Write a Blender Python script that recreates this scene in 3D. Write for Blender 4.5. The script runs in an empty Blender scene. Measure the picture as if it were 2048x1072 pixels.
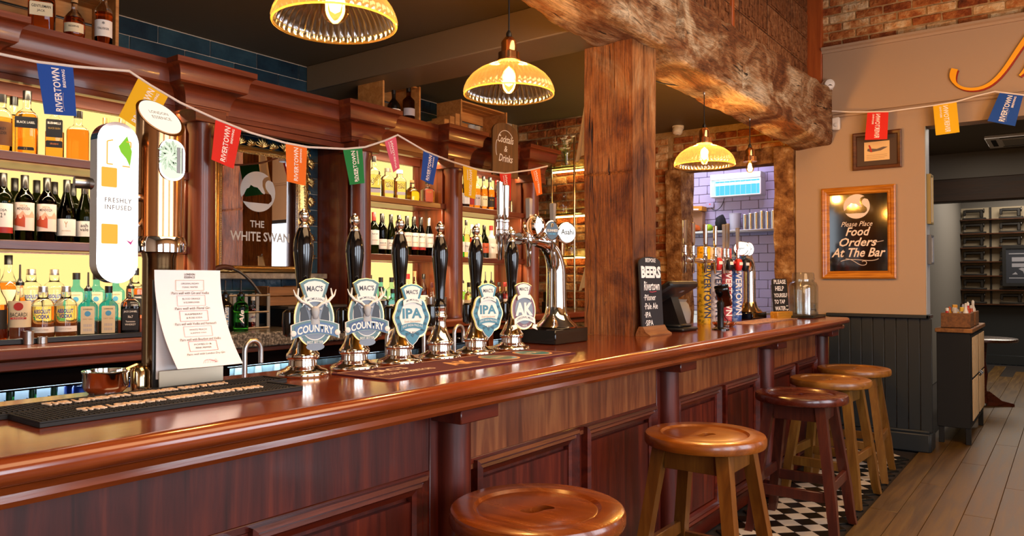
import bpy, bmesh, math, random
from mathutils import Vector, Matrix, noise
random.seed(7)
R = math.radians
PI = math.pi
scene = bpy.context.scene
COL = scene.collection

# ---------------------------------------------------------------- camera
cam_d = bpy.data.cameras.new('camera'); cam_d.sensor_width = 36.0; cam_d.lens = 36.0*1505/2048
cam_d.clip_start = 0.05; cam_d.clip_end = 100
cam = bpy.data.objects.new('camera', cam_d); COL.objects.link(cam)
cam.location = (0, 0, 1.40); cam.rotation_euler = (R(90)+math.atan(24/1505), 0, R(36.6))
scene.camera = cam

# ---------------------------------------------------------------- world, exposure
w = bpy.data.worlds.new('sky'); scene.world = w; w.use_nodes = True
bgn = w.node_tree.nodes['Background']; bgn.inputs[0].default_value = (0.80, 0.90, 1.0, 1); bgn.inputs[1].default_value = 3.0
vs = scene.view_settings
vs.view_transform = 'Standard'; vs.look = 'None'; vs.gamma = 1.0; vs.use_curve_mapping = False; vs.exposure = 0.55
scene.cycles.max_bounces = 10; scene.cycles.diffuse_bounces = 4; scene.cycles.glossy_bounces = 5
scene.cycles.transmission_bounces = 8; scene.cycles.transparent_max_bounces = 16
scene.cycles.caustics_reflective = False; scene.cycles.caustics_refractive = False
scene.cycles.sample_clamp_indirect = 4.0
scene.cycles.use_denoising = True

def area_light(name, loc, rot, sx, sy, power, col):
    d = bpy.data.lights.new(name, 'AREA'); d.shape = 'RECTANGLE'; d.size = sx; d.size_y = sy
    d.energy = power; d.color = col
    o = bpy.data.objects.new(name, d); COL.objects.link(o); o.location = loc; o.rotation_euler = rot
    return o
def point_light(name, loc, power, col, r=0.03):
    d = bpy.data.lights.new(name, 'POINT'); d.energy = power; d.color = col; d.shadow_soft_size = r
    o = bpy.data.objects.new(name, d); COL.objects.link(o); o.location = loc
    return o
DAY = (0.83, 0.88, 1.0); WARM = (1.0, 0.62, 0.26)
# daylight entering at the windows of the street wall (x = 2.6, facing the bar)
for wy in (-1.1, 1.3, 3.7):
    area_light('window_daylight', (2.56, wy, 1.75), (0, R(90), 0), 1.9, 1.7, 34, DAY)
# added warm fill over the drinking area; lights of the room beyond and kitchen
area_light('room_fill_light', (0.7, 2.2, 3.95), (0, 0, 0), 2.2, 5.0, 125, (1.0, 0.60, 0.30))
area_light('far_room_light', (-0.4, 9.2, 2.97), (0, 0, 0), 1.2, 2.5, 30, (1.0, 0.86, 0.7))
area_light('far_room_light', (-0.4, 13.2, 2.97), (0, 0, 0), 1.2, 2.5, 60, (1.0, 0.86, 0.7))  # second unseen lamp, added to brighten the sewing-machine wall
area_light('kitchen_light', (-3.1, 7.75, 2.93), (0, 0, 0), 1.2, 0.5, 13, (0.80, 0.72, 1.0))

# ---------------------------------------------------------------- mesh helpers
class MB:
    def __init__(s): s.v = []; s.f = []
    def add(s, vs_, fs, M=None):
        b = len(s.v)
        if M is not None: vs_ = [M @ Vector(p) for p in vs_]
        s.v.extend([tuple(p) for p in vs_]); s.f.extend([tuple(i+b for i in f) for f in fs]); return s
    def box(s, x0, x1, y0, y1, z0, z1, bev=0.0, M=None):
        if bev <= 0:
            vs_ = [(x0,y0,z0),(x1,y0,z0),(x1,y1,z0),(x0,y1,z0),(x0,y0,z1),(x1,y0,z1),(x1,y1,z1),(x0,y1,z1)]
            return s.add(vs_, [(0,3,2,1),(4,5,6,7),(0,1,5,4),(1,2,6,5),(2,3,7,6),(3,0,4,7)], M)
        b = min(bev, (x1-x0)*.49, (y1-y0)*.49, (z1-z0)*.49)
        X = (x0, x1); Y = (y0, y1); Z = (z0, z1); sg = (1, -1)
        vs_ = []; idx = {}
        for i in (0,1):
            for j in (0,1):
                for k in (0,1):
                    for a in range(3):
                        p = [X[i]+sg[i]*b, Y[j]+sg[j]*b, Z[k]+sg[k]*b]
                        p[a] = (X[i], Y[j], Z[k])[a]
                        idx[(i,j,k,a)] = len(vs_); vs_.append(tuple(p))
        fs = []
        for a, o1, o2 in ((0,1,2),(1,2,0),(2,0,1)):
            for t in (0,1):
                q = []
                for (m, n) in ((0,0),(1,0),(1,1),(0,1)):
                    c = [0,0,0]; c[a] = t; c[o1] = m; c[o2] = n
                    q.append(idx[(c[0],c[1],c[2],a)])
                fs.append(tuple(q if t else q[::-1]))
        for a, o1, o2 in ((0,1,2),(1,2,0),(2,0,1)):     # edges running along axis a
            for m in (0,1):
                for n in (0,1):
                    c0 = [0,0,0]; c0[a] = 0; c0[o1] = m; c0[o2] = n
                    c1 = list(c0); c1[a] = 1
                    q = [idx[(*c0,o1)], idx[(*c1,o1)], idx[(*c1,o2)], idx[(*c0,o2)]]
                    fs.append(tuple(q[::-1] if (m+n) % 2 == 0 else q))
        for i in (0,1):
            for j in (0,1):
                for k in (0,1):
                    q = [idx[(i,j,k,0)], idx[(i,j,k,1)], idx[(i,j,k,2)]]
                    fs.append(tuple(q if (i+j+k) % 2 == 1 else q[::-1]))
        return s.add(vs_, fs, M)
    def lathe(s, prof, n=24, M=None, sq=None, d=1.0, caps=True):
        # profile [(r, z)] bottom to top; sq = superellipse exponent, d = depth ratio in y
        vs_ = []; fs = []; m = len(prof)
        for i, (r, z) in enumerate(prof):
            for k in range(n):
                a = 2*PI*(k+.5)/n
                c, sn = math.cos(a), math.sin(a)
                if sq:
                    e = 2.0/(sq[i] if isinstance(sq, (list, tuple)) else sq)
                    c = math.copysign(abs(c)**e, c); sn = math.copysign(abs(sn)**e, sn)
                dd = d[i] if isinstance(d, (list, tuple)) else d
                vs_.append((r*c, r*sn*dd, z))
        for i in range(m-1):
            for k in range(n):
                k2 = (k+1) % n
                fs.append((i*n+k, i*n+k2, (i+1)*n+k2, (i+1)*n+k))
        if caps:
            if prof[0][0] > 1e-5: fs.append(tuple(range(n))[::-1])
            if prof[-1][0] > 1e-5: fs.append(tuple((m-1)*n+k for k in range(n)))
        return s.add(vs_, fs, M)
    def tube(s, pts, r, n=8, closed=False, M=None, caps=True, flat=None):
        pts = [Vector(p) for p in pts]; m = len(pts); vs_ = []; fs = []
        rr = r if isinstance(r, (list, tuple)) else [r]*m
        prev = None
        for i, p in enumerate(pts):
            if closed: t = pts[(i+1) % m]-pts[i-1]
            else: t = pts[min(i+1, m-1)]-pts[max(i-1, 0)]
            t = t.normalized() if t.length > 1e-9 else Vector((0,0,1))
            if prev is None:
                u = t.cross(Vector((0,0,1)))
                if u.length < 1e-3: u = t.cross(Vector((1,0,0)))
            else:
                u = prev-t*prev.dot(t)
                if u.length < 1e-6: u = t.cross(Vector((0,0,1)))
            u.normalize(); prev = u; v_ = t.cross(u)
            f2 = flat if flat else 1.0
            for k in range(n):
                a = 2*PI*k/n
                vs_.append(tuple(p+u*(math.cos(a)*rr[i])+v_*(math.sin(a)*rr[i]*f2)))
        for i in range(m if closed else m-1):
            j = (i+1) % m
            for k in range(n):
                k2 = (k+1) % n
                fs.append((i*n+k, i*n+k2, j*n+k2, j*n+k))
        if caps and not closed:
            fs.append(tuple(range(n))[::-1]); fs.append(tuple((m-1)*n+k for k in range(n)))
        return s.add(vs_, fs, M)
    def prism(s, poly, z0, z1, M=None):
        # polygon (counter-clockwise) in XY, extruded along Z
        n = len(poly)
        vs_ = [(p[0],p[1],z0) for p in poly]+[(p[0],p[1],z1) for p in poly]
        fs = [tuple(range(n))[::-1], tuple(range(n, 2*n))]
        for i in range(n):
            j = (i+1) % n
            fs.append((i, j, n+j, n+i))
        return s.add(vs_, fs, M)
    def grid(s, fn, nu, nv, M=None, wrap=False):
        vs_ = [fn(i/nu, j/nv) for j in range(nv+1) for i in range(nu+1)]
        fs = [(j*(nu+1)+i, j*(nu+1)+i+1, (j+1)*(nu+1)+i+1, (j+1)*(nu+1)+i) for j in range(nv) for i in range(nu)]
        return s.add(vs_, fs, M)
    def mesh(s, name, smooth=R(38)):
        me = bpy.data.meshes.new(name); me.from_pydata(s.v, [], s.f)
        if smooth:
            me.polygons.foreach_set('use_smooth', [True]*len(me.polygons))
            me.set_sharp_from_angle(angle=smooth)
        me.update(); return me

def T(x=0, y=0, z=0): return Matrix.Translation((x, y, z))
def RX(a): return Matrix.Rotation(a, 4, 'X')
def RY(a): return Matrix.Rotation(a, 4, 'Y')
def RZ(a): return Matrix.Rotation(a, 4, 'Z')
def S(x, y, z): return Matrix.Diagonal((x, y, z, 1))
FRONT = RX(R(90))                       # XY plane -> facing -Y, up = Z
FACE_X = R(90)                          # rz that turns a thing's front (-Y) towards +X (the drinkers)
def axis_to(a, b):                      # matrix taking local Z onto a->b, origin at a
    a = Vector(a); d = Vector(b)-a
    return T(*a) @ d.to_track_quat('Z', 'Y').to_matrix().to_4x4(), d.length
def rod(mb, a, b, r0, r1=None, n=10, M=None):
    A, L = axis_to(a, b)
    mb.lathe([(r0, 0), (r0 if r1 is None else r1, L)], n, A if M is None else M @ A); return mb
def bar(mb, a, b, wx, wy, bev=0, M=None, up=None):
    A, L = axis_to(a, b)
    mb.box(-wx/2, wx/2, -wy/2, wy/2, 0, L, bev, A if M is None else M @ A); return mb

def link(o, parent=None):
    COL.objects.link(o)
    if parent is not None: o.parent = parent
    return o
def obj(name, mb, mat, parent=None, smooth=R(38), label=None, M=None):
    me = mb if isinstance(mb, bpy.types.Mesh) else mb.mesh(name, smooth)
    if not me.materials: me.materials.append(mat)
    o = bpy.data.objects.new(name, me); link(o, parent)
    if M is not None: o.matrix_basis = M
    if label: o['label'] = label
    return o
def tag(o, label, cat, group=None, kind=None):
    o['label'] = label; o['category'] = cat
    if group: o['group'] = group
    if kind: o['kind'] = kind
    return o
def thing(name, label, cat, loc=(0,0,0), rz=0, group=None):
    o = bpy.data.objects.new(name, None); o.empty_display_size = .05; COL.objects.link(o)
    o.location = loc; o.rotation_euler = (0, 0, rz)
    return tag(o, label, cat, group)
def struct(o, label=None):
    o['kind'] = 'structure'
    if label: o['label'] = label
    return o
def copy_tree(o, parent=None):
    kids = list(o.children)
    c = o.copy(); COL.objects.link(c); c.parent = parent
    for ch in kids: copy_tree(ch, c)
    return c

# ---------------------------------------------------------------- materials
def lin(h):
    h = h.lstrip('#'); c = [int(h[i:i+2], 16)/255 for i in (0, 2, 4)]
    return tuple(x/12.92 if x <= .04045 else ((x+.055)/1.055)**2.4 for x in c)+(1.0,)
MATS = {}
def new_mat(name):
    m = bpy.data.materials.new(name); m.use_nodes = True
    nt = m.node_tree; return m, nt, nt.nodes['Principled BSDF']
def plain(name, col, rough=.5, metal=0., trans=0., ior=1.45, emit=None, estr=0., coat=0., spec=None, bump=0., bscale=60., vary=0.):
    if name in MATS: return MATS[name]
    m, nt, b = new_mat(name)
    c = lin(col) if isinstance(col, str) else col
    b.inputs['Base Color'].default_value = c
    b.inputs['Roughness'].default_value = rough; b.inputs['Metallic'].default_value = metal
    b.inputs['Transmission Weight'].default_value = trans; b.inputs['IOR'].default_value = ior
    b.inputs['Coat Weight'].default_value = coat; b.inputs['Coat Roughness'].default_value = .08
    if spec is not None: b.inputs['Specular IOR Level'].default_value = spec
    if emit is not None:
        b.inputs['Emission Color'].default_value = lin(emit) if isinstance(emit, str) else emit
        b.inputs['Emission Strength'].default_value = estr
    L = nt.links
    if bump or vary:
        tc = nt.nodes.new('ShaderNodeTexCoord'); nz = nt.nodes.new('ShaderNodeTexNoise')
        nz.inputs['Scale'].default_value = bscale; nz.inputs['Detail'].default_value = 4
        L.new(tc.outputs['Object'], nz.inputs['Vector'])
        if bump:
            bp = nt.nodes.new('ShaderNodeBump'); bp.inputs['Strength'].default_value = bump; bp.inputs['Distance'].default_value = .01
            L.new(nz.outputs['Fac'], bp.inputs['Height']); L.new(bp.outputs['Normal'], b.inputs['Normal'])
        if vary:
            mx = nt.nodes.new('ShaderNodeMix'); mx.data_type = 'RGBA'
            mx.inputs['A'].default_value = tuple(x*(1-vary) for x in c[:3])+(1,)
            mx.inputs['B'].default_value = tuple(min(1, x*(1+vary)) for x in c[:3])+(1,)
            L.new(nz.outputs['Fac'], mx.inputs['Factor']); L.new(mx.outputs['Result'], b.inputs['Base Color'])
    MATS[name] = m; return m
def ramp(nt, stops):
    r = nt.nodes.new('ShaderNodeValToRGB'); e = r.color_ramp.elements
    while len(e) < len(stops): e.new(.5)
    for el, (p, c) in zip(e, stops): el.position = p; el.color = lin(c) if isinstance(c, str) else c
    return r
def wood(name, stops, axis='y', scale=1.0, rough=(.25, .45), coat=.3, bump=.15, stretch=14., rnd=True, fine=90.):
    if name in MATS: return MATS[name]
    m, nt, b = new_mat(name); L = nt.links; N = nt.nodes
    tc = N.new('ShaderNodeTexCoord'); mp = N.new('ShaderNodeMapping')
    sc = [scale*stretch]*3; sc['xyz'.index(axis)] = scale
    mp.inputs['Scale'].default_value = sc
    L.new(tc.outputs['Object'], mp.inputs['Vector'])
    if rnd:
        oi = N.new('ShaderNodeObjectInfo'); ml = N.new('ShaderNodeMath'); ml.operation = 'MULTIPLY'; ml.inputs[1].default_value = 37
        cb = N.new('ShaderNodeCombineXYZ')
        L.new(oi.outputs['Random'], ml.inputs[0])
        for k in range(3): L.new(ml.outputs[0], cb.inputs[k])
        L.new(cb.outputs[0], mp.inputs['Location'])
    n1 = N.new('ShaderNodeTexNoise'); n1.inputs['Scale'].default_value = 1.0; n1.inputs['Detail'].default_value = 7; n1.inputs['Roughness'].default_value = .62; n1.inputs['Distortion'].default_value = .7
    L.new(mp.outputs[0], n1.inputs['Vector'])
    rp = ramp(nt, stops); L.new(n1.outputs['Fac'], rp.inputs[0]); L.new(rp.outputs[0], b.inputs['Base Color'])
    rr = N.new('ShaderNodeMapRange'); rr.inputs['To Min'].default_value = rough[0]; rr.inputs['To Max'].default_value = rough[1]
    L.new(n1.outputs['Fac'], rr.inputs['Value']); L.new(rr.outputs[0], b.inputs['Roughness'])
    n2 = N.new('ShaderNodeTexNoise'); n2.inputs['Scale'].default_value = fine/14.; n2.inputs['Detail'].default_value = 3
    L.new(mp.outputs[0], n2.inputs['Vector'])
    bp = N.new('ShaderNodeBump'); bp.inputs['Strength'].default_value = bump; bp.inputs['Distance'].default_value = .004
    L.new(n2.outputs['Fac'], bp.inputs['Height']); L.new(bp.outputs['Normal'], b.inputs['Normal'])
    b.inputs['Coat Weight'].default_value = coat; b.inputs['Coat Roughness'].default_value = .12
    MATS[name] = m; return m
def blotch(name, stops, scale=6., rough=.8, bump=.5, detail=8, rand=.25, spec=.3, bscale=None, dist=.02):
    # mottled surface (brick, stone, old plaster) with a tone of its own for each object
    if name in MATS: return MATS[name]
    m, nt, b = new_mat(name); L = nt.links; N = nt.nodes
    tc = N.new('ShaderNodeTexCoord'); oi = N.new('ShaderNodeObjectInfo')
    ad = N.new('ShaderNodeVectorMath'); ad.operation = 'ADD'; cb = N.new('ShaderNodeCombineXYZ')
    ml = N.new('ShaderNodeMath'); ml.operation = 'MULTIPLY'; ml.inputs[1].default_value = 50
    L.new(oi.outputs['Random'], ml.inputs[0]); L.new(ml.outputs[0], cb.inputs[0]); L.new(ml.outputs[0], cb.inputs[2])
    L.new(tc.outputs['Object'], ad.inputs[0]); L.new(cb.outputs[0], ad.inputs[1])
    n1 = N.new('ShaderNodeTexNoise'); n1.inputs['Scale'].default_value = scale; n1.inputs['Detail'].default_value = detail; n1.inputs['Roughness'].default_value = .6
    L.new(ad.outputs[0], n1.inputs['Vector'])
    a2 = N.new('ShaderNodeMath'); a2.operation = 'MULTIPLY_ADD'; a2.inputs[1].default_value = rand; 
    L.new(oi.outputs['Random'], a2.inputs[0])
    a3 = N.new('ShaderNodeMath'); a3.operation = 'SUBTRACT'; a3.inputs[1].default_value = rand*.5
    L.new(n1.outputs['Fac'], a3.inputs[0]); L.new(a3.outputs[0], a2.inputs[2])
    rp = ramp(nt, stops); L.new(a2.outputs[0], rp.inputs[0]); L.new(rp.outputs[0], b.inputs['Base Color'])
    b.inputs['Roughness'].default_value = rough; b.inputs['Specular IOR Level'].default_value = spec
    if bump:
        n2 = N.new('ShaderNodeTexNoise'); n2.inputs['Scale'].default_value = bscale or scale*4; n2.inputs['Detail'].default_value = 6
        L.new(ad.outputs[0], n2.inputs['Vector'])
        bp = N.new('ShaderNodeBump'); bp.inputs['Strength'].default_value = bump; bp.inputs['Distance'].default_value = dist
        L.new(n2.outputs['Fac'], bp.inputs['Height']); L.new(bp.outputs['Normal'], b.inputs['Normal'])
    MATS[name] = m; return m
def thin_glass(name, tint, gloss=.25, diff=0., rough=.05):
    # thin clear pane: tinted see-through plus mirror reflection
    if name in MATS: return MATS[name]
    m = bpy.data.materials.new(name); m.use_nodes = True; nt = m.node_tree; N = nt.nodes; L = nt.links
    N.remove(N['Principled BSDF']); out = N['Material Output']
    tr = N.new('ShaderNodeBsdfTransparent'); tr.inputs[0].default_value = lin(tint) if isinstance(tint, str) else tint
    gl = N.new('ShaderNodeBsdfGlossy'); gl.inputs['Roughness'].default_value = rough
    lw = N.new('ShaderNodeLayerWeight'); lw.inputs[0].default_value = .5
    pw = N.new('ShaderNodeMath'); pw.operation = 'POWER'; pw.inputs[1].default_value = 4.0; L.new(lw.outputs['Facing'], pw.inputs[0])
    ma = N.new('ShaderNodeMath'); ma.operation = 'MULTIPLY_ADD'; ma.inputs[1].default_value = .65; ma.inputs[2].default_value = .03+gloss*.06; ma.use_clamp = True
    L.new(pw.outputs[0], ma.inputs[0])
    mx = N.new('ShaderNodeMixShader'); L.new(ma.outputs[0], mx.inputs[0]); L.new(tr.outputs[0], mx.inputs[1]); L.new(gl.outputs[0], mx.inputs[2])
    last = mx
    if diff:
        tl = N.new('ShaderNodeBsdfTranslucent'); tl.inputs[0].default_value = lin(tint) if isinstance(tint, str) else tint
        m2 = N.new('ShaderNodeMixShader'); m2.inputs[0].default_value = diff
        L.new(mx.outputs[0], m2.inputs[1]); L.new(tl.outputs[0], m2.inputs[2]); last = m2
    L.new(last.outputs[0], out.inputs[0])
    MATS[name] = m; return m
def glow(name, col, strength):
    if name in MATS: return MATS[name]
    m = bpy.data.materials.new(name); m.use_nodes = True; nt = m.node_tree
    nt.nodes.remove(nt.nodes['Principled BSDF']); e = nt.nodes.new('ShaderNodeEmission')
    e.inputs[0].default_value = lin(col) if isinstance(col, str) else col; e.inputs[1].default_value = strength
    nt.links.new(e.outputs[0], nt.nodes['Material Output'].inputs[0]); MATS[name] = m; return m

MAHOG = [(.25, '#220703'), (.5, '#4a1206'), (.75, '#6c240a')]
m_top = wood('varnished_bar_top', [(.2, '#4a1a0a'), (.5, '#7c3412'), (.8, '#9c4a1c')], 'y', 1.2, (.10, .22), .6, .05)
m_mah = wood('mahogany', MAHOG, 'z', 1.4, (.34, .5), .12, .10)
m_mahy = wood('mahogany_along', MAHOG, 'y', 1.4, (.22, .4), .4, .10)
m_worn = wood('worn_mahogany', [(.2, '#3c1708'), (.45, '#6c3414'), (.7, '#96592c')], 'z', 2.2, (.4, .6), .12, .12, stretch=9)
m_back = wood('back_bar_mahogany', [(.25, '#3a1508'), (.5, '#6a2b11'), (.8, '#8c441c')], 'z', 1.4, (.3, .5), .25, .10)
m_backy = wood('back_bar_mahogany_along', [(.25, '#3a1508'), (.5, '#6a2b11'), (.8, '#8c441c')], 'y', 1.4, (.3, .5), .25, .10)
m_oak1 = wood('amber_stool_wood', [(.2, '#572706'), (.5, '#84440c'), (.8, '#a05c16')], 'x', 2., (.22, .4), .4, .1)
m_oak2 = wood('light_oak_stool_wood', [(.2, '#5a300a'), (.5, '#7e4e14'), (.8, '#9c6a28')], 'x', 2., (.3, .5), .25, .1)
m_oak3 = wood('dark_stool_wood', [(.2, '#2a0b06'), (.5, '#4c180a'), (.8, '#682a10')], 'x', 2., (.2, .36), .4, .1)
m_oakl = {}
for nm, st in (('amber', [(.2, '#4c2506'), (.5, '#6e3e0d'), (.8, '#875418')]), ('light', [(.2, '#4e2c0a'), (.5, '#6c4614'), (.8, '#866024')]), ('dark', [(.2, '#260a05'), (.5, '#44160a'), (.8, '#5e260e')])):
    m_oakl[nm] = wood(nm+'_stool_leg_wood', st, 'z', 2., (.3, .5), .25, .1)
m_crate = wood('pine_crate_wood', [(.2, '#8a5424'), (.5, '#b57a3c'), (.8, '#cf9a5a')], 'y', 2., (.5, .7), 0, .2)
m_dkbox = wood('dark_box_wood', [(.2, '#4a2c16'), (.5, '#7a5028'), (.8, '#97683a')], 'y', 2., (.5, .7), 0, .2)
m_plank = wood('oak_floor_plank', [(.2, '#352003'), (.5, '#523706'), (.8, '#6a4d0e')], 'y', 1.6, (.38, .6), .05, .15)
m_chrome = plain('chrome', (.86, .85, .84, 1), .06, 1.)
m_brass = plain('polished_brass', (.87, .66, .36, 1), .12, 1.)
m_pump = plain('silver_plated_pump', (.86, .80, .72, 1), .09, 1.)
m_copper = plain('polished_copper', (.88, .50, .26, 1), .12, 1.)
m_steel = plain('brushed_steel', (.55, .53, .50, 1), .32, 1.)
m_dsteel = plain('dark_steel', (.16, .15, .14, 1), .4, 1.)
m_gold = plain('gilt', (.78, .50, .17, 1), .3, 1., bump=.3, bscale=90)
m_black = plain('gloss_black', '#0a0808', .1, coat=.5)
m_blackp = plain('black_plastic', '#141414', .35)
m_rubber = plain('black_rubber', '#1c1a18', .65)
m_matt = plain('matt_black', '#121110', .8)
m_cream = plain('cream_paper', '#e8e0d0', .7)
m_white = plain('white_paint', '#e6e2dc', .5)
m_card = plain('menu_paper', '#efe6e2', .7)
m_ink = plain('dark_ink', '#2a2320', .8)
m_tan = plain('tan_ink', '#b08a60', .8)
m_red = plain('red_print', '#b02818', .6)
m_chalk = plain('chalk_white', '#f0ece4', .8)
m_slate = plain('chalkboard_black', '#171615', .55, bump=.1)
m_mirror = plain('silvered_mirror', (.93, .93, .92, 1), .01, 1.)
m_etch = plain('frosted_etching', '#c4beb4', .5)
m_pglass = thin_glass('clear_thin_glass', (.97, .98, .98, 1), .25)
m_clear = plain('clear_bottle_glass', (1, 1, 1, 1), .02, trans=1., ior=1.36)
m_cord = plain('black_cable', '#0c0b0a', .6)
m_string = plain('white_bunting_tape', '#e8dfd6', .7)
# ---------------------------------------------------------------- lettering
_tx = {}
def text_mesh(s_, bold=0., shear=0., ext=.0, space=1.0, align='CENTER'):
    key = (s_, bold, shear, ext, space, align)
    if key in _tx: return _tx[key]
    cu = bpy.data.curves.new('lettering', 'FONT'); cu.body = s_; cu.size = 1.0; cu.align_x = align; cu.align_y = 'CENTER'
    cu.offset = bold; cu.shear = shear; cu.resolution_u = 2; cu.extrude = ext; cu.space_character = space; cu.fill_mode = 'FRONT' if ext == 0 else 'BOTH'
    o = bpy.data.objects.new('lettering', cu)
    me = bpy.data.meshes.new_from_object(o)
    bpy.data.objects.remove(o); bpy.data.curves.remove(cu)
    me.materials.clear()
    xs = [v.co.x for v in me.vertices] or [0, 1]; ys = [v.co.y for v in me.vertices] or [0, 1]
    _tx[key] = (me, min(xs), max(xs), min(ys), max(ys)); return _tx[key]
def letter(parent, s_, mat, M, h=None, wid=None, bold=.0, shear=0., bend=None, align='CENTER', ext=0., space=1.0, name='lettering', arc=None):
    # h: cap height in metres; wid: fitted width; bend: wrap round a cylinder of that radius; arc: bow upwards
    me, x0, x1, y0, y1 = text_mesh(s_, bold, shear, ext, space, align)
    sy = (h/(y1-y0)) if h else 1.0
    sx = (wid/(x1-x0)) if wid else sy
    if not h: sy = sx
    me2 = me.copy()
    cx = (x0+x1)/2 if align == 'CENTER' else x0; cy = (y0+y1)/2
    for v in me2.vertices:
        x, y, z = (v.co.x-cx)*sx, (v.co.y-cy)*sy, v.co.z*sy
        if arc: y += arc*(1-(x/(.5*(x1-x0)*sx))**2)
        if bend:
            a = x/bend; v.co = ((bend+z)*math.sin(a), y, (bend+z)*math.cos(a)-bend)
        else: v.co = (x, y, z)
    me2.materials.append(mat)
    o = bpy.data.objects.new(name, me2); link(o, parent); o.matrix_basis = M
    return o

# ---------------------------------------------------------------- the setting
m_wall = plain('taupe_wall_paint', '#a68d74', .75, bump=.05, bscale=120)
m_ceil = plain('shaded_taupe_paint', '#5e523e', .6, bump=.05, bscale=40)  # taupe paint darkened to carry the ceiling's shade in its colour
m_soff = plain('soffit_paint', '#7a6850', .42, bump=.04, bscale=40)
m_char = plain('charcoal_wood_paint', '#23282b', .42, bump=.05, bscale=80)
m_grout = plain('pale_grout', '#b6ab9c', .9)
m_mortar = blotch('lime_mortar', [(.2, '#7c5a3c'), (.5, '#ab8a5c'), (.8, '#cbb088')], 9., .95, .8)
m_brick = blotch('old_brick', [(.15, '#4a2412'), (.35, '#84401c'), (.52, '#ac6632'), (.66, '#c89660'), (.82, '#dcc094')], 11., .9, .9, rand=.5)
m_tile = blotch('blue_glazed_tile', [(.2, '#162430'), (.5, '#243c49'), (.8, '#36525c')], 5., .12, .12, rand=.5, spec=.6)
m_ptile = plain('white_kitchen_tile', '#b8aed0', .2)
m_far = plain('grey_far_room_paint', '#6c6862', .7)

def wall_boxes(name, boxes, mat, label=None):
    b = MB()
    for t in boxes: b.box(*t)
    return struct(obj(name, b, mat), label)

# floor
slab = wall_boxes('floor', [(-4.4, 2.7, -3.1, 15.2, -.12, -.012)], plain('dark_subfloor', '#1c130c', .9), 'oak plank floor with a strip of chequered tiles by the bar')
pl_me = MB().box(-.079, .079, -1.19, 1.19, -.012, 0, .002).mesh('plank'); pl_me.materials.append(m_plank)
for i in range(16):
    for j in range(8):
        y = -2.2+j*2.384+(i*0.83 % 2.3)-1.1
        if y > 14.2 or (y > 6 and -.95+i*.16 > .7): continue
        o = obj('plank', pl_me, m_plank, slab); o.location = (-.93+i*.16, y, 0)
m_tw = plain('white_floor_tile', '#cfc4b4', .3, vary=.1, bscale=9); m_tb = plain('black_floor_tile', '#15130f', .3)
ct_w = MB().box(-.0515, .0515, -.0515, .0515, -.012, 0, .0015).mesh('floor_tile'); ct_w.materials.append(m_tw)
ct_b = ct_w.copy(); ct_b.materials.clear(); ct_b.materials.append(m_tb)
q = .104
for i in range(-80, 80):
    for j in range(-80, 80):
        x = (i-j)*q/math.sqrt(2)-1.32; y = (i+j)*q/math.sqrt(2)+4.9
        if -1.60 < x < -1.05 and 3.3 < y < 6.7:
            o = obj('floor_tile', ct_w if (i+j) % 2 == 0 else ct_b, m_tw, slab); o.matrix_basis = T(x, y, 0) @ RZ(R(45))

# bar-side wall: blue tiles over the back bar
wl = wall_boxes('wall_left', [(-4.40, -4.248, -3.0, 5.72, 0, 2.90)], m_grout, 'wall of blue glazed tiles behind the back bar')
tl_me = MB().box(0, .010, -.1625, .1625, -.0475, .0475, .002).mesh('tile'); tl_me.materials.append(m_tile)
th_me = MB().box(0, .010, -.08, .08, -.0475, .0475, .002).mesh('tile'); th_me.materials.append(m_tile)
for r in range(6):
    z = 2.825-r*.10
    for k in range(26):
        y = -1.2+k*.33+(.165 if r % 2 else 0)
        if not -.6 < y < 5.6: continue
        o = obj('tile', tl_me, m_tile, wl); o.location = (-4.249, y, z)
wl2 = wall_boxes('wall_back', [(-4.40, -3.45, 5.80, 5.95, 0, 2.90), (-4.40, -4.24, 5.72, 5.85, 0, 2.90), (-3.60, -3.45, 5.9, 6.97, 0, 2.90)], m_mortar, 'old brick wall at the end of the back bar')
def brick_me(L_, h=.062, d=.03):
    b = MB(); b.box(-L_/2, L_/2, -d, 0, -h/2, h/2, .007)
    b.v = [(x+random.uniform(-.003, .003), y+random.uniform(-.004, .004), z+random.uniform(-.002, .002)) for x, y, z in b.v]
    me = b.mesh('brick', R(25)); me.materials.append(m_brick); return me
BR = [brick_me(.205) for _ in range(3)]; BH = [brick_me(.098) for _ in range(3)]
def brick_field(parent, x0, x1, z0, z1, y, skip=None, M=None, course=.075):
    n = int((z1-z0)/course)
    for r in range(n+1):
        z = z0+.036+r*course
        if z > z1-.02: break
        x = x0+.005; head = r % 2
        while x < x1-.05:
            L_ = .098 if (head and x < x0+.02) else .205
            if x+L_ > x1: L_ = .098
            if x+L_ > x1+.01: break
            cx = x+L_/2
            if not (skip and skip(cx, z)):
                o = obj('brick', random.choice(BR if L_ > .1 else BH), m_brick, parent)
                Mx = T(cx, y+.02+random.uniform(-.004, .006), z)
                o.matrix_basis = Mx if M is None else M @ Mx
            x += L_+.012
brick_field(wl2, -4.23, -3.46, 1.15, 2.88, 5.80)

brick_field(wl2, 5.84, 6.93, 1.15, 2.88, 0, M=T(-3.45, 0, 0) @ RZ(R(90)))

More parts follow.
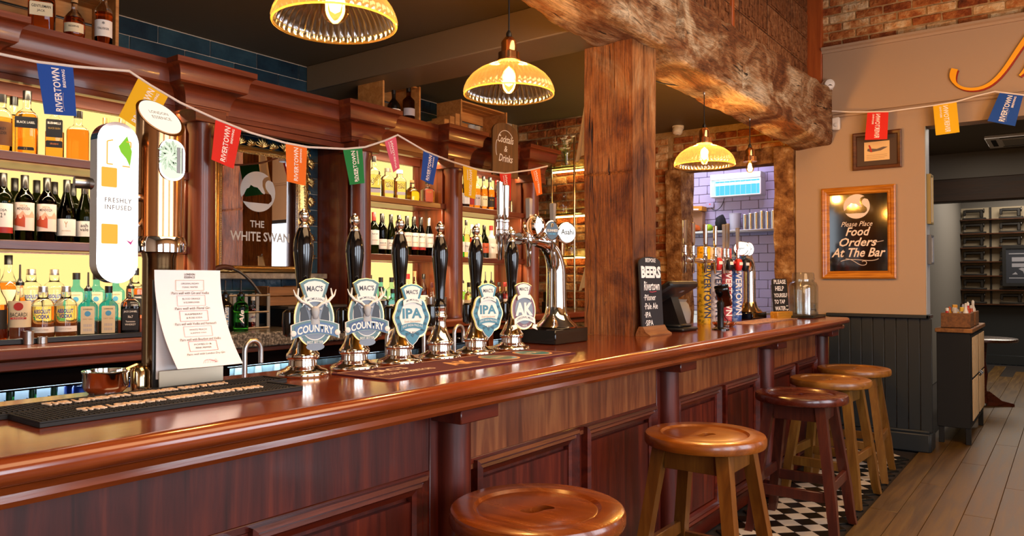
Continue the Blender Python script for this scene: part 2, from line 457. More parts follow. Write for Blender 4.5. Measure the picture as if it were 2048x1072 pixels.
# end wall: brick round the kitchen hatch, painted pier, doorway, upper brickwork
we = wall_boxes('wall_end', [(-1.98, -.95, 6.95, 7.12, 0, 2.86), (.35, 1.68, 6.95, 7.12, 0, 2.86), (2.22, 2.6, 6.95, 7.12, 0, 2.86), (1.68, 2.22, 6.95, 7.12, 0, .75), (1.68, 2.22, 6.95, 7.12, 2.30, 2.86), (-.95, .35, 6.95, 7.12, 2.66, 2.86)], m_wall, 'taupe painted end wall beside the doorway')
f = MB(); f.box(-1.74, 2.6, 6.925, 6.95, 2.84, 3.40, .004); obj('fascia_board', f, m_wall, we)
f = MB(); f.prism([(0, 0), (.02, 0), (.025, .02), (.045, .03), (.045, .05), (0, .05)], -1.74, 2.6, T(0, 6.93, 3.385) @ RY(R(90)) @ RZ(R(90)) @ S(-1, 1, 1)); obj('cornice_moulding', f, m_wall, we)
f = MB(); f.box(-1.74, 2.6, 6.93, 6.945, 2.815, 2.84, .003); obj('picture_rail', f, m_wall, we)
wu = wall_boxes('wall_upper', [(-1.98, 2.6, 6.97, 7.12, 2.86, 4.1)], m_mortar, 'old brickwork above the painted fascia')
brick_field(wu, -1.80, .45, 3.43, 3.95, 6.97)
wh = wall_boxes('wall_hatch', [(-3.60, -3.17, 6.97, 7.12, 0, 2.90), (-3.17, -2.13, 6.97, 7.12, 2.47, 2.90), (-2.13, -1.98, 6.97, 7.12, 0, 2.90), (-3.17, -2.13, 6.97, 7.12, 0, .95)], m_mortar, 'old brick wall round the kitchen hatch')
brick_field(wh, -3.44, -3.18, .95, 2.88, 6.97)
brick_field(wh, -3.17, -1.99, 2.60, 2.88, 6.97)
m_old = blotch('weathered_timber', [(.25, '#2c180a'), (.42, '#6c4420'), (.58, '#9c7040'), (.75, '#ccac7c')], 9., .85, 1., rand=.1, bscale=40)
def rough_beam(nm, x0, x1, y0, y1, z0, z1, mat, parent, amp=.012, step=.05):
    b = MB()
    nx, ny, nz = [max(2, int((c[1]-c[0])/step)) for c in ((x0, x1), (y0, y1), (z0, z1))]
    bm = bmesh.new(); bmesh.ops.create_cube(bm, size=1)
    bm.free()
    def P(x, y, z):
        n_ = noise.noise_vector(Vector((x*5, y*5, z*5)))
        return (x+n_.x*amp, y+n_.y*amp, z+n_.z*amp)
    b.grid(lambda u, v: P(x0+(x1-x0)*u, y0, z0+(z1-z0)*v), nx, nz)
    b.grid(lambda u, v: P(x1-(x1-x0)*u, y1, z0+(z1-z0)*v), nx, nz)
    b.grid(lambda u, v: P(x1, y0+(y1-y0)*u, z0+(z1-z0)*v), ny, nz)
    b.grid(lambda u, v: P(x0, y1-(y1-y0)*u, z0+(z1-z0)*v), ny, nz)
    b.grid(lambda u, v: P(x0+(x1-x0)*u, y0+(y1-y0)*v, z1), nx, ny)
    b.grid(lambda u, v: P(x0+(x1-x0)*u, y1-(y1-y0)*v, z0), nx, ny)
    return obj(nm, b, mat, parent, R(60))
rough_beam('lintel', -3.20, -1.99, 6.93, 7.14, 2.47, 2.61, m_old, wh)
rough_beam('jamb_post', -3.22, -3.06, 6.90, 7.2, .95, 2.48, m_old, wh, .016)
rough_beam('jamb_post', -2.16, -1.99, 6.91, 7.14, .95, 2.60, m_old, wh, .014)

# wainscot of the pier
wn = struct(obj('baseboard_end', MB().box(-1.72, -.925, 6.90, 6.95, 0, .15, .01).box(-.95, -.915, 6.92, 7.14, 0, .15, .01).box(-1.72, -.93, 6.91, 6.95, .15, .175, .008), m_char), 'charcoal painted panelling and skirting of the pier')
bd = MB().box(-.043, .043, -.012, 0, .16, 1.085, .004).mesh('panel_board'); bd.materials.append(m_char)
for k in range(9): o = obj('panel_board', bd, m_char, wn); o.location = (-1.66+k*.0885, 6.947, 0)
obj('dado_cap', MB().box(-1.72, -.925, 6.905, 6.95, 1.085, 1.115, .006).box(-.95, -.925, 6.905, 7.14, 1.085, 1.115, .006), m_char, wn)
obj('jamb_board', MB().box(-.952, -.94, 6.94, 7.125, .15, 1.085, .003), m_char, wn)
obj('jamb_lining', MB().box(-.952, -.944, 6.948, 7.125, 1.115, 2.66, .002), plain('pale_blue_grey_paint', '#a3aab0', .5), we)

# ceilings, soffit, unseen walls of the drinking side and its windows
wall_boxes('ceiling', [(-4.40, -1.97, -3.0, 6.97, 2.88, 2.98), (-1.86, 2.7, -3.0, 7.1, 4.05, 4.15), (-3.5, -1.9, 6.97, 8.6, 3.0, 3.1), (-2.0, 2.7, 7.1, 15.2, 3.0, 3.1)], m_ceil, 'taupe ceiling over the bar, its shade put into the colour')
struct(obj('trim_1', MB().box(-4.24, -2.06, 3.32, 3.66, 2.70, 2.882, .006), m_soff), 'boxed-in painted beam crossing the ceiling above the back bar')
wr = wall_boxes('wall_right', [(2.6, 2.75, -3.0, 7.1, 0, .8), (2.6, 2.75, -3.0, 7.1, 2.72, 4.1)]+[(2.6, 2.75, a, b_, .8, 2.72) for a, b_ in ((-3.0, -1.98), (-.22, .42), (2.18, 2.82), (4.58, 7.1))], m_wall, 'street wall of the drinking area')
for n_, wy in enumerate((-1.1, 1.3, 3.7)):
    fr = MB()
    for a, b_, c, d in ((-.88, -.82, .8, 2.72), (.82, .88, .8, 2.72), (-.82, .82, .8, .86), (-.82, .82, 2.66, 2.72), (-.02, .02, .86, 2.66), (-.82, .82, 2.1, 2.14)):
        fr.box(2.62, 2.68, wy+a, wy+b_, c, d)
    wo = struct(obj('window_%d' % (n_+2), fr, m_char), 'street window of the drinking area')
wall_boxes('wall_rear', [(-3.98, 2.75, -3.1, -3.0, 0, 4.1)], m_wall, 'rear wall of the pub')
fr = MB()
for a, b_, c, d in ((1.68, 1.72, .75, 2.30), (2.18, 2.22, .75, 2.30), (1.72, 2.18, .75, .80), (1.72, 2.18, 2.25, 2.30)): fr.box(a, b_, 6.98, 7.06, c, d)
w1 = struct(obj('window_1', fr, m_char), 'narrow daylit window at the end of the drinking area')
obj('pane', MB().box(1.72, 2.18, 7.03, 7.035, .80, 2.25), glow('daylit_frosted_pane', '#e6f0ff', 2.5), w1)
wall_boxes('wall_far', [(-4.4, .7, 15.0, 15.15, 0, 3.1), (.58, .70, 7.12, 15.1, 0, 3.1), (-1.62, -1.5, 7.12, 15.1, 0, 3.1), (-4.3, -2.0, 8.41, 8.5, 0, 3.1), (-4.3, -4.2, 7.1, 8.5, 0, 3.1), (-2.1, -2.0, 7.1, 8.5, 0, 3.1)], m_far, 'grey walls of the rooms beyond')

# ---------------------------------------------------------------- old oak post and beam
def old_timber(name, axis, patches, grain='#1c0f07', scale=1.0, rough=.75):
    # weathered oak: large pale and dark patches, fine dark grain and checks along one axis
    m, nt, b = new_mat(name); L = nt.links; N = nt.nodes
    tc = N.new('ShaderNodeTexCoord')
    def nz(sc, st, det, dist=0., rg=.6):
        mp = N.new('ShaderNodeMapping'); v = [sc*st]*3; v['xyz'.index(axis)] = sc; mp.inputs['Scale'].default_value = v
        L.new(tc.outputs['Object'], mp.inputs['Vector']); n = N.new('ShaderNodeTexNoise'); n.inputs['Scale'].default_value = 1.; n.inputs['Detail'].default_value = det; n.inputs['Distortion'].default_value = dist; n.inputs['Roughness'].default_value = rg
        L.new(mp.outputs[0], n.inputs['Vector']); return n.outputs['Fac']
    big = nz(1.7*scale, 2.0, 9, 1.2, .68); fine = nz(5*scale, 22, 6, .6, .7); crack = nz(1.6*scale, 16, 5, 1.5, .6); spot = nz(16*scale, 1.6, 5, 0, .7)
    r1 = ramp(nt, patches); L.new(big, r1.inputs[0])
    r2 = ramp(nt, [(.36, (.25, .25, .25, 1)), (.55, (1, 1, 1, 1)), (.72, (1.25, 1.2, 1.1, 1))]); L.new(fine, r2.inputs[0])
    mx = N.new('ShaderNodeMix'); mx.data_type = 'RGBA'; mx.blend_type = 'MULTIPLY'; mx.inputs['Factor'].default_value = .8
    L.new(r1.outputs[0], mx.inputs['A']); L.new(r2.outputs[0], mx.inputs['B'])
    r3 = ramp(nt, [(.30, (0, 0, 0, 1)), (.37, (1, 1, 1, 1))]); L.new(crack, r3.inputs[0])
    m2 = N.new('ShaderNodeMix'); m2.data_type = 'RGBA'; m2.inputs['A'].default_value = lin(grain); L.new(r3.outputs[0], m2.inputs['Factor']); L.new(mx.outputs['Result'], m2.inputs['B'])
    r4 = ramp(nt, [(.27, (.2, .2, .2, 1)), (.36, (1, 1, 1, 1))]); L.new(spot, r4.inputs[0])
    m3 = N.new('ShaderNodeMix'); m3.data_type = 'RGBA'; m3.blend_type = 'MULTIPLY'; m3.inputs['Factor'].default_value = .7
    L.new(m2.outputs['Result'], m3.inputs['A']); L.new(r4.outputs[0], m3.inputs['B']); L.new(m3.outputs['Result'], b.inputs['Base Color'])
    b.inputs['Roughness'].default_value = rough; b.inputs['Specular IOR Level'].default_value = .35
    ad = N.new('ShaderNodeMath'); ad.operation = 'ADD'; L.new(fine, ad.inputs[0]); L.new(r3.outputs[0], ad.inputs[1])
    a2 = N.new('ShaderNodeMath'); a2.operation = 'ADD'; L.new(ad.outputs[0], a2.inputs[0]); L.new(spot, a2.inputs[1])
    bp = N.new('ShaderNodeBump'); bp.inputs['Strength'].default_value = .8; bp.inputs['Distance'].default_value = .012
    L.new(a2.outputs[0], bp.inputs['Height']); L.new(bp.outputs['Normal'], b.inputs['Normal'])
    return m
m_beam = old_timber('old_oak_beam', 'y', [(.28, '#34180a'), (.42, '#7c4822'), (.50, '#a0744c'), (.58, '#c8ac88'), (.72, '#e2d0b4')])
m_post = old_timber('old_oak_post', 'z', [(.30, '#5c2c10'), (.45, '#94541f'), (.58, '#b07038'), (.72, '#c89864')], rough=.6)
def lerp_tab(t, y):
    for (a, va), (b, vb) in zip(t, t[1:]):
        if y <= b: return va+(vb-va)*max(0, (y-a)/(b-a))
    return t[-1][1]
CX = [(0., -1.80), (2.0, -1.82), (2.8, -1.86), (3.3, -1.93), (3.6, -1.97), (5.0, -1.93), (6.95, -1.83)]
ZB = [(0., 2.68), (2.8, 2.67), (3.6, 2.70), (3.95, 2.70), (4.1, 2.67), (4.8, 2.655), (5.6, 2.63), (6.95, 2.575)]
def beam_pt(y, ang):
    # rounded-rectangle section with worn edges
    c, s_ = math.cos(ang), math.sin(ang)
    e = 2/11.0
    px = math.copysign(abs(c)**e, c); pz = math.copysign(abs(s_)**e, s_)
    zb = lerp_tab(ZB, y); zt = 3.09
    x = lerp_tab(CX, y)+px*.17; z = (zb+zt)/2+pz*(zt-zb)/2
    p = Vector((x, y, z))
    n1 = noise.noise(p*2.3)*.014+noise.noise(p*7.+Vector((3, 0, 0)))*.010+noise.noise(p*19.)*.005
    if px > .3:                                     # gouges, mortices and a ragged lower edge on the outer face
        n1 -= .045*max(0, noise.noise(Vector((y*3.1, z*4.2, 7.)))-.25)
        if pz < -.75: n1 -= .03*max(0, noise.noise(Vector((y*2.2, 4., 1.))))
    k = Vector((px, 0, pz)).normalized()
    p += k*n1
    for (my, mz, hw, hh, dp) in ((4.02, 2.86, .045, .075, .06), (4.62, 2.82, .04, .06, .05), (5.02, 2.74, .04, .05, .04), (3.35, 2.93, .04, .06, .05), (6.2, 2.90, .05, .07, .05)):
        if px > .6 and abs(y-my) < hw and abs(z-mz) < hh: p.x -= dp
    return tuple(p)
nb, ns = 330, 76
bm_ = MB(); bm_.grid(lambda u, v: beam_pt(1.0+5.94*v, 2*PI*u), ns, nb)
bo = struct(obj('oak_beam', bm_, m_beam, None, R(50)), 'massive weathered oak beam running above the bar')
def post_pt(face, u, z):
    # faces: 0 = -Y side, 1 = +X side, 2 = +Y, 3 = -X
    cs = [(-2.185, 3.625), (-1.885, 3.625), (-1.885, 3.905), (-2.185, 3.905), (-2.185, 3.625)]
    a, b = cs[face], cs[face+1]
    x, y = a[0]+(b[0]-a[0])*u, a[1]+(b[1]-a[1])*u
    nrm = [(0, -1), (1, 0), (0, 1), (-1, 0)][face]
    d = noise.noise(Vector((x*6, y*6, z*2.2)))*.006+noise.noise(Vector((x*25, y*25, z*4)))*.002
    if face == 1:
        cr = .50+.05*math.sin(z*2.1)+.035*noise.noise(Vector((0, 9, z*3)))
        wd = .020+.012*noise.noise(Vector((2, 1, z*2.5)))
        if abs(u-cr) < wd: d -= .03
    if face == 0 and abs(z-1.99) < .006: d -= .006
    if face == 0 and abs(u-.62-.03*noise.noise(Vector((5, 5, z*3)))) < .012 and z > 2.45: d -= .012
    return (x+nrm[0]*d, y+nrm[1]*d, z)
pm = MB()
for fc in range(4): pm.grid(lambda u, v: post_pt(fc, u, 1.1+1.62*v), 56, 150)
pm.box(-2.18, -1.89, 3.63, 3.90, 2.70, 2.72)
struct(obj('oak_post', pm, m_post, None, R(50)), 'square old oak post standing on the bar under the beam')

# panels of old printing blocks on the wall above the beam
m_blk = blotch('printing_block_wood', [(.2, '#3c2010'), (.5, '#7c4a28'), (.8, '#b07c50')], 30., .6, .4, rand=.2)
wp = wall_boxes('wall_above_beam', [(-1.95, -1.87, -3, 6.97, 2.86, 4.1)], plain('dark_panel_backing', '#2c180c', .7), 'wall above the beam lined with dark printing-block panels')
rp_ = random.Random(3)
for c in range(6):
    y0 = 3.35+c*.62
    for r in range(4):
        z0 = 3.06+r*.24
        b = MB(); b.box(-1.872, -1.862, y0+.005, y0+.60, z0, z0+.232, .003)
        y = y0+.012
        while y < y0+.57:
            wd = rp_.choice((.012, .018, .03, .045)); z = z0+.01
            if y+wd > y0+.595: break
            while z < z0+.215:
                h = rp_.choice((.02, .05, .1, .21)); h = min(h, z0+.224-z)
                if rp_.random() < .85: b.box(-1.862, -1.862+rp_.uniform(.002, .012), y, y+wd-.003, z, z+h-.003)
                z += h
            y += wd
        o = obj('block_panel', b, m_blk, wp, None)
m_strip = wood('orange_strip', [(.3, '#8a3a10'), (.6, '#b0561c')], 'z', 1., (.4, .6), .1, .1)
obj('cover_strip', MB().box(-1.872, -1.845, 5.02, 5.06, 3.02, 4.05, .003), m_strip, wp)
obj('cover_strip', MB().box(-1.87, -1.74, 6.90, 6.97, 3.02, 4.05, .004), m_strip, wp)
# ---------------------------------------------------------------- the bar counter
Y0, Y1 = -.6, 6.48
counter = thing('bar_counter', 'long mahogany bar front with framed panels and round pilasters', 'bar counter', (-1.62, 3.0, 0))
def cobj(name, b, mat, parent, off=(-1.62, 3.0, 0), **k):     # world-coordinate mesh under a thing placed at off
    b.v = [(x-off[0], y-off[1], z-off[2]) for x, y, z in b.v]
    return obj(name, b, mat, parent, **k)
cobj('carcass', MB().box(-2.10, -1.66, Y0, Y1-.04, .10, 1.0).box(-2.08, -1.72, Y0, Y1-.08, 0, .10), m_mah, counter)
PIL = [(.30), 1.86, 3.48, 4.97, 6.34]
for a, b_ in zip(PIL, PIL[1:]):
    ya, yb = a+.10, b_-.10
    cobj('frieze_panel', MB().box(-1.665, -1.635, ya-.02, yb+.02, .76, 1.0), m_worn if a > 1 else m_mah, counter)
    mid = (ya+yb)/2
    for p0, p1 in ((ya+.02, mid-.03), (mid+.03, yb-.02)):
        # raised moulding round a recessed field
        cobj('panel_field', MB().box(-1.665, -1.640, p0+.045, p1-.045, .16, .715), m_mah, counter)
        fr = MB()
        prof = [(0, 0), (.05, 0), (.056, .012), (.045, .02), (.05, .03), (.036, .04), (.030, .055), (0, .055)]
        P = [(p0, .10), (p1, .10), (p1, .79), (p0, .79)]
        ring = []
        for (d, t) in prof:
            ring.append([(-1.665+d, p0+t, .10+t), (-1.665+d, p1-t, .10+t), (-1.665+d, p1-t, .79-t), (-1.665+d, p0+t, .79-t)])
        vs_ = [p for r_ in ring for p in r_]; fs = []
        for i in range(len(ring)-1):
            for k in range(4):
                fs.append((i*4+k, (i+1)*4+k, (i+1)*4+(k+1) % 4, i*4+(k+1) % 4)[::-1])
        fr.add(vs_, fs)
        cobj('panel_moulding', fr, m_mahy, counter, smooth=R(30))
    cobj('stile', MB().box(-1.665, -1.645, mid-.03, mid+.03, .10, .77), m_mah, counter)
    cobj('rail', MB().box(-1.665, -1.632, ya-.02, yb+.02, .775, .80, .004), m_mahy, counter)
for y in PIL:
    cobj('pilaster', MB().lathe([(.062, .10), (.062, .955)], 28, T(-1.625, y, 0)).box(-1.665, -1.63, y-.10, y+.10, .10, 1.0, .003), m_mah, counter)
    cobj('pilaster_block', MB().box(-1.66, -1.505, y-.095, y+.095, .955, 1.0, .003), m_mahy, counter)
    cobj('pilaster_plinth', MB().box(-1.66, -1.545, y-.09, y+.09, 0, .12, .006), m_mah, counter)
cobj('plinth', MB().box(-1.665, -1.63, Y0, Y1-.04, 0, .12, .006), m_mahy, counter)

top = thing('bar_worktop', 'polished mahogany bar top with a double rounded nosing', 'bar top', (-1.8, 3.0, 1.1))
pts = [(-2.12, 1.062), (-2.12, 1.10), (-1.462, 1.10)]
for k in range(9): a = R(90)-PI*k/8; pts.append((-1.456+.026*math.cos(a), 1.074+.026*math.sin(a)))
pts.append((-1.468, 1.044))
for k in range(6): a = R(100)-R(190)*k/5; pts.append((-1.492+.024*math.cos(a), 1.022+.021*math.sin(a)))
pts += [(-1.60, 1.0), (-1.66, 1.0), (-1.66, 1.055), (-2.05, 1.058)]
prof = pts[::-1]
b = MB(); b.prism([(x, z) for x, z in prof][::-1], 0, Y1-Y0, T(0, Y1, 0) @ RX(R(90)))
# rounded return at the far end
cobj('worktop', b, m_top, top, (-1.8, 3.0, 1.1), smooth=R(35))
cobj('end_nosing', MB().tube([(-2.1, Y1, 1.074), (-1.456, Y1, 1.074)], .026, 14).tube([(-2.1, Y1-.02, 1.022), (-1.492, Y1-.02, 1.022)], .022, 12), m_top, top, (-1.8, 3.0, 1.1))

# ---------------------------------------------------------------- back bar
BB = (-3.55, 3.2, 0)
bb = thing('back_bar_cabinet', 'tall mahogany back bar with round columns, heavy cornice and lit shelves', 'back bar', BB)
COLY = [1.05, 2.10, 3.15, 4.02, 4.97]
XB = -3.84; XP = -3.80; XF = -3.52
m_lit = glow('lit_cream_panel', (1.0, .69, .235, 1), .95)
CEN = [(1.05, 2.10), (2.10, 3.15), (3.15, 4.02), (4.02, 4.97)]
for i, y in enumerate(COLY):
    cobj('divider', MB().box(XB, -3.56, y-.055, y+.055, 1.137, 2.45, .003), m_back, bb, BB)
    cobj('column', MB().lathe([(.075, 1.135), (.075, 1.16), (.064, 1.175), (.066, 1.5), (.062, 2.13), (.072, 2.16), (.072, 2.185)], 28, T(-3.50, y, 0)), m_back, bb, BB)
    cobj('column_block', MB().box(-3.60, -3.42, y-.085, y+.085, 2.18, 2.245, .003), m_backy, bb, BB)
def cornice_prof(x0):
    # (x, z) outline of the cornice, front at +x
    pr = [(-3.60, 2.235), (x0-.10, 2.235), (x0-.10, 2.26)]
    for k in range(6): a = k/5*PI/2; pr.append((x0-.095+.055*(1-math.cos(a)), 2.262+.085*math.sin(a)))
    pr += [(x0-.036, 2.352)]
    for k in range(6): a = k/5*PI/2; pr.append((x0-.032+.03*(1-math.cos(a)), 2.355+.075*math.sin(a)))
    pr += [(x0, 2.432), (x0, 2.458), (-3.60, 2.458)]
    return pr
def cornice_run(y0, y1, x0):
    b = MB(); b.prism(cornice_prof(x0)[::-1][::-1], 0, y1-y0, T(0, y1, 0) @ RX(R(90))); return b
cobj('cornice', cornice_run(.6, 5.03, -3.45), m_backy, bb, BB, smooth=R(35))
def cap(y):
    # breakfront capital: the same moulding returned round three sides
    b = MB(); pr = cornice_prof(-3.35)[1:-1]
    ring = []
    for (x, z) in pr:
        d = x+3.35; h = .215+d
        ring.append([(-3.60, y-h, z), (x, y-h, z), (x, y+h, z), (-3.60, y+h, z)])
    vs_ = [p for r_ in ring for p in r_]; fs = []
    for i in range(len(ring)-1):
        for k in range(3): fs.append((i*4+k, i*4+k+1, (i+1)*4+k+1, (i+1)*4+k))
    n = (len(ring)-1)*4; fs.append((n, n+1, n+2, n+3)); fs.append((3, 2, 1, 0))
    return b.add(vs_, fs)
for y in COLY: cobj('cornice_cap', cap(y), m_backy, bb, BB, smooth=R(35))
cobj('top_board', MB().box(-4.2, -3.55, .6, 5.03, 2.435, 2.457), m_backy, bb, BB)
m_tilep = m_tile
for i, (a, c) in enumerate(CEN):
    ya, yb = a+.055, c-.055
    if i == 1:
        cobj('mirror_bay_back', MB().box(XB-.02, XB, ya, yb, 1.137, 2.44), m_grout, bb, BB)
        cobj('header_rail', MB().box(-3.60, -3.555, ya, yb, 2.20, 2.234, .003), m_backy, bb, BB)
        continue
    cobj('led_strip', MB().box(-3.70, -3.68, ya+.02, yb-.02, 2.425, 2.433), glow('warm_led', (1., .62, .16, 1), 6.), bb, BB)
    cobj('back_panel', MB().box(XB-.02, XP-.012, ya, yb, 1.137, 2.44), m_back, bb, BB)
    cobj('back_header', MB().box(XP-.012, XP+.03, ya, yb, 2.215, 2.30, .003), m_backy, bb, BB)
    # lit fluted sheet behind the bottles, one for each tier
    for z0, z1 in ((1.16, 1.52), (1.58, 1.89), (1.95, 2.235)):
        fl = MB(); n = int((yb-ya-.08)/.012)
        yy = [ya+.04+(yb-ya-.08)*k/n for k in range(n+1)]
        vs_ = []
        for k, y in enumerate(yy): vs_ += [(XP-.008+.003*(k % 2), y, z0), (XP-.008+.003*(k % 2), y, z1)]
        fl.add(vs_, [(2*k, 2*k+2, 2*k+3, 2*k+1) for k in range(n)])
        cobj('lit_panel', fl, m_lit, bb, BB, label='glowing cream backlit panel', smooth=R(80))
    for sy in (ya+.02, yb-.02):
        cobj('panel_stile', MB().box(XP-.012, XP+.012, sy-.02, sy+.02, 1.137, 2.44, .002), m_back, bb, BB)
    for z in (1.526, 1.895, 2.232):      # added fill lights behind each shelf's front lip, brightening the bottle labels
        l = area_light('shelf_fill_light', ((XF if z < 2.2 else -3.555)-.012-BB[0], (ya+yb)/2-BB[1], z-.004), (0, R(28), 0), .012, yb-ya-.06, 3.2, (1., .80, .52)); l.parent = bb
    for z in (1.566, 1.935):
        cobj('shelf', MB().box(XP-.01, XF, ya, yb, z-.04, z, .004), m_backy, bb, BB)
# tiles of the mirror bay
for r in range(13):
    for k in range(4):
        y = 2.16+.165+k*.33-(.165 if r % 2 else 0); z = 1.19+r*.10
        y0, y1 = max(2.158, y-.1625), min(3.092, y+.1625)
        if y1-y0 < .03: continue
        cobj('tile', MB().box(XB, XB+.010, y0, y1, z-.0475, z+.0475, .002), m_tile, bb, BB)

# counter below, its worktops and the coolers
m_gran = blotch('grey_granite', [(.3, '#2c2926'), (.5, '#5e5852'), (.62, '#9a9288'), (.75, '#4a4540')], 70., .18, .0, rand=0, detail=6, spec=.6)
bc = thing('back_counter', 'mahogany back counter with coolers set beneath it', 'counter', (-3.5, 3.2, 0))
bco = (-3.5, 3.2, 0)
cobj('wooden_worktop', MB().box(-3.84, -3.30, .6, 2.12, 1.085, 1.132, .008), m_backy, bc, bco)
cobj('wooden_worktop', MB().box(-3.84, -3.30, 3.13, 5.70, 1.085, 1.132, .008), m_backy, bc, bco)
cobj('fascia_rail', MB().box(-3.60, -3.33, .6, 2.12, 1.04, 1.084, .006).box(-3.60, -3.33, 3.13, 5.70, 1.04, 1.084, .006).box(-3.60, -3.32, 2.12, 3.13, 1.035, 1.06, .004), m_backy, bc, bco)
for y in (2.10, 3.02, 3.62, 4.25, 4.98):
    cobj('upright', MB().box(-3.84, -3.34, y-.025, y+.025, 0, 1.04, .003), m_backy, bc, bco)
gw = MB().box(-3.84, -3.28, 2.121, 3.129, 1.062, 1.135, .008)
tag(cobj('granite_worktop', gw, m_gran, None, (0, 0, 0)), 'grey granite worktop below the gilt mirror', 'worktop')
def cooler(y0, y1, label, glasscol, estr):
    t = thing('bottle_cooler', label, 'cooler', (-3.6, (y0+y1)/2, 0)); of = (-3.6, (y0+y1)/2, 0)
    cobj('cabinet', MB().box(-3.83, -3.42, y0, y1, .06, .10).box(-3.83, -3.42, y0, y0+.02, .10, 1.03).box(-3.83, -3.42, y1-.02, y1, .10, 1.03).box(-3.83, -3.80, y0, y1, .10, 1.03).box(-3.83, -3.42, y0, y1, 1.0, 1.03), m_blackp, t, of)
    cobj('control_panel', MB().box(-3.42, -3.375, y0, y1, .965, 1.033, .006), m_black, t, of)
    dr = MB(); 
    for a, c, e, f_ in ((y0, y0+.03, .12, .962), (y1-.03, y1, .12, .962), (y0, y1, .12, .17), (y0, y1, .955, .962)): dr.box(-3.42, -3.385, a, c, e, f_, .003)
    cobj('door', dr, m_black, t, of)
    cobj('pane', MB().box(-3.41, -3.405, y0+.03, y1-.03, .17, .955), m_pglass, t, of)
    cobj('lock', MB().lathe([(.016, 0), (.016, .008), (.012, .012)], 16, T(-3.375, (y0+y1)/2, 1.0) @ RY(R(90)) @ S(.6, 1, 1)), m_chrome, t, of)
    cobj('wire_shelf', MB().box(-3.79, -3.44, y0+.03, y1-.03, .70, .706), m_steel, t, of)
    cobj('light_strip', MB().box(-3.79, -3.75, y0+.03, y1-.03, .965, .985), glow('cooler_lamp_'+glasscol[1:], glasscol, estr), t, of)
    cobj('liner', MB().box(-3.80, -3.795, y0+.02, y1-.02, .10, 1.0), plain('cooler_liner', '#c8d4d8', .4), t, of)
    return t
cooler(1.10, 1.98, 'black glass-door cooler with green bottles behind the dispenser tower', '#cfe8ff', 14)
cooler(2.16, 2.98, 'brightly lit cooler full of clear glasses under the granite', '#cfeeff', 30)
cooler(3.06, 3.58, 'narrow black cooler below the middle bay of the back bar', '#d8ecff', 14)
cooler(3.68, 4.2, 'black cooler below the right-hand wine shelves', '#d8ecff', 14)
cooler(4.3, 4.94, 'black cooler at the brick end of the back counter', '#d8ecff', 10)
# ---------------------------------------------------------------- bar stools
def make_stool(label, loc, seat_m, leg_m, rz=0, slot=0):
    t = thing('bar_stool', label, 'stool', loc, rz, 'wooden stools along the bar')
    H = .76; RS = .250
    b = MB()
    n = 72; zt = H
    # dished seat: rim, groove, field with a leaf-shaped hand slot
    prof = [(RS-.02, H-.05), (RS-.004, H-.045), (RS, H-.036), (RS, H-.014), (RS-.005, H-.004), (RS-.014, H), (.182, H), (.177, H-.004), (.172, H-.008), (.165, H-.006)]
    b.lathe(prof, n, caps=False)
    m0 = len(b.v); base = (len(prof)-1)*n
    # slot outline sampled to the same count
    so = []
    ca, sa = math.cos(slot), math.sin(slot)
    for k in range(n):
        a = 2*PI*(k+.5)/n
        x = .052*math.cos(a); y = .023*math.copysign(abs(math.sin(a))**.9, math.sin(a))
        y += .010*math.sin(x/.052*PI)
        so.append((x*ca-y*sa, x*sa+y*ca))
    zs = H-.010
    for (x, y) in so: b.v.append((x, y, zs))
    for (x, y) in so: b.v.append((x, y, H-.05))
    for k in range(n):
        k2 = (k+1) % n
        b.f.append((base+k, base+k2, m0+k2, m0+k))
        b.f.append((m0+k, m0+k2, m0+n+k2, m0+n+k))
        b.f.append((m0+n+k, m0+n+k2, k2, k))
    obj('seat', b, seat_m, t, R(30))
    top_, bot = .135, .222
    for sx in (-1, 1):
        for sy in (-1, 1):
            l = MB(); secs = [(bot+.006, 0, .021), (bot-.004, .05, .023), (bot-.022, .22, .026), (top_+.028, .50, .025), (top_, .712, .027)]
            vs_ = []
            for (o_, z, h) in secs: vs_ += [(sx*o_-h, sy*o_-h, z), (sx*o_+h, sy*o_-h, z), (sx*o_+h, sy*o_+h, z), (sx*o_-h, sy*o_+h, z)]
            fs = [(0, 3, 2, 1), (16, 17, 18, 19)]
            for i in range(4):
                for k in range(4): fs.append((i*4+k, i*4+(k+1) % 4, (i+1)*4+(k+1) % 4, (i+1)*4+k))
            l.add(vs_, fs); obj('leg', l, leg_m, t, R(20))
    for k in range(4):
        M = RZ(k*PI/2)
        obj('apron', MB().box(-top_+.02, top_-.02, -top_-.016, -top_+.010, .625, .711, .002, M), leg_m, t)
        o_ = bot-.027; z = .235 if k % 2 == 0 else .285
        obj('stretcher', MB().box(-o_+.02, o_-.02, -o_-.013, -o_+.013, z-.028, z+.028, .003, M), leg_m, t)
    return t
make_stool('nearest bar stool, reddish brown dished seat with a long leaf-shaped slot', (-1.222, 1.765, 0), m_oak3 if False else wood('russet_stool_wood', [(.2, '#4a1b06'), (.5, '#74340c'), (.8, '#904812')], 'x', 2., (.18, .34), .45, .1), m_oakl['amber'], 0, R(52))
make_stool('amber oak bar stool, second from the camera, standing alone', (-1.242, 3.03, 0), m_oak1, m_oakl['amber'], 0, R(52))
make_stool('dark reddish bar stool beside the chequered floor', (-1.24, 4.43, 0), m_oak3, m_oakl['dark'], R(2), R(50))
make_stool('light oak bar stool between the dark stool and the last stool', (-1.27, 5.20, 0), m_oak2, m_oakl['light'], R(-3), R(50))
make_stool('light oak bar stool farthest along, next to the charcoal panelling', (-1.285, 5.93, 0), m_oak2, m_oakl['light'], R(4), R(50))

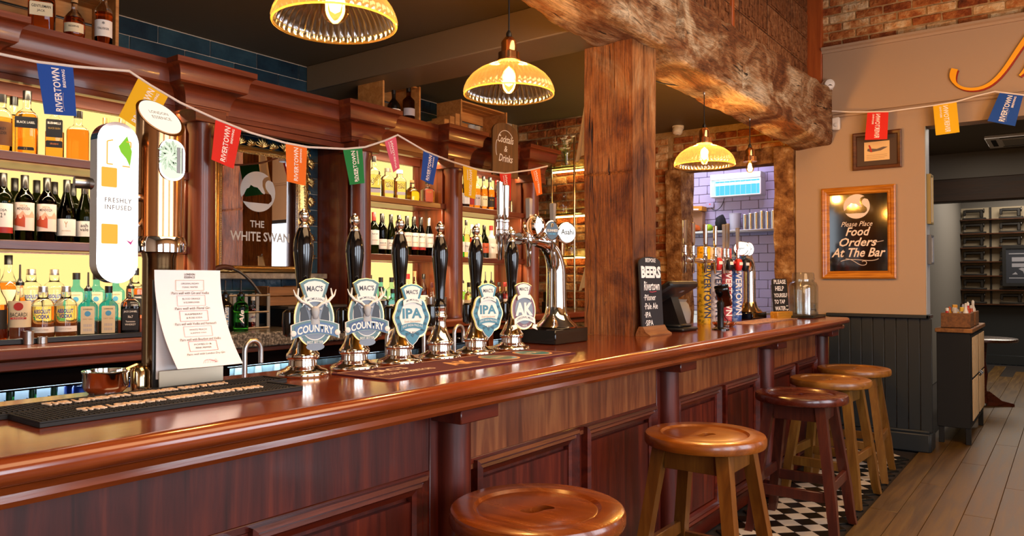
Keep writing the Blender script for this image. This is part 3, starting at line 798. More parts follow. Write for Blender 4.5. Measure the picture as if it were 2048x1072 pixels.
# ---------------------------------------------------------------- pendant lamps
m_shade = thin_glass('ribbed_amber_glass', (1.0, .84, .52, 1), 3.2, .075, .14)
m_bulb = glow('warm_filament', (1.0, .66, .24, 1), 30.0)
m_bulbg = thin_glass('amber_bulb_glass', (1.0, .75, .35, 1), .3)
SH = [(.1945, 0), (.1945, .012), (.190, .03), (.178, .056), (.157, .082), (.128, .104), (.095, .121), (.066, .131), (.052, .137), (.047, .143), (.047, .155)]
def shade_mesh(ribs=48):
    b = MB(); n = ribs*6
    vs_ = []; fs = []
    for (r, z) in SH:
        for k in range(n):
            a = 2*PI*k/n; f_ = .0065*abs(math.sin(ribs*a/2)) if .01 < z < .14 else 0
            vs_.append(((r+f_)*math.cos(a), (r+f_)*math.sin(a), z))
    for i in range(len(SH)-1):
        for k in range(n):
            k2 = (k+1) % n; fs.append((i*n+k, i*n+k2, (i+1)*n+k2, (i+1)*n+k))
    b.add(vs_, fs)
    me = b.mesh('glass_shade', R(60)); me.materials.append(m_shade); return me
SHADE = shade_mesh()
RIM = MB().tube([(.1955*math.cos(2*PI*k/72), .1955*math.sin(2*PI*k/72), 0) for k in range(72)], .0035, 8, True).mesh('rim'); RIM.materials.append(thin_glass('amber_rim_glass', (1., .80, .42, 1), 1.5, .35))
def holder_parts(t, z):
    obj('lampholder', MB().lathe([(.052, z), (.052, z+.006), (.047, z+.008), (.047, z+.036), (.036, z+.040), (.034, z+.046), (.034, z+.083), (.030, z+.09), (.018, z+.104), (.012, z+.108)], 28), m_copper, t)
    obj('cable_grip', MB().lathe([(.012, z+.106), (.013, z+.12), (.006, z+.135)], 14), m_blackp, t)
def pendant(label, x, y, z, ztop, power, swag=None, globe=False):
    t = thing('pendant_lamp', label, 'lamp', (x, y, z), 0, 'pendant lamps over the bar')
    obj('glass_shade', SHADE, m_shade, t); obj('rim', RIM, m_shade, t)
    holder_parts(t, .146)
    if globe: pr = [(.013, .15), (.014, .13), (.03, .105), (.044, .075), (.047, .055), (.042, .03), (.028, .012), (.0, .006)]
    else: pr = [(.013, .15), (.014, .13), (.024, .10), (.032, .07), (.032, .05), (.024, .028), (.012, .02), (0, .018)]
    obj('bulb', MB().lathe(pr[::-1], 24), m_bulbg, t)
    obj('filament', MB().lathe([(0, .035), (.016, .045), (.022, .07), (.018, .105), (0, .125)], 16), m_bulb, t)
    obj('cord', MB().tube([(0, 0, .27), (0, 0, ztop-z)], .0035, 8), m_cord, t)
    if swag:
        obj('swag_cord', MB().tube([(a-x, b_-y, c-z) for a, b_, c in swag], .0042, 8), m_cord, t)
        obj('cord_hook', MB().lathe([(.006, ztop-z-.02), (.008, ztop-z-.01), (.006, ztop-z)], 10), m_steel, t)
    l = point_light('pendant_glow', (x, y, z+.085), power, WARM, .044); l.parent = t; l.location = (0, 0, .085)
    return t
def bez(p0, p1, p2, p3, n=14):
    out = []
    for k in range(n+1):
        u = k/n; a = (1-u)**3; b_ = 3*u*(1-u)**2; c = 3*u*u*(1-u); d = u**3
        out.append(tuple(a*p0[i]+b_*p1[i]+c*p2[i]+d*p3[i] for i in range(len(p0))))
    return out
PW = 34
pendant('large ribbed glass pendant lamp cut off by the top of the picture', -1.90, 1.60, 2.225, 2.69, PW, [(-1.90, 1.6, 2.68), (-2.1, 1.9, 2.62), (-2.3, 2.2, 2.70), (-2.3, 2.4, 2.88)], True)
pendant('ribbed glass pendant lamp hanging left of the oak post', -1.97, 2.63, 2.213, 2.68, PW, bez((-1.97, 2.63, 2.68), (-2.0, 2.5, 2.66), (-2.25, 2.45, 2.60), (-2.3, 2.55, 2.88)), True)
pendant('ribbed glass pendant lamp in front of the kitchen hatch', -1.957, 4.79, 2.165, 2.66, PW*1.5, bez((-1.957, 4.79, 2.66), (-2.0, 4.6, 2.72), (-2.15, 4.15, 2.50), (-2.15, 4.18, 2.88)), True)
pendant('ribbed glass pendant lamp visible only as a reflection in the mirror', .30, 5.40, 2.38, 4.05, PW*2.4, None, True)
t = thing('bare_bulb_pendant', 'small bare filament bulb in a copper holder by the kitchen hatch', 'lamp', (-1.94, 5.63, 2.21))
holder_parts(t, .085)
obj('bulb', MB().lathe([(0, 0), (.014, .003), (.026, .016), (.031, .035), (.028, .056), (.018, .078), (.014, .09)], 20), m_bulbg, t)
obj('filament', MB().lathe([(0, .012), (.012, .02), (.014, .045), (.010, .07), (0, .075)], 12), m_bulb, t)
obj('cord', MB().tube([(0, 0, .2), (0, 0, .42)], .0035, 8), m_cord, t)
obj('cord_hook', MB().lathe([(.006, .40), (.008, .41), (.006, .42)], 10), m_steel, t)
l = point_light('bare_bulb_glow', (0, 0, 0), PW*1.1, WARM, .03); l.parent = t; l.location = (0, 0, .03)

# ---------------------------------------------------------------- hand pumps
m_teal = plain('teal_enamel', '#2f7486', .35); m_green = plain('grey_green_enamel', '#4c6e6c', .35)
m_navy = plain('blue_enamel', '#3d5f86', .35); m_maroon = plain('maroon_enamel', '#6e3a40', .35)
m_ivory = plain('ivory_enamel', '#e4dccb', .35); m_edge = plain('gilded_edge', (.85, .55, .14, 1), .3, 1.)
m_grey = plain('grey_etched_enamel', '#77808a', .4); m_dgrey = plain('dark_grey_print', '#3a3f45', .5)
m_lav = plain('pale_blue_enamel', '#9db4cf', .4)
def ell(rx, rz, cz=0, n=40, a0=0, a1=2*PI): return [(rx*math.cos(a0+(a1-a0)*k/n), cz+rz*math.sin(a0+(a1-a0)*k/n)) for k in range(n)]
def layer(t, name, poly, z0, z1, mat, M): return obj(name, MB().prism(poly, z0, z1), mat, t, R(30), None, M)
def band(w_, h, bow, y, n=16):
    up = [(-w_/2+w_*k/n, y+h/2+bow*(1-(2*k/n-1)**2)) for k in range(n+1)]
    dn = [(-w_/2+w_*k/n, y-h/2+bow*(1-(2*k/n-1)**2)) for k in range(n+1)]
    return dn+up[::-1]
CREST = [(-.030, 0), (.030, 0), (.036, .018), (.046, .050), (.026, .062), (0, .066), (-.026, .062), (-.046, .050), (-.036, .018)]
def off(poly, k): 
    cx = sum(p[0] for p in poly)/len(poly); cy = sum(p[1] for p in poly)/len(poly)
    return [(cx+(p[0]-cx)*k, cy+(p[1]-cy)*k) for p in poly]
def mv(poly, dx, dy, k=1.): return [(p[0]*k+dx, p[1]*k+dy) for p in poly]
def clip_parts(t, kind, M, bandm=None):
    # built in a plane (x across, y up), thickness along +z; clip centre at the origin
    if kind == 'stag':
        sc = 1.0
        ov = ell(.060, .082, -.012); foot = [(-.045, -.07), (.045, -.07), (.022, -.093), (.012, -.097), (0, -.108), (-.012, -.097), (-.022, -.093)]
        layer(t, 'clip_plate', mv(ov, 0, 0, 1.04), -.004, .004, m_edge, M); layer(t, 'clip_oval', ov, .004, .006, m_ivory, M)
        layer(t, 'clip_oval', off(ov, .95), .006, .0075, m_green, M); layer(t, 'clip_oval', off(ov, .80), .0075, .0085, m_ivory, M); layer(t, 'clip_field', off(ov, .76), .0085, .0095, m_grey, M)
        layer(t, 'clip_foot', foot, -.003, .0062, m_ivory, M); layer(t, 'clip_foot', off(foot, .86), .0062, .0078, m_green, M)
        for sx in (-1, 1):      # forest either side of the stag, antlers
            layer(t, 'clip_scene', [(sx*p[0], p[1]) for p in ([(.012, -.04), (.044, -.045), (.044, .02), (.03, .032), (.02, .0)] if sx > 0 else [(.012, -.04), (.02, .0), (.03, .032), (.044, .02), (.044, -.045)])], .0095, .0102, m_dgrey, M)
            an = MB(); an.tube([(sx*.006, .022, .012), (sx*.02, .034, .014), (sx*.042, .042, .015), (sx*.054, .058, .015), (sx*.050, .082, .014)], [.004, .0045, .0048, .004, .002], 8)
            an.tube([(sx*.046, .046, .015), (sx*.060, .060, .016), (sx*.066, .078, .015)], [.004, .003, .0015], 8)
            an.tube([(sx*.03, .038, .015), (sx*.034, .05, .016), (sx*.032, .062, .016)], [.0035, .003, .0015], 8)
            obj('antler', an, m_ivory, t, R(60), None, M)
        st = MB(); st.lathe([(.0, -.030), (.017, -.029), (.014, -.015), (.011, .0)], 14, RX(R(-90)) @ T(0, 0, 0) @ S(1, .5, 1) if False else Matrix(((1, 0, 0, 0), (0, 0, 1, 0), (0, -.4, 0, .012), (0, 0, 0, 1))))
        st.lathe([(0, -.014), (.007, -.012), (.009, -.004), (.013, .008), (.012, .02), (.006, .026), (0, .027)], 14, Matrix(((1, 0, 0, 0), (0, 0, 1, 0), (0, -.7, 0, .016), (0, 0, 0, 1))))
        for sx in (-1, 1): st.prism([(sx*.010, .018), (sx*.024, .024), (sx*.020, .014)] if sx > 0 else [(sx*.010, .018), (sx*.020, .014), (sx*.024, .024)], .010, .014)
        obj('stag_relief', st, plain('pewter_relief', '#a7a6a2', .4), t, R(60), None, M)
        layer(t, 'crest', mv(CREST, 0, .048), .002, .010, m_edge, M); layer(t, 'crest', mv(CREST, 0, .048, .97), .010, .0135, m_green, M); layer(t, 'crest', mv(CREST, 0, .056, .74), .0135, .0142, m_ivory, M)
        letter(t, "MAC'S", m_dgrey, M @ T(0, .081, .0146), .017, .050, .02)
        layer(t, 'ribbon', band(.076, .018, .012, .038), .012, .0155, m_ivory, M); letter(t, 'MCMULLEN', m_dgrey, M @ T(0, .044, .0158), .007, .05, .01, arc=.006)
        bd = band(.150, .044, .016, -.052); layer(t, 'name_band', bd, .006, .013, m_ivory, M); layer(t, 'name_band', off(bd, .95), .013, .0142, m_green, M); layer(t, 'name_band', band(.128, .033, .014, -.052), .0142, .0152, bandm or m_navy, M)
        letter(t, 'COUNTRY', m_ivory, M @ T(0, -.050, .0158), .024, .112, .03, arc=.010)
        for sx in (-1, 1): obj('rosette', MB().lathe([(.009, 0), (.009, .003), (.004, .005), (0, .005)], 14, T(sx*.068, -.055, .0142)), m_ivory, t, R(40), None, M)
        letter(t, 'BEST BITTER', m_ivory, M @ T(0, -.083, .0105), .008, .05, .01); layer(t, 'clip_scene', ell(.028, .012, -.097), .0078, .0098, m_grey, M)
    elif kind == 'ipa':
        sh = []
        for k in range(64):
            a = 2*PI*k/64; r = 1+.035*math.cos(8*a)
            sh.append((.066*r*math.cos(a), .078*r*math.sin(a)-.012))
        tail = [(-.032, -.075), (.032, -.075), (.016, -.098), (0, -.112), (-.016, -.098)]
        layer(t, 'clip_plate', mv(sh, 0, 0, 1.04), -.004, .004, m_edge, M); layer(t, 'clip_shield', sh, .004, .0065, m_ivory, M); layer(t, 'clip_tail', tail, -.003, .0063, m_ivory, M); layer(t, 'clip_tail', off(tail, .82), .0063, .0085, m_teal, M)
        layer(t, 'clip_shield', off(sh, .94), .0065, .008, m_teal, M); layer(t, 'clip_field', off(sh, .70), .008, .0095, m_ivory, M)
        for k in range(16):
            a = 2*PI*k/16; x, y = .054*math.cos(a), .064*math.sin(a)-.012
            layer(t, 'scroll', [(x+.007*math.cos(c), y+.007*math.sin(c)) for c in (a, a+1.9, a+PI, a-1.9)], .008, .0092, plain('dark_teal_print', '#1c4f60', .4), M)
        letter(t, 'IPA', m_teal, M @ T(0, .002, .0102), .036, .074, .035); letter(t, 'South Gate bottled', m_tan, M @ T(0, -.026, .0100), .008, .062, .0, .3)
        bd = band(.092, .018, .010, -.05); layer(t, 'ribbon', bd, .0095, .012, m_teal, M); letter(t, 'EAST INDIA PALE ALE', m_ivory, M @ T(0, -.045, .0123), .008, .076, .0, arc=.006)
        letter(t, '4.8%', m_dgrey, M @ T(0, -.066, .0102), .008, .03)
        layer(t, 'crest', mv(CREST, 0, .046, .92), .002, .010, m_edge, M); layer(t, 'crest', mv(CREST, 0, .046, .88), .010, .0135, m_teal, M); layer(t, 'crest', mv(CREST, 0, .054, .68), .0135, .0142, m_ivory, M)
        letter(t, "MAC'S", m_dgrey, M @ T(0, .077, .0146), .015, .044, .02)
        layer(t, 'ribbon', band(.070, .017, .011, .038), .012, .0155, m_ivory, M); letter(t, 'MCMULLEN', m_dgrey, M @ T(0, .044, .0158), .006, .046, .01, arc=.006)
    else:
        ov = ell(.058, .078, -.008)
        layer(t, 'clip_plate', mv(ov, 0, 0, 1.05), -.004, .004, m_edge, M); layer(t, 'clip_oval', ov, .004, .0065, m_ivory, M); layer(t, 'clip_oval', off(ov, .94), .0065, .008, m_maroon, M); layer(t, 'clip_field', off(ov, .76), .008, .009, m_grey, M)
        letter(t, 'AK', m_ivory, M @ T(0, -.004, .0105), .056, .088, .05); 
        bd = band(.104, .024, .018, -.058); layer(t, 'ribbon', bd, .010, .0135, m_ivory, M); letter(t, 'ORIGINAL MILD', m_dgrey, M @ T(0, -.050, .0138), .009, .08, .01, arc=.012)
        for sx in (-1, 1): layer(t, 'ribbon_tail', [(sx*.044, -.068), (sx*.066, -.072), (sx*.058, -.082), (sx*.064, -.094), (sx*.036, -.084)][::sx], .006, .0105, m_ivory, M)
        letter(t, '1833', m_ivory, M @ T(0, -.074, .0095), .008, .024, .01)
        layer(t, 'crest', mv(CREST, 0, .050, .9), .002, .010, m_edge, M); layer(t, 'crest', mv(CREST, 0, .050, .86), .010, .0135, m_maroon, M); layer(t, 'crest', mv(CREST, 0, .058, .68), .0135, .0142, m_ivory, M)
        letter(t, "MAC'S", m_dgrey, M @ T(0, .081, .0146), .015, .044, .02); layer(t, 'ribbon', band(.066, .016, .010, .042), .012, .0155, m_ivory, M)
P_BASE = MB().lathe([(.078, 0), (.081, .004), (.081, .010), (.074, .018), (.056, .024), (.050, .030), (.044, .033), (.043, .050), (.050, .054), (.052, .062), (.050, .070), (.046, .074), (.036, .092), (.027, .115), (.0225, .14), (.024, .152), (.0295, .157), (.030, .164), (.024, .170), (.0215, .182), (.025, .188), (.025, .198)], 40).mesh('pump_base', R(50)); P_BASE.materials.append(m_pump)
P_HAND = MB().lathe([(.020, .196), (.024, .200), (.024, .207), (.019, .212), (.0185, .24), (.020, .28), (.0255, .335), (.0305, .380), (.0315, .400), (.029, .425), (.022, .450), (.0135, .468)], 32).mesh('handle', R(50)); P_HAND.materials.append(m_black)
P_FIN = MB().lathe([(.0155, .464), (.0165, .468), (.0155, .474), (.010, .478), (.0085, .482), (.012, .486), (.0165, .494), (.0172, .502), (.015, .511), (.009, .518), (.005, .520), (.005, .524), (0, .526)], 24).mesh('finial', R(50)); P_FIN.materials.append(m_pump)
def hand_pump(label, y, kind, bandm=None):
    t = thing('hand_pump', label, 'beer pump', (-1.94, y, 1.10), 0, 'hand pumps along the bar')
    obj('pump_base', P_BASE, m_pump, t); obj('handle', P_HAND, m_black, t); obj('finial', P_FIN, m_pump, t)
    sp = MB(); sp.tube([(0, -.018, .165), (0, -.045, .168)], .008, 10); sp.lathe([(.010, .125), (.019, .132), (.022, .165), (.020, .20), (.010, .208)], 16, T(0, -.052, 0))
    obj('side_lever', sp, m_black, t)
    if kind:
        z = .192 if kind == 'stag' else .180
        obj('clip_bracket', MB().box(.02, .062, -.008, .008, z-.03, z-.015), m_dsteel, t)
        clip_parts(t, kind, T(.068, -.012, z) @ RZ(R(90-22)) @ FRONT @ RX(R(-4)), bandm)
    return t
hand_pump('hand pump nearest the black bar mat, stag badge lettered in pale blue', 1.510, 'stag')
hand_pump('second hand pump with a stag badge, its band darker blue', 1.722, 'stag', plain('dark_blue_enamel', '#24406a', .35))
hand_pump('third hand pump from the black mat, with a teal shield badge', 1.935, 'ipa')
hand_pump('hand pump without any badge, black handle and silver base', 2.150, None)
hand_pump('fifth hand pump from the black mat, with a teal shield badge', 2.365, 'ipa')
hand_pump('hand pump with an oval maroon badge beside the chrome beer font', 2.610, 'ak')
ord_ = ['first', 'second', 'third', 'fourth']
for k, y in enumerate((1.430, 2.055, 2.262, 2.452)):
    b = MB(); pts = [(-2.13, y, 1.06), (-2.13, y, 1.17)]+[(-2.13+.045*0, y+.030-.030*math.cos(a), 1.17+.034*math.sin(a)) for a in [PI*j/10 for j in range(11)]]+[(-2.13, y+.06, 1.13)]
    b.tube(pts, .0085, 12)
    tag(obj('swan_neck_spout', b, m_steel), ['bent steel swan-neck spout standing clear beside the black bar mat', 'bent steel swan-neck spout behind the third hand pump', 'bent steel swan-neck spout behind the pump without a badge', 'bent steel swan-neck spout behind the fifth hand pump'][k], 'beer spout', 'swan-neck spouts behind the pumps')

# ---------------------------------------------------------------- mats and runners on the bar
def slab_poly(name, poly, z0, z1, mat, parent=None):
    return obj(name, MB().prism(poly, z0, z1), mat, parent)
m_cream2 = plain('cream_rubber', '#e2c3a4', .7)
def rubber_mat(label, x0, x1, y0, y1, ty):
    t = thing('rubber_bar_mat', label, 'bar mat', ((x0+x1)/2, (y0+y1)/2, 1.1005), 0, 'rubber bar mats'); hx, hy = (x1-x0)/2, (y1-y0)/2
    obj('mat_base', MB().box(-hx, hx, -hy, hy, 0, .009, .001), m_rubber, t)
    obj('mat_rim', MB().box(-hx, -hx+.006, -hy, hy, .009, .013, .001).box(hx-.006, hx, -hy, hy, .009, .013, .001).box(-hx+.006, hx-.006, -hy, -hy+.006, .009, .013, .001).box(-hx+.006, hx-.006, hy-.006, hy, .009, .013, .001), m_rubber, t)
    st = MB(); nx = int((x1-x0-.02)/.0105); ny = int((y1-y0-.02)/.0105)
    for i in range(nx):
        for j in range(ny):
            x = -hx+.014+i*.0105; y = -hy+.014+j*.0105
            st.box(x-.0032, x+.0032, y-.0032, y+.0032, .009, .0125)
    o = obj('rubber_studs', st, m_rubber, t, None); o['kind'] = 'stuff'
    letter(t, 'THE LONDON ESSENCE COMPANY', m_cream2, T(.0, ty-(y0+y1)/2, .0135) @ RZ(R(90)), .036, .47, .045, .12, ext=.04)
rubber_mat('black rubber bar mat at the front with cream lettering', -1.835, -1.675, .655, 1.305, 1.0)
rubber_mat('black rubber bar mat behind the front one, cream lettering, by the menu', -1.952, -1.838, .58, 1.375, .985)
t = thing('bar_runner', 'maroon cloth bar runner with badges printed along it', 'bar runner', (-1.755, 2.10, 1.1005))
def rrect(w_, h, r=.01, n=5):
    o_ = []
    for cx, cy, a0 in ((w_/2-r, h/2-r, 0), (-w_/2+r, h/2-r, 90), (-w_/2+r, -h/2+r, 180), (w_/2-r, -h/2+r, 270)):
        o_ += [(cx+r*math.cos(R(a0+90*k/n)), cy+r*math.sin(R(a0+90*k/n))) for k in range(n+1)]
    return o_
m_run = plain('maroon_cloth', '#4c1622', .85, bump=.2, bscale=300)
slab_poly('cloth', rrect(.265, 1.05), 0, .004, m_run, t)
m_gprint = plain('gold_print', '#c89a68', .7)
fr = MB(); p = rrect(.235, 1.02, .004, 2)
for a, c in zip(p, p[1:]+p[:1]): bar(fr, (*a, .0042), (*c, .0042), .0025, .0012)
obj('border', fr, m_gprint, t)
Mr = lambda y: T(0, y, .0046) @ RZ(R(90))
letter(t, "MAC'S", plain('pale_print', '#d9c4b4', .7), T(-.05, -.36, .0046) @ RZ(R(90)), .05, .17, .03)
letter(t, 'MCMULLEN OF HERTFORD', MATS['pale_print'], T(.03, -.36, .0046) @ RZ(R(90)), .035, .28, .02)
letter(t, 'AK', m_gprint, T(.0, -.05, .0046) @ RZ(R(90)), .09, .15, .04)
for yy, mm in ((.18, m_green), (.40, m_teal)):
    obj('printed_badge', MB().lathe([(.085, 0), (.085, .001)], 32, T(0, yy, .004) @ S(1, .85, 1)), m_gprint, t); obj('printed_badge', MB().lathe([(.075, 0), (.075, .0014)], 32, T(0, yy, .004) @ S(1, .85, 1)), mm, t)
    letter(t, 'IPA' if mm is m_teal else 'COUNTRY', MATS['pale_print'], T(0, yy, .0056) @ RZ(R(90)), .03, .08, .03)

# ---------------------------------------------------------------- tonic dispenser tower and menu
t = thing('tonic_dispenser', 'tall copper drinks tower with a glowing rounded panel at its side', 'drinks dispenser', (-2.078, 1.118, 1.1), FACE_X)
m_tow = plain('rose_copper', (.60, .31, .14, 1), .17, 1.)
m_panelink = plain('brown_panel_print', '#4a2c18', .8)
# column with a slanted top (cut towards the drinkers = -Y local)
b = MB(); n = 48; rr = .063
vs_ = []
for z in (.42, .66):
    for k in range(n): a = 2*PI*k/n; vs_.append((rr*math.cos(a), rr*math.sin(a), z))
for k in range(n):
    a = 2*PI*k/n; vs_.append((rr*math.cos(a), rr*math.sin(a), .762+.95*rr*math.sin(a)))
fs = [(i*n+k, i*n+(k+1) % n, (i+1)*n+(k+1) % n, (i+1)*n+k) for i in range(2) for k in range(n)]+[tuple(2*n+k for k in range(n))]
b.add(vs_, fs); obj('column', b, m_tow, t)
MS = Matrix(((1, 0, 0, 0), (0, 1, 0, 0), (0, .95, 1, .7635), (0, 0, 0, 1)))
bb_ = MB().lathe([(.055, 0), (.055, .003)], 40, MS); obj('top_badge', bb_, glow('lit_badge', '#fff2dc', .8), t, R(30))
for w2, dy in (('LONDON', .010), ('ESSENCE', -.008)): letter(t, w2, m_panelink, Matrix(), .010, .055, .0).data.transform(MS @ T(0, dy, .0045))
obj('column', MB().lathe([(.044, .0), (.044, .36), (.050, .385)], 36), plain('dark_bronze', (.22, .13, .06, 1), .2, 1.), t)
obj('chrome_collar', MB().lathe([(.056, .375), (.070, .378), (.071, .405), (.066, .42), (.056, .425)], 40), m_chrome, t)
w_ = MB(); w_.prism(rrect(.074, .115, .034, 8), -.003, .004, T(0, -.062, .635) @ FRONT); obj('window_bezel', w_, m_chrome, t)
obj('window_glass', MB().prism(rrect(.064, .104, .030, 8), .004, .0055, T(0, -.062, .635) @ FRONT), glow('lit_window', '#dfe9d0', .9), t)
lf = MB()
for k in range(26):
    a = k*2.4; r_ = .008+.0009*k; lf.prism([(0, 0), (.009, .003), (.017, .011), (.006, .010)], 0, .0012, T(-.008+r_*.7*math.cos(a), -.0676, .645+r_*math.sin(a)) @ FRONT @ RZ(a))
obj('etched_leaves', lf, plain('silver_leaf', '#8b9a80', .3, .6), t)
obj('window_bar', MB().box(.012, .022, -.069, -.0665, .60, .672).box(.026, .030, -.069, -.0665, .60, .672), m_dsteel, t)
# side panel: frame, lit face, prints, arms
PX = -.135
fm = MB(); fm.prism(rrect(.108, .43, .053, 10), -.022, .018, T(PX, -.02, .507) @ FRONT); obj('panel_body', fm, m_chrome, t, R(50))
obj('panel_face', MB().prism(rrect(.092, .412, .045, 10), .018, .0195, T(PX, -.02, .507) @ FRONT), glow('lit_white_face', '#fff6ec', 1.1), t, label='glowing white panel face with fruit prints')
MP = T(PX, -.02, .507) @ FRONT
m_or = glow('lit_orange_print', '#f6b648', .8); m_gr = glow('lit_green_print', '#8cc83a', .8); m_pk = glow('lit_pink_print', '#d8408c', .7)
obj('fruit_print', MB().prism(rrect(.040, .052, .003), .0195, .0200, T(-.024, .065, 0)), m_or, t, None, None, MP)
obj('fruit_print', MB().prism(rrect(.042, .052, .003), .0195, .0200, T(-.022, -.085, 0)), m_or, t, None, None, MP)
obj('fruit_print', MB().prism([(.0, .15), (.006, .135), (.02, .12), (.03, .10), (.035, .14), (.022, .18)], .0195, .0200), m_gr, t, None, None, MP)
obj('fruit_print', MB().prism([(.022, -.10), (.034, -.112), (.042, -.095), (.034, -.105)], .0195, .0200), m_pk, t, None, None, MP)
fr = MB()
for a, c in (((-.03, .16), (-.03, .10)), ((-.03, .10), (-.015, .10)), ((-.03, .16), (-.015, .165)), ((.02, .165), (.032, .165)), ((.032, .165), (.032, .15)), ((.01, .098), (.03, .098))): bar(fr, (*a, .0198), (*c, .0198), .003, .0006)
obj('print_frame', fr, m_or, t, None, None, MP)
letter(t, 'FRESHLY', m_panelink, MP @ T(0, .005, .0203), .012, .07, .0, space=1.2); letter(t, 'INFUSED', m_panelink, MP @ T(0, -.014, .0203), .012, .07, .0, space=1.2)
ar = MB(); ar.tube([(PX, .03, .56), (PX-.075, .045, .56)], .016, 16); ar.tube([(PX+.03, .0, .53), (-.05, 0, .53)], .012, 12); ar.tube([(PX+.03, 0, .48), (-.045, 0, .44)], .009, 10)
obj('panel_arm', ar, m_steel, t)

t = thing('menu_holder', 'steel menu stand on the bar holding a drinks card', 'menu stand', (-1.978, 1.150, 1.1005), FACE_X-R(4))
obj('stand_foot', MB().box(-.092, .092, -.02, .035, 0, .006, .002), m_steel, t); obj('stand_front', MB().box(-.092, .092, -.022, -.019, 0, .055, .001), plain('bronzed_steel', (.30, .24, .17, 1), .35, 1.), t)
obj('stand_back', MB().box(-.092, .092, .018, .021, 0, .30, .001), m_dsteel, t)
t = thing('menu_card', 'white printed drinks menu curling out of its steel stand', 'menu', (-1.978, 1.150, 1.1005), FACE_X-R(4))
def card_y(v): return .008-.085*max(0, .82-v)**1.6 if v > .0 else 0
b = MB(); b.grid(lambda u, v: (-.094+.188*u+.030*(1-v)**2, .004-.075*(1-v)**2.2-.006*math.sin(u*PI), .062+.265*v), 14, 18)
b2 = [(x, y+.0012, z) for x, y, z in b.v]; b.add(b2, [f_[::-1] for f_ in b.f])
obj('sheet', b, m_card, t, R(60))
obj('rear_sheet', MB().box(-.086, .090, .008, .010, .03, .30), m_card, t)
def on_card(x, v, z=.0012): 
    y = .004-.075*(1-v)**2.2-.006*math.sin(.5*PI)
    sl = .075*2.2*(1-v)**1.2/.265
    return T(x+.030*(1-v)**2, y-z, .062+.265*v) @ FRONT @ RX(-math.atan(sl))
letter(t, 'LONDON', m_ink, on_card(0, .955), .006, .030, .015); letter(t, 'ESSENCE', m_ink, on_card(0, .925), .006, .030, .015)
m_pinkb = plain('rose_ink', '#d08a86', .8)
rows = [('ORIGINAL INDIAN|TONIC WATER', 'Pairs well with Gin and Vodka', .84, .76, m_tan), ('BLOOD ORANGE|& ELDERFLOWER', 'Pairs well with Floral Gin', .68, .60, m_pinkb), ('RASPBERRY|& ROSE SODA', 'Pairs well with Vodka and Vermouth', .52, .44, m_red), ('WHITE PEACH|& JASMINE SODA', 'Pairs well with Bourbon and Vodka', .36, .28, m_pinkb), ('POMELO &|PINK PEPPER', 'Pairs well with London Dry Gin', .21, .13, m_red)]
for a, c, v1, v2, mm in rows:
    M = on_card(0, v1)
    fr = MB()
    for p, q_ in zip([(-.04, -.0145), (.04, -.0145), (.04, .0145), (-.04, .0145)], [(.04, -.0145), (.04, .0145), (-.04, .0145), (-.04, -.0145)]): bar(fr, (*p, 0), (*q_, 0), .0008, .0005)
    obj('print_frame', fr, mm, t, None, None, M)
    l1, l2 = a.split('|'); letter(t, l1, m_ink, M @ T(0, .005, .0003), .0045, .05); letter(t, l2, m_ink, M @ T(0, -.005, .0003), .0045, .045)
    letter(t, c, m_ink, on_card(0, v2), .0072, .0023*len(c)+.04, 0, .2)
fr = MB()
for k in range(9): fr.tube([(-.02+.005*k, -.004, 0), (-.015+.004*k, .004+.003*math.sin(k), 0), (.0+.003*k, .007-.001*k, 0), (.02-.001*k, -.003, 0)], .0003, 4)
obj('fruit_drawing', fr, m_pinkb, t, None, None, on_card(0, .05))
t = thing('chrome_drip_ring', 'round polished chrome drip cup on the back edge of the bar', 'drip cup', (-2.06, .965, 1.1005))
obj('cup', MB().lathe([(.040, 0), (.052, .012), (.055, .02), (.055, .052), (.058, .056), (.058, .060), (.053, .060), (.050, .03), (0, .028)], 40), m_chrome, t)
obj('arm', MB().lathe([(.026, 0), (.026, .05), (.018, .062), (.022, .066)], 20, T(.01, .088, 0)).tube([(.005, .05, .058), (.01, .075, .068), (.01, .09, .066)], .006, 8), m_brass, t)

# ---------------------------------------------------------------- chrome beer font (three taps)
def tap_badge(t, M, r, face, words_, oval=1.0, wm=None):
    obj('badge_rim', MB().lathe([(r, -.012), (r+.004, -.008), (r+.004, .006), (r, .009)], 36), m_chrome, t, R(40), None, M @ S(1, oval, 1))
    o = obj('badge_face', MB().lathe([(r*.97, .006), (r*.97, .0095)], 36), face, t, R(40), None, M @ S(1, oval, 1))
    for (s_, y, h, wd, mm) in words_: letter(t, s_, mm, M @ T(0, y, .0102), h, wd, .02, wm or 0)
def tap(t, x, y, z, hh=.11, square=True):
    obj('tap_valve', MB().lathe([(.006, -.115), (.009, -.11), (.011, -.06), (.013, -.05), (.013, -.02), (.016, -.015), (.016, .015), (.012, .02), (.012, .05), (.015, .053), (.015, .062)], 18, T(x, y, z)), m_chrome, t)
    obj('tap_handle', MB().lathe([(.008, .062), (.013, .085), (.016, .062+hh), (.012, .066+hh)], 4 if square else 16, T(x, y, z) @ RZ(R(0)), sq=None), m_steel if square else m_chrome, t, R(20))
t = thing('beer_font', 'curved chrome beer font with round badges standing beside the oak post', 'beer tap', (-2.005, 3.06, 1.1005))
obj('base_box', MB().box(-.10, .10, -.16, .13, 0, .070, .004), m_black, t)
obj('column_foot', MB().lathe([(.100, .070), (.104, .076), (.096, .086), (.072, .105), (.056, .135), (.050, .17)], 36), m_chrome, t)
pth = [(0, 0, .16), (0, 0, .33)]+[(0, -.15+.15*math.cos(a), .33+.155*math.sin(a)) for a in [R(90)*k/8 for k in range(1, 9)]]+[(0, -.19, .487)]
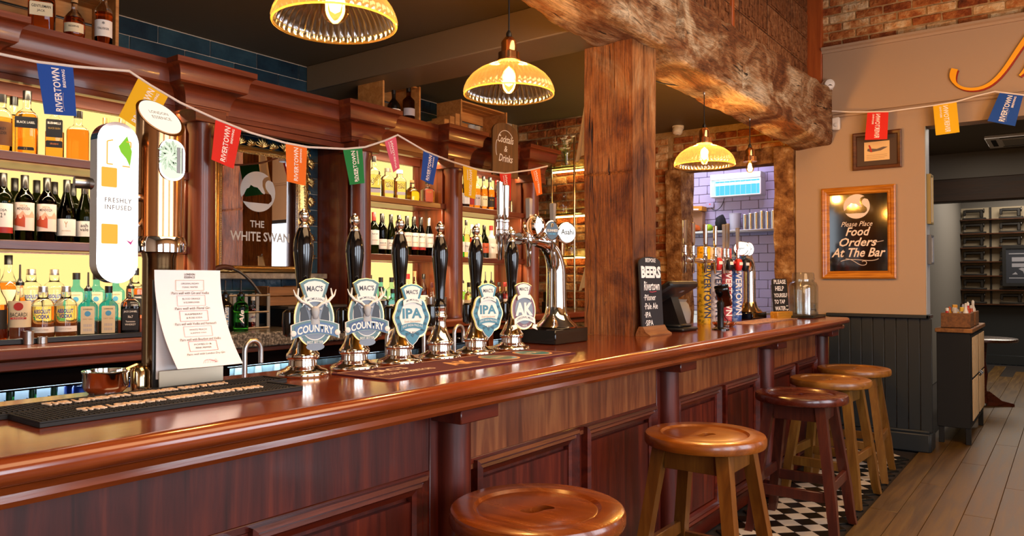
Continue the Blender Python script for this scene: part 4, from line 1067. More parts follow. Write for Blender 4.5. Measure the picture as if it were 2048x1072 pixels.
obj('column', MB().tube(pth, [.050, .048]+[.047-.002*k for k in range(8)]+[.030], 28), m_chrome, t, R(60))
obj('tap_rail', MB().tube([(0, -.17, .487), (0, -.30, .487)], .021, 20).tube([(0, -.30, .487), (0, -.47, .487)], .012, 16).lathe([(.026, -.012), (.028, 0), (.026, .012)], 20, T(0, -.30, .487) @ RX(R(90))), m_chrome, t)
tap(t, .04, -.285, .475, .13); tap(t, .04, -.09, .478, .12); tap(t, .02, -.43, .50, .15, False); tap(t, .02, -.475, .50, .16, False)
m_lamp = glow('lit_white_badge', '#fffaf2', 1.5)
MBd = lambda x, y, z, a: T(x, y, z) @ RZ(R(90+a)) @ FRONT
tap_badge(t, MBd(.07, -.02, .525, -24), .048, m_lamp, [('Asahi', .004, .026, .072, m_ink), ('v', -.024, .006, .008, m_tan)])
tap_badge(t, MBd(.06, -.135, .53, -24), .034, plain('navy_badge', '#10242c', .3), [('GUINNESS', .0, .012, .058, m_cream), ('COLD BREW', -.016, .006, .04, plain('sky_print', '#58b4dc', .5))], 1.25)
obj('harp_emblem', MB().tube([(-.006, .012, 0), (-.006, .026, 0), (.0, .028, 0), (.006, .024, 0), (.002, .014, 0), (-.006, .012, 0)], .0012, 5).tube([(0, .026, 0), (0, .016, 0)], .0006, 4), m_gold, t, R(40), None, MBd(.06, -.135, .53, -24) @ T(0, .004, .011))
# drum badge with two lit faces
for sgn, a in ((1, -75), (-1, 15)):
    tap_badge(t, MBd(.055+.012*sgn*0, -.262, .545, a) @ T(0, 0, .012), .046, m_lamp, [('///', 0, .03, .05, plain('orange_print', '#e06a30', .5))])
obj('drum_band', MB().lathe([(.047, -.02), (.049, -.012), (.049, .012), (.047, .02)], 32), m_copper, t, R(40), None, MBd(.052, -.262, .545, -30))

# ---------------------------------------------------------------- second font with painted columns
t = thing('painted_beer_font', 'beer font with four painted columns in yellow, white, red and blue', 'beer tap', (-2.03, 5.25, 1.1))
def speckle(name, c1, c2): return blotch(name, [(.40, c1), (.5, c1), (.60, c2)], 38., .45, .0, rand=0, detail=3)
colm = [(-.30, speckle('yellow_leaf_print', '#d0a018', '#8a6a10')), (-.10, speckle('white_leaf_print', '#cfc6c2', '#9a8a88')), (.10, speckle('red_leaf_print', '#a8323a', '#c87070')), (.30, speckle('blue_leaf_print', '#31569c', '#86a0c8'))]
for k, (y, mm) in enumerate(colm):
    c = obj('painted_column', MB().lathe([(.046, 0), (.046, .525), (.043, .53)], 36, T(0, y, 0)), mm, t, label=['yellow printed column', 'white printed column', 'red printed column', 'blue printed column'][k])
    letter(c, 'RIVERTOWN', plain('deep_navy_print', '#1c2440', .6) if k < 2 else m_chalk, T(0, y, 0) @ RZ(R(90-35)) @ FRONT @ T(0, .22, .0466) @ RZ(R(-90)), .055, .36, .02)
obj('tap_rail', MB().tube([(.03, -.70, .43), (.03, .42, .43)], .020, 18).tube([(.0, -.30, .43), (0, .30, .43)], .034, 20), m_chrome, t)
for y, h, s_ in ((-.73, .16, False), (-.60, .15, False), (-.395, .15, False), (-.22, .15, False), (-.05, .17, True), (.02, .18, True), (.22, .16, True)):
    tap(t, .05, y, .46, h, s_)
m_bk = [plain('red_shield', '#c02018', .4), m_ivory, plain('red_shield', '#c02018', .4), m_ivory]
for k, y in enumerate((-.18, .03, .22, .36)):
    obj('shield_badge', MB().lathe([(.0, -.055), (.02, -.05), (.030, -.02), (.028, .02), (.020, .034), (0, .036)], 20, T(.055, y, .42)), [m_bk[0], m_blackp, m_bk[0], m_blackp][k], t)
    obj('shield_label', MB().prism(rrect(.030, .022, .003), 0, .002), m_ivory, t, None, None, T(.055, y, .42) @ RZ(R(60)) @ FRONT @ T(0, 0, .029))
obj('base_box', MB().box(-.10, .10, .40, .72, 0, .05, .004), m_black, t)
obj('column_foot', MB().lathe([(.092, .05), (.095, .056), (.06, .09), (.048, .13)], 30, T(.02, .56, 0)), m_brass, t)
pth = [(.02, .56, .12), (.02, .56, .36)]+[(.02, .44+.12*math.cos(a), .36+.12*math.sin(a)) for a in [R(90)*k/8 for k in range(1, 9)]]+[(.02, .38, .48)]
obj('column', MB().tube(pth, [.046]+[.045]*9+[.034], 24), m_chrome, t, R(60))
for k, (y, a) in enumerate(((.26, -70), (.33, -40), (.42, -24))): tap_badge(t, MBd(.06, y, .535, a), .050, m_lamp, [('lager', 0, .02, .06, m_ink)])
# ---------------------------------------------------------------- bottles
def gmat(name, col, ior=1.2, rough=.02): return plain(name, col, rough, trans=1., ior=ior)
G = {'clear': m_clear, 'green': gmat('dark_green_bottle_glass', (.006, .009, .002, 1), 1.25), 'blue': gmat('pale_blue_bottle_glass', (.16, .62, .80, 1), 1.22),
     'brown': gmat('brown_bottle_glass', (.20, .06, .012, 1), 1.25), 'emerald': gmat('emerald_bottle_glass', (.03, .35, .05, 1), 1.2), 'frost': plain('frosted_bottle_glass', '#d8d4cc', .45, trans=.35, ior=1.2),
     'black': plain('black_bottle_glass', '#0b0908', .08, coat=.5), 'aqua': gmat('aqua_bottle_glass', (.45, .85, .75, 1), 1.2)}
Lq = {'whisky': gmat('whisky', (.96, .46, .08, 1), 1.33), 'amber': gmat('dark_amber_spirit', (.80, .20, .03, 1), 1.25), 'red': gmat('red_spirit', (.75, .06, .02, 1), 1.25), 'orange': gmat('orange_spirit', (1., .30, .04, 1), 1.25),
      'water': gmat('clear_spirit', (.97, .97, .95, 1), 1.3), 'gold': gmat('pale_gold_spirit', (.98, .82, .35, 1), 1.22), 'yellow': gmat('yellow_liqueur', (.95, .70, .05, 1), 1.22), 'green': gmat('green_liqueur', (.30, .75, .12, 1), 1.22),
      'cola': plain('dark_liqueur', '#120805', .1)}
CAPM = {'black': plain('black_cap', '#16120f', .3), 'silver': m_steel, 'red': plain('red_cap', '#8e1a16', .35), 'white': m_white, 'gold': plain('gold_cap', (.8, .58, .25, 1), .3, 1.), 'cork': plain('cork', '#b48a5a', .8), 'maroon': plain('maroon_foil', '#4a1418', .4), 'green': plain('green_cap', '#1c5a2a', .4), 'blue': plain('blue_cap', '#20408c', .4), 'wax': plain('dark_wax', '#1c1018', .4)}
SHAPES = {  # (radius fraction, height fraction), shoulder detail; neck top at .93
 'bordeaux': [(.90, 0), (1, .012), (1, .62), (.96, .66), (.80, .705), (.52, .755), (.40, .80), (.37, .94)],
 'burgundy': [(.90, 0), (1, .012), (1, .44), (.95, .50), (.82, .585), (.60, .69), (.44, .77), (.37, .82), (.36, .94)],
 'round': [(.90, 0), (1, .012), (1, .58), (.95, .62), (.75, .665), (.46, .71), (.38, .745), (.36, .92)],
 'stout': [(.90, 0), (1, .015), (1, .60), (.97, .66), (.84, .715), (.58, .755), (.46, .78), (.44, .92)],
 'slim': [(.90, 0), (1, .01), (1, .52), (.90, .58), (.62, .66), (.42, .74), (.34, .80), (.34, .94)],
 'decanter': [(.80, 0), (.95, .03), (1, .18), (1, .40), (.90, .50), (.62, .60), (.36, .67), (.30, .72), (.30, .88)]}
_bm = {}
def bottle_mesh(shape, Rb, H, sq, d, part, lev=None):
    key = (shape, Rb, H, sq, d, part, lev)
    if key in _bm: return _bm[key]
    pr = SHAPES[shape]; n = 28
    if part == 'liquid':
        pts = []
        for i, (r, z) in enumerate(pr):
            if z >= lev:
                r0, z0 = pr[i-1]; u = (lev-z0)/(z-z0); pts.append((r0+(r-r0)*u, lev)); break
            pts.append((r, z))
        else: pts = pr
        P = [((r-.06)*Rb if r > .12 else r*Rb, max(.006, z*H)) for r, z in pts]
    else: P = [(r*Rb, z*H) for r, z in pr]
    sqs = [ (sq if r > .75 else 2.0+(sq-2)*max(0, (r-.4)/.35)) for r, z in (pr[:len(P)])] if sq else None
    if sqs and len(sqs) < len(P): sqs += [2.]*(len(P)-len(sqs))
    ds = [(d if r/Rb > .8 else 1-(1-d)*max(0, (r/Rb-.38)/.42)) for r, z in P] if d != 1 else 1.0
    me = MB().lathe(P, n, sq=sqs, d=ds).mesh(part, R(50)); _bm[key] = me; return me
def with_mat(me, mat):
    key = (me.name, mat.name)
    if key in _bm: return _bm[key]
    c = me.copy(); c.materials.clear(); c.materials.append(mat); _bm[key] = c; return c
def bottle(name, label, shape, loc, glass='clear', liquid=None, level=.55, cap='black', Rb=.037, H=.28, sq=None, d=1.0, labels=(), pourer=False, group=None, rz=None, capz=.86, caphr=None, cat='bottle', sleeve=None):
    """labels: (z0, z1, half_angle_deg or half_width, paper, [(words, z, h, width, ink)])"""
    t = thing(name, label, cat, loc, FACE_X-R(26) if rz is None else rz, group)
    obj('glass_body', with_mat(bottle_mesh(shape, Rb, H, sq, d, 'glass_body'), G[glass]), G[glass], t)
    if liquid: obj('liquid', with_mat(bottle_mesh(shape, Rb, H, sq, d, 'liquid', level), Lq[liquid]), Lq[liquid], t)
    rn = SHAPES[shape][-1][0]*Rb
    if pourer:
        obj('pourer', MB().lathe([(rn*1.15, H*.90), (rn*1.15, H*.95), (rn*.7, H*.97), (rn*.55, H*1.0), (.0045, H*1.02), (.004, H*1.02+.055), (.003, H*1.02+.058)], 14), CAPM['black'], t)
    else:
        cr = caphr or rn*1.12
        obj('cap', MB().lathe([(cr, H*capz), (cr, H*.995), (cr*.93, H)], 20), CAPM[cap], t)
    for (z0, z1, ha, paper, words_) in labels:
        if sq or d != 1.0:
            y = -Rb*d-.0012
            lb = obj('label', MB().prism([(-ha, z0), (ha, z0), (ha, z1-.004), (ha-.004, z1), (-ha+.004, z1), (-ha, z1-.004)], 0, .0012, T(0, y+.0012, 0) @ FRONT), paper, t)
            for (s_, z, h, wd, ink) in words_: letter(lb, s_, ink, T(0, y-.0004, z) @ FRONT, h, wd, .01)
        else:
            r = Rb+.0008; a = R(ha); n = 12
            vs_ = [(r*math.sin(-a+2*a*k/n), -r*math.cos(-a+2*a*k/n), z) for z in (z0, z1) for k in range(n+1)]
            lb = obj('label', MB().add(vs_, [(k, k+1, n+2+k, n+1+k) for k in range(n)]), paper, t, R(60))
            for (s_, z, h, wd, ink) in words_: letter(lb, s_, ink, T(0, -r-.0006, z) @ FRONT, h, wd, .01, bend=r)
    return t
P_ = {'white': plain('white_label', '#e9e2d8', .6), 'cream': plain('cream_label', '#e0cfa8', .6), 'black': plain('black_label', '#191512', .5), 'brown': plain('brown_label', '#7a4a22', .6), 'red': plain('red_label', '#a3231a', .5), 'pink': plain('blush_label', '#e6cdbf', .6), 'green': plain('green_label', '#2e5a38', .5), 'blue': plain('blue_label', '#27509a', .5), 'copper': plain('copper_label', '#b4502a', .45), 'grey': plain('grey_label', '#b6aeb4', .5)}
m_blue = plain('cobalt_ink', '#1e3c96', .5); m_gink = plain('gold_ink', '#b08a3a', .5)
Z1, Z2, Z3 = 1.937, 1.567, 1.133
rnd = random.Random(11)
# ---- left bay, top shelf
g = 'spirits on the top shelf of the left bay'
bottle('whisky_bottle', 'amber whisky bottle with a brown label at the picture edge of the top shelf', 'stout', (-3.64, 1.262, Z1), 'clear', 'whisky', .6, 'black', .042, .25, None, 1, [(.03, .13, 75, P_['brown'], [('MONKEY', .10, .012, .05, m_ink), ('SHOULDER', .082, .012, .055, m_ink)])], group=g)
bottle('square_whisky_bottle', 'square whisky bottle with a slanting black label, top shelf', 'round', (-3.64, 1.362, Z1), 'clear', 'whisky', .66, 'black', .042, .285, 6, .92, [(.118, .166, .041, P_['black'], [('BLACK LABEL', .142, .010, .066, m_cream)]), (.022, .036, .03, P_['black'], [('12', .029, .009, .012, m_gink)])], group=g)
bottle('round_whisky_bottle', 'round whisky bottle half hidden behind the slanting black label', 'round', (-3.735, 1.345, Z1), 'clear', 'whisky', .7, 'black', .040, .27, group=g)
bottle('square_whisky_bottle', 'narrow square whisky bottle with two black labels under the blue flag', 'round', (-3.64, 1.474, Z1), 'clear', 'whisky', .45, 'black', .036, .27, 6, .9, [(.095, .175, .032, P_['black'], [('BUSHMILLS', .158, .010, .05, m_cream), ('BLACK BUSH', .135, .008, .045, m_gink)]), (.05, .08, .032, P_['black'], [('IRISH', .066, .008, .03, plain('orange_ink', '#c8742a', .5))])], group=g)
bottle('square_bourbon_bottle', 'broad square bottle of orange bourbon beside the lit dispenser panel', 'round', (-3.64, 1.572, Z1), 'clear', 'orange', .62, 'black', .045, .235, 7, .8, [], group=g)
for k, (y, x) in enumerate(((1.695, -3.64), (1.770, -3.64), (1.85, -3.64))):
    bottle('spirit_bottle', ['gold-capped spirit bottle, left one above the dispenser panel', 'gold-capped spirit bottle, right one above the dispenser panel', 'amber spirit bottle between dispenser panel and copper tower'][k], 'round', (x, y, Z1), 'clear', 'whisky', .6, 'gold', .036, .235 if k else .225, group=g)
# ---- left bay, wine shelf
g = 'wine bottles on the middle shelf of the left bay'
WL = [('wine_bottle', 'wine bottle with a patterned white label at the picture edge', 1.266, 'bordeaux', .285, [(.055, .155, 80, P_['white'], [('RIOJA', .125, .012, .04, m_ink), ('* 2 *', .105, .02, .03, m_ink)]), (.03, .055, 80, P_['red'], [])]),
      ('wine_bottle', 'red wine bottle with a red landscape label, left of two alike', 1.348, 'bordeaux', .285, 'v'), ('wine_bottle', 'red wine bottle with a red landscape label, right of two alike', 1.436, 'bordeaux', .283, 'v'),
      ('wine_bottle', 'wine bottle with sloping shoulders and a plain low white label', 1.518, 'burgundy', .283, [(.03, .105, 75, P_['white'], [('Y', .08, .026, .014, m_tan), ('SAUVIGNON', .052, .005, .035, m_tan)])]),
      ('wine_bottle', 'wine bottle with black script label touching the dispenser panel', 1.595, 'burgundy', .283, [(.03, .10, 75, P_['white'], [('ash', .08, .016, .03, m_ink), ('vale', .062, .016, .034, m_ink)])]),
      ('wine_bottle', 'dark wine bottle between dispenser panel and copper tower', 1.81, 'bordeaux', .26, [])]
m_land = plain('red_wash_print', '#b8482a', .6); m_land2 = plain('peach_wash_print', '#dba184', .6)
for nm, lb, y, sh, H, ls in WL:
    if ls == 'v':
        t = bottle(nm, lb, sh, (-3.62, y, Z2), 'green', None, .5, 'black', .037, H, labels=[(.045, .165, 82, P_['pink'], [('VISTA', .150, .009, .03, m_tan), ('MENDOZA', .138, .011, .05, m_ink)])], group=g, capz=.80)
        for (a0, a1, z0, z1, mm) in ((-78, 10, .07, .102, m_land), (-78, 70, .10, .118, m_land2)):
            r = .0383; n = 8
            vs_ = [(r*math.sin(R(a0+(a1-a0)*k/n)), -r*math.cos(R(a0+(a1-a0)*k/n)), z0-(.012*k/n if mm is m_land else 0)) for k in range(n+1)]+[(r*math.sin(R(a0+(a1-a0)*k/n)), -r*math.cos(R(a0+(a1-a0)*k/n)), z1+.012*math.sin(k*2.)) for k in range(n+1)]
            obj('label_picture', MB().add(vs_, [(k, k+1, n+2+k, n+1+k) for k in range(n)]), mm, t, R(60))
    else: bottle(nm, lb, sh, (-3.62, y, Z2), 'green', None, .5, 'black', .037, H, labels=ls, group=g, capz=.80)
for k, y in enumerate((1.355, 1.443, 1.517, 1.597, 1.709)):
    bottle('wine_bottle', 'dark wine bottle in the back row, %s from the picture edge' % ['first', 'second', 'third', 'fourth', 'fifth'][k], 'bordeaux', (-3.745, y, Z2), 'green', None, .5, 'black', .036, .283, group=g, capz=.80)
# ---- left bay, spirits on the counter tray
tag(obj('spirits_tray', MB().box(-3.60, -3.50, 1.14, 1.97, 0, .014, .004).box(-3.50, -3.49, 1.14, 1.97, 0, .024, .003), m_blackp, M=T(0, 0, Z3)), 'black plastic tray along the counter under the vodka and gin', 'tray')
Z3b = Z3+.0145
tag(obj('spirits_riser', MB().box(-3.78, -3.64, 1.15, 2.0, 0, .075, .003), m_backy, M=T(0, 0, Z3)), 'dark wooden riser step lifting the back row of spirits', 'riser')
ZR = Z3+.0755
g = 'spirits on the counter of the left bay'
bottle('spiced_rum_bottle', 'orange spiced rum bottle in the back row with a red disc on its label', 'slim', (-3.72, 1.325, ZR), 'clear', 'orange', .6, 'black', .042, .30, labels=[(.07, .15, 80, P_['cream'], [('BACARDI', .085, .015, .06, m_ink)])], group=g)
bottle('spiced_rum_bottle', 'amber rum bottle cut by the picture edge at the counter', 'slim', (-3.57, 1.225, Z3b), 'clear', 'orange', .5, 'black', .042, .30, labels=[(.05, .13, 80, P_['black'], [])], group=g)
t = bottle('white_rum_bottle', 'white rum bottle with pourer, cream label and red disc', 'slim', (-3.55, 1.308, Z3b), 'clear', 'water', .3, 'black', .041, .255, labels=[(.055, .165, 84, P_['cream'], [('BACARDI', .108, .017, .066, m_ink), ('SUPERIOR', .093, .005, .04, m_cream)])], pourer=True, group=g)
obj('label_disc', MB().lathe([(.017, 0), (.017, .0012)], 20, T(0, -.0422, .142) @ FRONT), m_red, t); obj('label_band', MB().box(-.028, .028, -.0424, -.0415, .089, .097), m_red, t); letter(t, 'SUPERIOR', m_cream, T(0, -.0428, .093) @ FRONT, .005, .04)
for k, (x, y, z) in enumerate(((-3.55, 1.397, Z3b), (-3.55, 1.489, Z3b), (-3.72, 1.415, ZR), (-3.72, 1.51, ZR))):
    bottle('vodka_bottle', ['clear vodka bottle lettered in blue, front row, beside the white rum', 'clear vodka bottle lettered in blue, front row, beside the blue gin', 'clear vodka bottle in the back row, nearer the white rum', 'clear vodka bottle in the back row, nearer the blue gin'][k], 'stout', (x, y, z), 'clear', 'gold' if k < 2 else 'water', .62, 'silver', .044, .225 if k < 2 else .24, labels=[(.028, .052, 75, P_['white'], [('COUNTRY OF SWEDEN', .04, .005, .05, m_tan)])] if k < 2 else [], group=g, capz=.89, caphr=.018)
    t = COL.objects[-1]
for o_ in [o_ for o_ in COL.objects if o_.name.startswith('vodka_bottle')]:
    letter(o_, 'ABSOLUT', m_blue, T(0, -.0447, .118) @ FRONT, .018, .066, .035, bend=.0445); letter(o_, 'VODKA', m_blue, T(.002, -.0447, .096) @ FRONT, .018, .052, .035, bend=.0445)
gl = lambda: [(.012, .135, .027, P_['cream'], [('LONDON', .122, .007, .035, m_ink), ('DRY GIN', .078, .006, .036, m_tan), ('lllll', .05, .012, .03, P_['grey']), ('lllll', .03, .012, .03, P_['grey'])])]
for k, (x, y, z, po) in enumerate(((-3.55, 1.582, Z3b, True), (-3.55, 1.672, Z3b, False), (-3.72, 1.605, ZR, False), (-3.72, 1.695, ZR, False), (-3.72, 1.785, ZR, False))):
    t = bottle('gin_bottle', ['square blue gin bottle with a black pourer in front', 'square blue gin bottle with a black cap in front', 'square blue gin bottle in the back row, leftmost', 'square blue gin bottle in the back row behind the panel foot', 'square blue gin bottle in the back row beside the dark whiskey'][k], 'round', (x, y, z), 'blue', None, .5, 'black', .040, .225, 6, .85, gl(), pourer=po, group=g)
    obj('label_emblem', MB().lathe([(.012, 0), (.012, .001)], 18, T(0, -.0355, .102) @ FRONT), plain('gin_blue_print', '#4f9cc8', .5), t)
jl = [(.02, .12, .034, P_['black'], [('JACK DANIEL', .105, .011, .056, m_chalk), ('No.7', .082, .012, .02, m_chalk), ('Tennessee', .06, .008, .04, m_chalk), ('WHISKEY', .046, .009, .045, m_chalk)])]
bottle('whiskey_bottle', 'square dark whiskey bottle with black label beside the copper tower', 'round', (-3.55, 1.772, Z3b), 'clear', 'cola', .55, 'black', .041, .235, 6, .95, jl, pourer=True, group=g)
bottle('whiskey_bottle', 'square whiskey bottle behind the dark one, red-orange neck', 'round', (-3.71, 1.875, ZR), 'clear', 'amber', .6, 'black', .041, .25, 6, .95, jl, group=g)
for k, (y, h) in enumerate(((1.315, .055), (1.368, .028))):
    t = thing('jigger', ['tall steel jigger on the spirits tray', 'short steel jigger on the spirits tray'][k], 'measure', (-3.493-.02*0, y, Z3b), 0, 'steel jiggers'); t.location.x = -3.515+.0*k
    t.location = (-3.478, y, Z3)
    obj('cup', MB().lathe([(.0195, 0), (.0195, h), (.0185, h), (.0175, .003), (0, .003)], 28), m_steel, t); obj('lip', MB().tube([(.0195*math.cos(a), .0195*math.sin(a), h) for a in [2*PI*k_/28 for k_ in range(28)]], .001, 6, True), m_chrome, t)
# ---- middle bay
g = 'spirits on the top shelf of the middle bay'
bottle('tall_gin_bottle', 'tall square clear bottle with script lettering beside the green flag', 'round', (-3.64, 3.392, Z1), 'clear', 'gold', .55, 'black', .038, .27, 6, .9, [(.03, .055, .034, P_['grey'], []), (.055, .062, .036, P_['black'], [])], group=g)
letter(COL.objects[-1] if False else [o_ for o_ in COL.objects if o_.name.startswith('tall_gin_bottle')][0], 'Silent', m_ink, T(0, -.0365, .12) @ FRONT @ RZ(R(50)), .03, .09, 0, .3)
bottle('clear_spirit_bottle', 'pale square bottle at the green flag, partly behind the column', 'round', (-3.68, 3.31, Z1), 'clear', 'gold', .7, 'silver', .034, .24, 6, 1, group=g)
for k, y in enumerate((3.515, 3.625)):
    t = bottle('gin_flask', ['round-shouldered flask of pale gold gin, left of two', 'round-shouldered flask of pale gold gin under the pink flag'][k], 'stout', (-3.64, y, Z1), 'clear', 'gold', .62, 'silver' if k == 0 else 'white', .048, .205, None, .7, [(.035, .055, .03, P_['grey'], [])], group=g, capz=.88)
    letter(t, 'NO.3', m_ink, T(0, -.0345, .105) @ FRONT, .018, .05, .01); letter(t, 'GIN', m_ink, T(0, -.0345, .085) @ FRONT, .018, .045, .02)
bottle('tequila_decanter', 'onion-shaped yellow tequila decanter with a round stopper', 'decanter', (-3.64, 3.745, Z1), 'clear', 'yellow', .5, 'cork', .052, .15, group=g, capz=.84, caphr=.014)
bottle('boxed_rum_bottle', 'square amber bottle with an orange label below the second blue flag', 'round', (-3.64, 3.90, Z1), 'clear', 'whisky', .55, 'black', .042, .16, 7, .9, [(.012, .10, .028, P_['copper'], [('RUM', .08, .012, .03, m_gink)])], group=g)
g = 'wine bottles on the middle shelf of the middle bay'
caps = ['black', 'red', 'black', 'black', 'black', 'black', 'black', 'black', 'silver']
names = ['wine bottle with an all-black sleeve next to the second column', 'wine bottle with a bright red neck foil', 'wine bottle with a low script label, third along the middle bay', 'wine bottle with a low picture label, fourth along the middle bay', 'wine bottle largely hidden behind a pump finial', 'wine bottle with a blush picture label right of the finial', 'wine bottle with a white label, seventh along the middle bay', 'wine bottle with a white label and maroon band, eighth along', 'wine bottle with a white label and silver neck, last in the middle bay']
for k, y in enumerate((3.305, 3.374, 3.445, 3.527, 3.601, 3.677, 3.745, 3.814, 3.895)):
    low = k in (2, 3)
    ls = [] if k == 0 else [((.035, .10) if low else (.06, .155))+(78, P_['pink'] if k in (5,) else P_['white'], [(['', 'Syrah', 'mon vin', 'Picnic', 'MALBEC', 'VISTA', 'RIOJA', 'MERLOT', 'CABERNET'][k], .075 if low else .13, .011, .044, m_ink), ('-----', .06 if low else .09, .004, .04, m_tan)])]
    if k in (6, 7): ls.append((.04, .058, 78, P_['red'], []))
    bottle('wine_bottle', names[k], 'burgundy' if k in (3, 7, 8) else 'bordeaux', (-3.62, y, Z2), 'green' if k else 'black', None, .5, caps[k], .0335, .268 if k != 1 else .272, labels=ls, group=g, capz=.78)
for k, y in enumerate((3.56, 3.72, 3.86)):
    bottle('wine_bottle', 'dark wine bottle in the back row of the middle bay, %s along' % ['first', 'second', 'third'][k], 'bordeaux', (-3.735, y, Z2), 'green', None, .5, 'black', .034, .265, group=g, capz=.78)
t = thing('bottle_tag', 'white paper tag sticking out beside the last wine bottle', 'tag', (-3.545, 3.93, Z2)); obj('card', MB().box(-.012, .012, -.001, .001, 0, .11).box(-.014, .014, -.0012, .0012, .11, .118), m_cream, t); obj('clip', MB().tube([(0, 0, .112), (0, .03, .114)], .002, 6), m_steel, t)
g = 'spirits on the counter of the middle bay'
ML = [('rum_bottle', 'black-capped amber bottle in the back row at the second column', -3.72, 3.433, .0, 'round', 'clear', 'whisky', 'black', .036, .25, None), ('gin_bottle', 'square pale blue gin bottle, left of two behind the second stag badge', -3.72, 3.532, 0, 'round', 'blue', None, 'black', .038, .235, 6), ('gin_bottle', 'square pale blue gin bottle, right of two behind the second stag badge', -3.72, 3.63, 0, 'round', 'aqua', None, 'black', .038, .235, 6),
      ('whiskey_bottle', 'dark square whiskey bottle right behind the second stag badge', -3.56, 3.384, 0, 'round', 'clear', 'cola', 'black', .040, .225, 6), ('gin_bottle', 'small square blue gin bottle in front, beside a pump handle', -3.55, 3.475, 0, 'round', 'blue', None, 'black', .036, .21, 6), ('vodka_bottle_small', 'spirit bottle hidden low behind the first stag badge', -3.56, 3.285, 0, 'round', 'clear', 'water', 'black', .036, .22, None),
      ('liqueur_bottle', 'bottle with a bulbous red stopper right of the third pump handle', -3.72, 3.78, 0, 'round', 'clear', 'red', 'red', .036, .26, None), ('whisky_bottle', 'amber spirit bottle with a cream neck label near the third column', -3.72, 3.856, 0, 'slim', 'clear', 'whisky', 'cork', .032, .28, None), ('steel_shaker_bottle', 'silver-topped clear bottle in front of the red stopper', -3.56, 3.72, 0, 'slim', 'clear', 'water', 'silver', .030, .23, None),
      ('rum_bottle', 'dark rum bottle against the third column', -3.70, 3.926, 0, 'slim', 'clear', 'amber', 'black', .032, .26, None), ('cordial_bottle', 'slim bottle with a maroon neck next to the third column', -3.56, 3.86, 0, 'slim', 'clear', 'whisky', 'maroon', .028, .25, None)]
for nm, lb, x, y, dz, sh, gl_, lq, cp, rb, H, sq in ML:
    ls = [(.03, .11, .03 if sq else 70, P_['black'] if lq == 'cola' else P_['white'], [(('No.7' if lq == 'cola' else 'DRY'), .07, .014, .035, m_chalk if lq == 'cola' else m_ink)])]
    bottle(nm, lb, sh, (x, y, Z3+(.05 if x < -3.65 else 0)), gl_, lq, .6, cp, rb, H, sq, 1 if not sq else .9, ls, group=g, caphr=.02 if cp == 'red' else None)
tag(obj('spirits_riser', MB().box(-3.78, -3.63, 3.25, 3.92, 0, .049, .003), m_backy, M=T(0, 0, Z3)), 'dark wooden riser step behind the pump handles of the middle bay', 'riser')
for k, (y, x) in enumerate(((3.778, -3.50), (3.80, -3.47), (3.845, -3.50))):
    t = thing('cocktail_shaker', 'plain steel shaker tin, %s of three by the third column' % ['left', 'middle', 'right'][k], 'shaker', (x, y+.03*k, Z3), 0, 'steel shaker tins')
    obj('tin', MB().lathe([(.024, 0), (.026, .004), (.031, .15), (.030, .15), (.024, .006), (0, .006)], 26), m_steel, t); obj('lip', MB().tube([(.031*math.cos(a), .031*math.sin(a), .15) for a in [2*PI*q_/26 for q_ in range(26)]], .0012, 6, True), m_chrome, t)
# ---- right bay
g = 'spirits on the top shelf of the right bay'
RT = [('rum_bottle', 'tall pale bottle next to the third column, top shelf', 4.24, 'slim', 'clear', 'yellow', 'black', .030, .26, 'white'), ('vermouth_bottle', 'dark bottle with a large white label behind the yellow flag', 4.308, 'round', 'black', None, 'black', .036, .255, 'white'), ('rum_bottle', 'small dark rum bottle right of the white label', 4.376, 'round', 'clear', 'amber', 'black', .028, .2, 'red'), ('rum_bottle', 'rum bottle with a grey label under the yellow flag edge', 4.442, 'stout', 'clear', 'orange', 'gold', .034, .255, 'grey'), ('rum_bottle', 'orange rum bottle with a cream label, centre of the right bay', 4.532, 'round', 'clear', 'orange', 'black', .031, .265, 'cream'), ('rum_bottle', 'rum bottle with a round black medallion label', 4.612, 'round', 'clear', 'orange', 'black', .037, .265, 'black'), ('rum_bottle', 'red-orange spirit bottle partly behind the tall tap handle', 4.70, 'round', 'clear', 'red', 'red', .034, .25, 'red'), ('decanter_bottle', 'squat cut-glass decanter right of the red flag', 4.84, 'stout', 'clear', 'water', 'black', .038, .15, None)]
for nm, lb, y, sh, gl_, lq, cp, rb, H, pp in RT:
    bottle(nm, lb, sh, (-3.64, y, Z1), gl_, lq, .62, cp, rb, H, labels=[(.03, .11, 75, P_[pp], [('RUM', .085, .012, .03, m_ink if pp not in ('black', 'red') else m_gink)])] if pp else [], group=g)
g = 'bottles on the middle shelf of the right bay'
RM = [('vermouth_bottle', 'green-necked vermouth bottle with a round white label', 4.232, 'slim', 'emerald', None, 'red', .033, .265, 'white'), ('spirit_bottle', 'clear bottle with a tall black cap, second on the right bay shelf', 4.30, 'slim', 'clear', 'gold', 'black', .028, .28, 'white'), ('aperitif_bottle', 'bottle with an orange-red aperitif behind a pump finial', 4.365, 'slim', 'clear', 'red', 'white', .031, .25, 'cream'), ('spirit_bottle', 'clear bottle with a silver neck right of the pump finial', 4.44, 'round', 'clear', 'water', 'silver', .033, .26, 'white'), ('liqueur_bottle', 'dark green liqueur bottle with yellow and red bands', 4.515, 'slim', 'green', None, 'black', .036, .255, 'copper'), ('coconut_rum_bottle', 'frosted white bottle with a red cap', 4.602, 'round', 'frost', None, 'red', .040, .255, 'white'), ('lemon_liqueur_bottle', 'yellow liqueur bottle beside the tall tap handles', 4.685, 'slim', 'clear', 'yellow', 'white', .031, .25, 'white'), ('spirit_bottle', 'slim clear bottle at the last column', 4.86, 'slim', 'clear', 'water', 'silver', .028, .26, 'grey')]
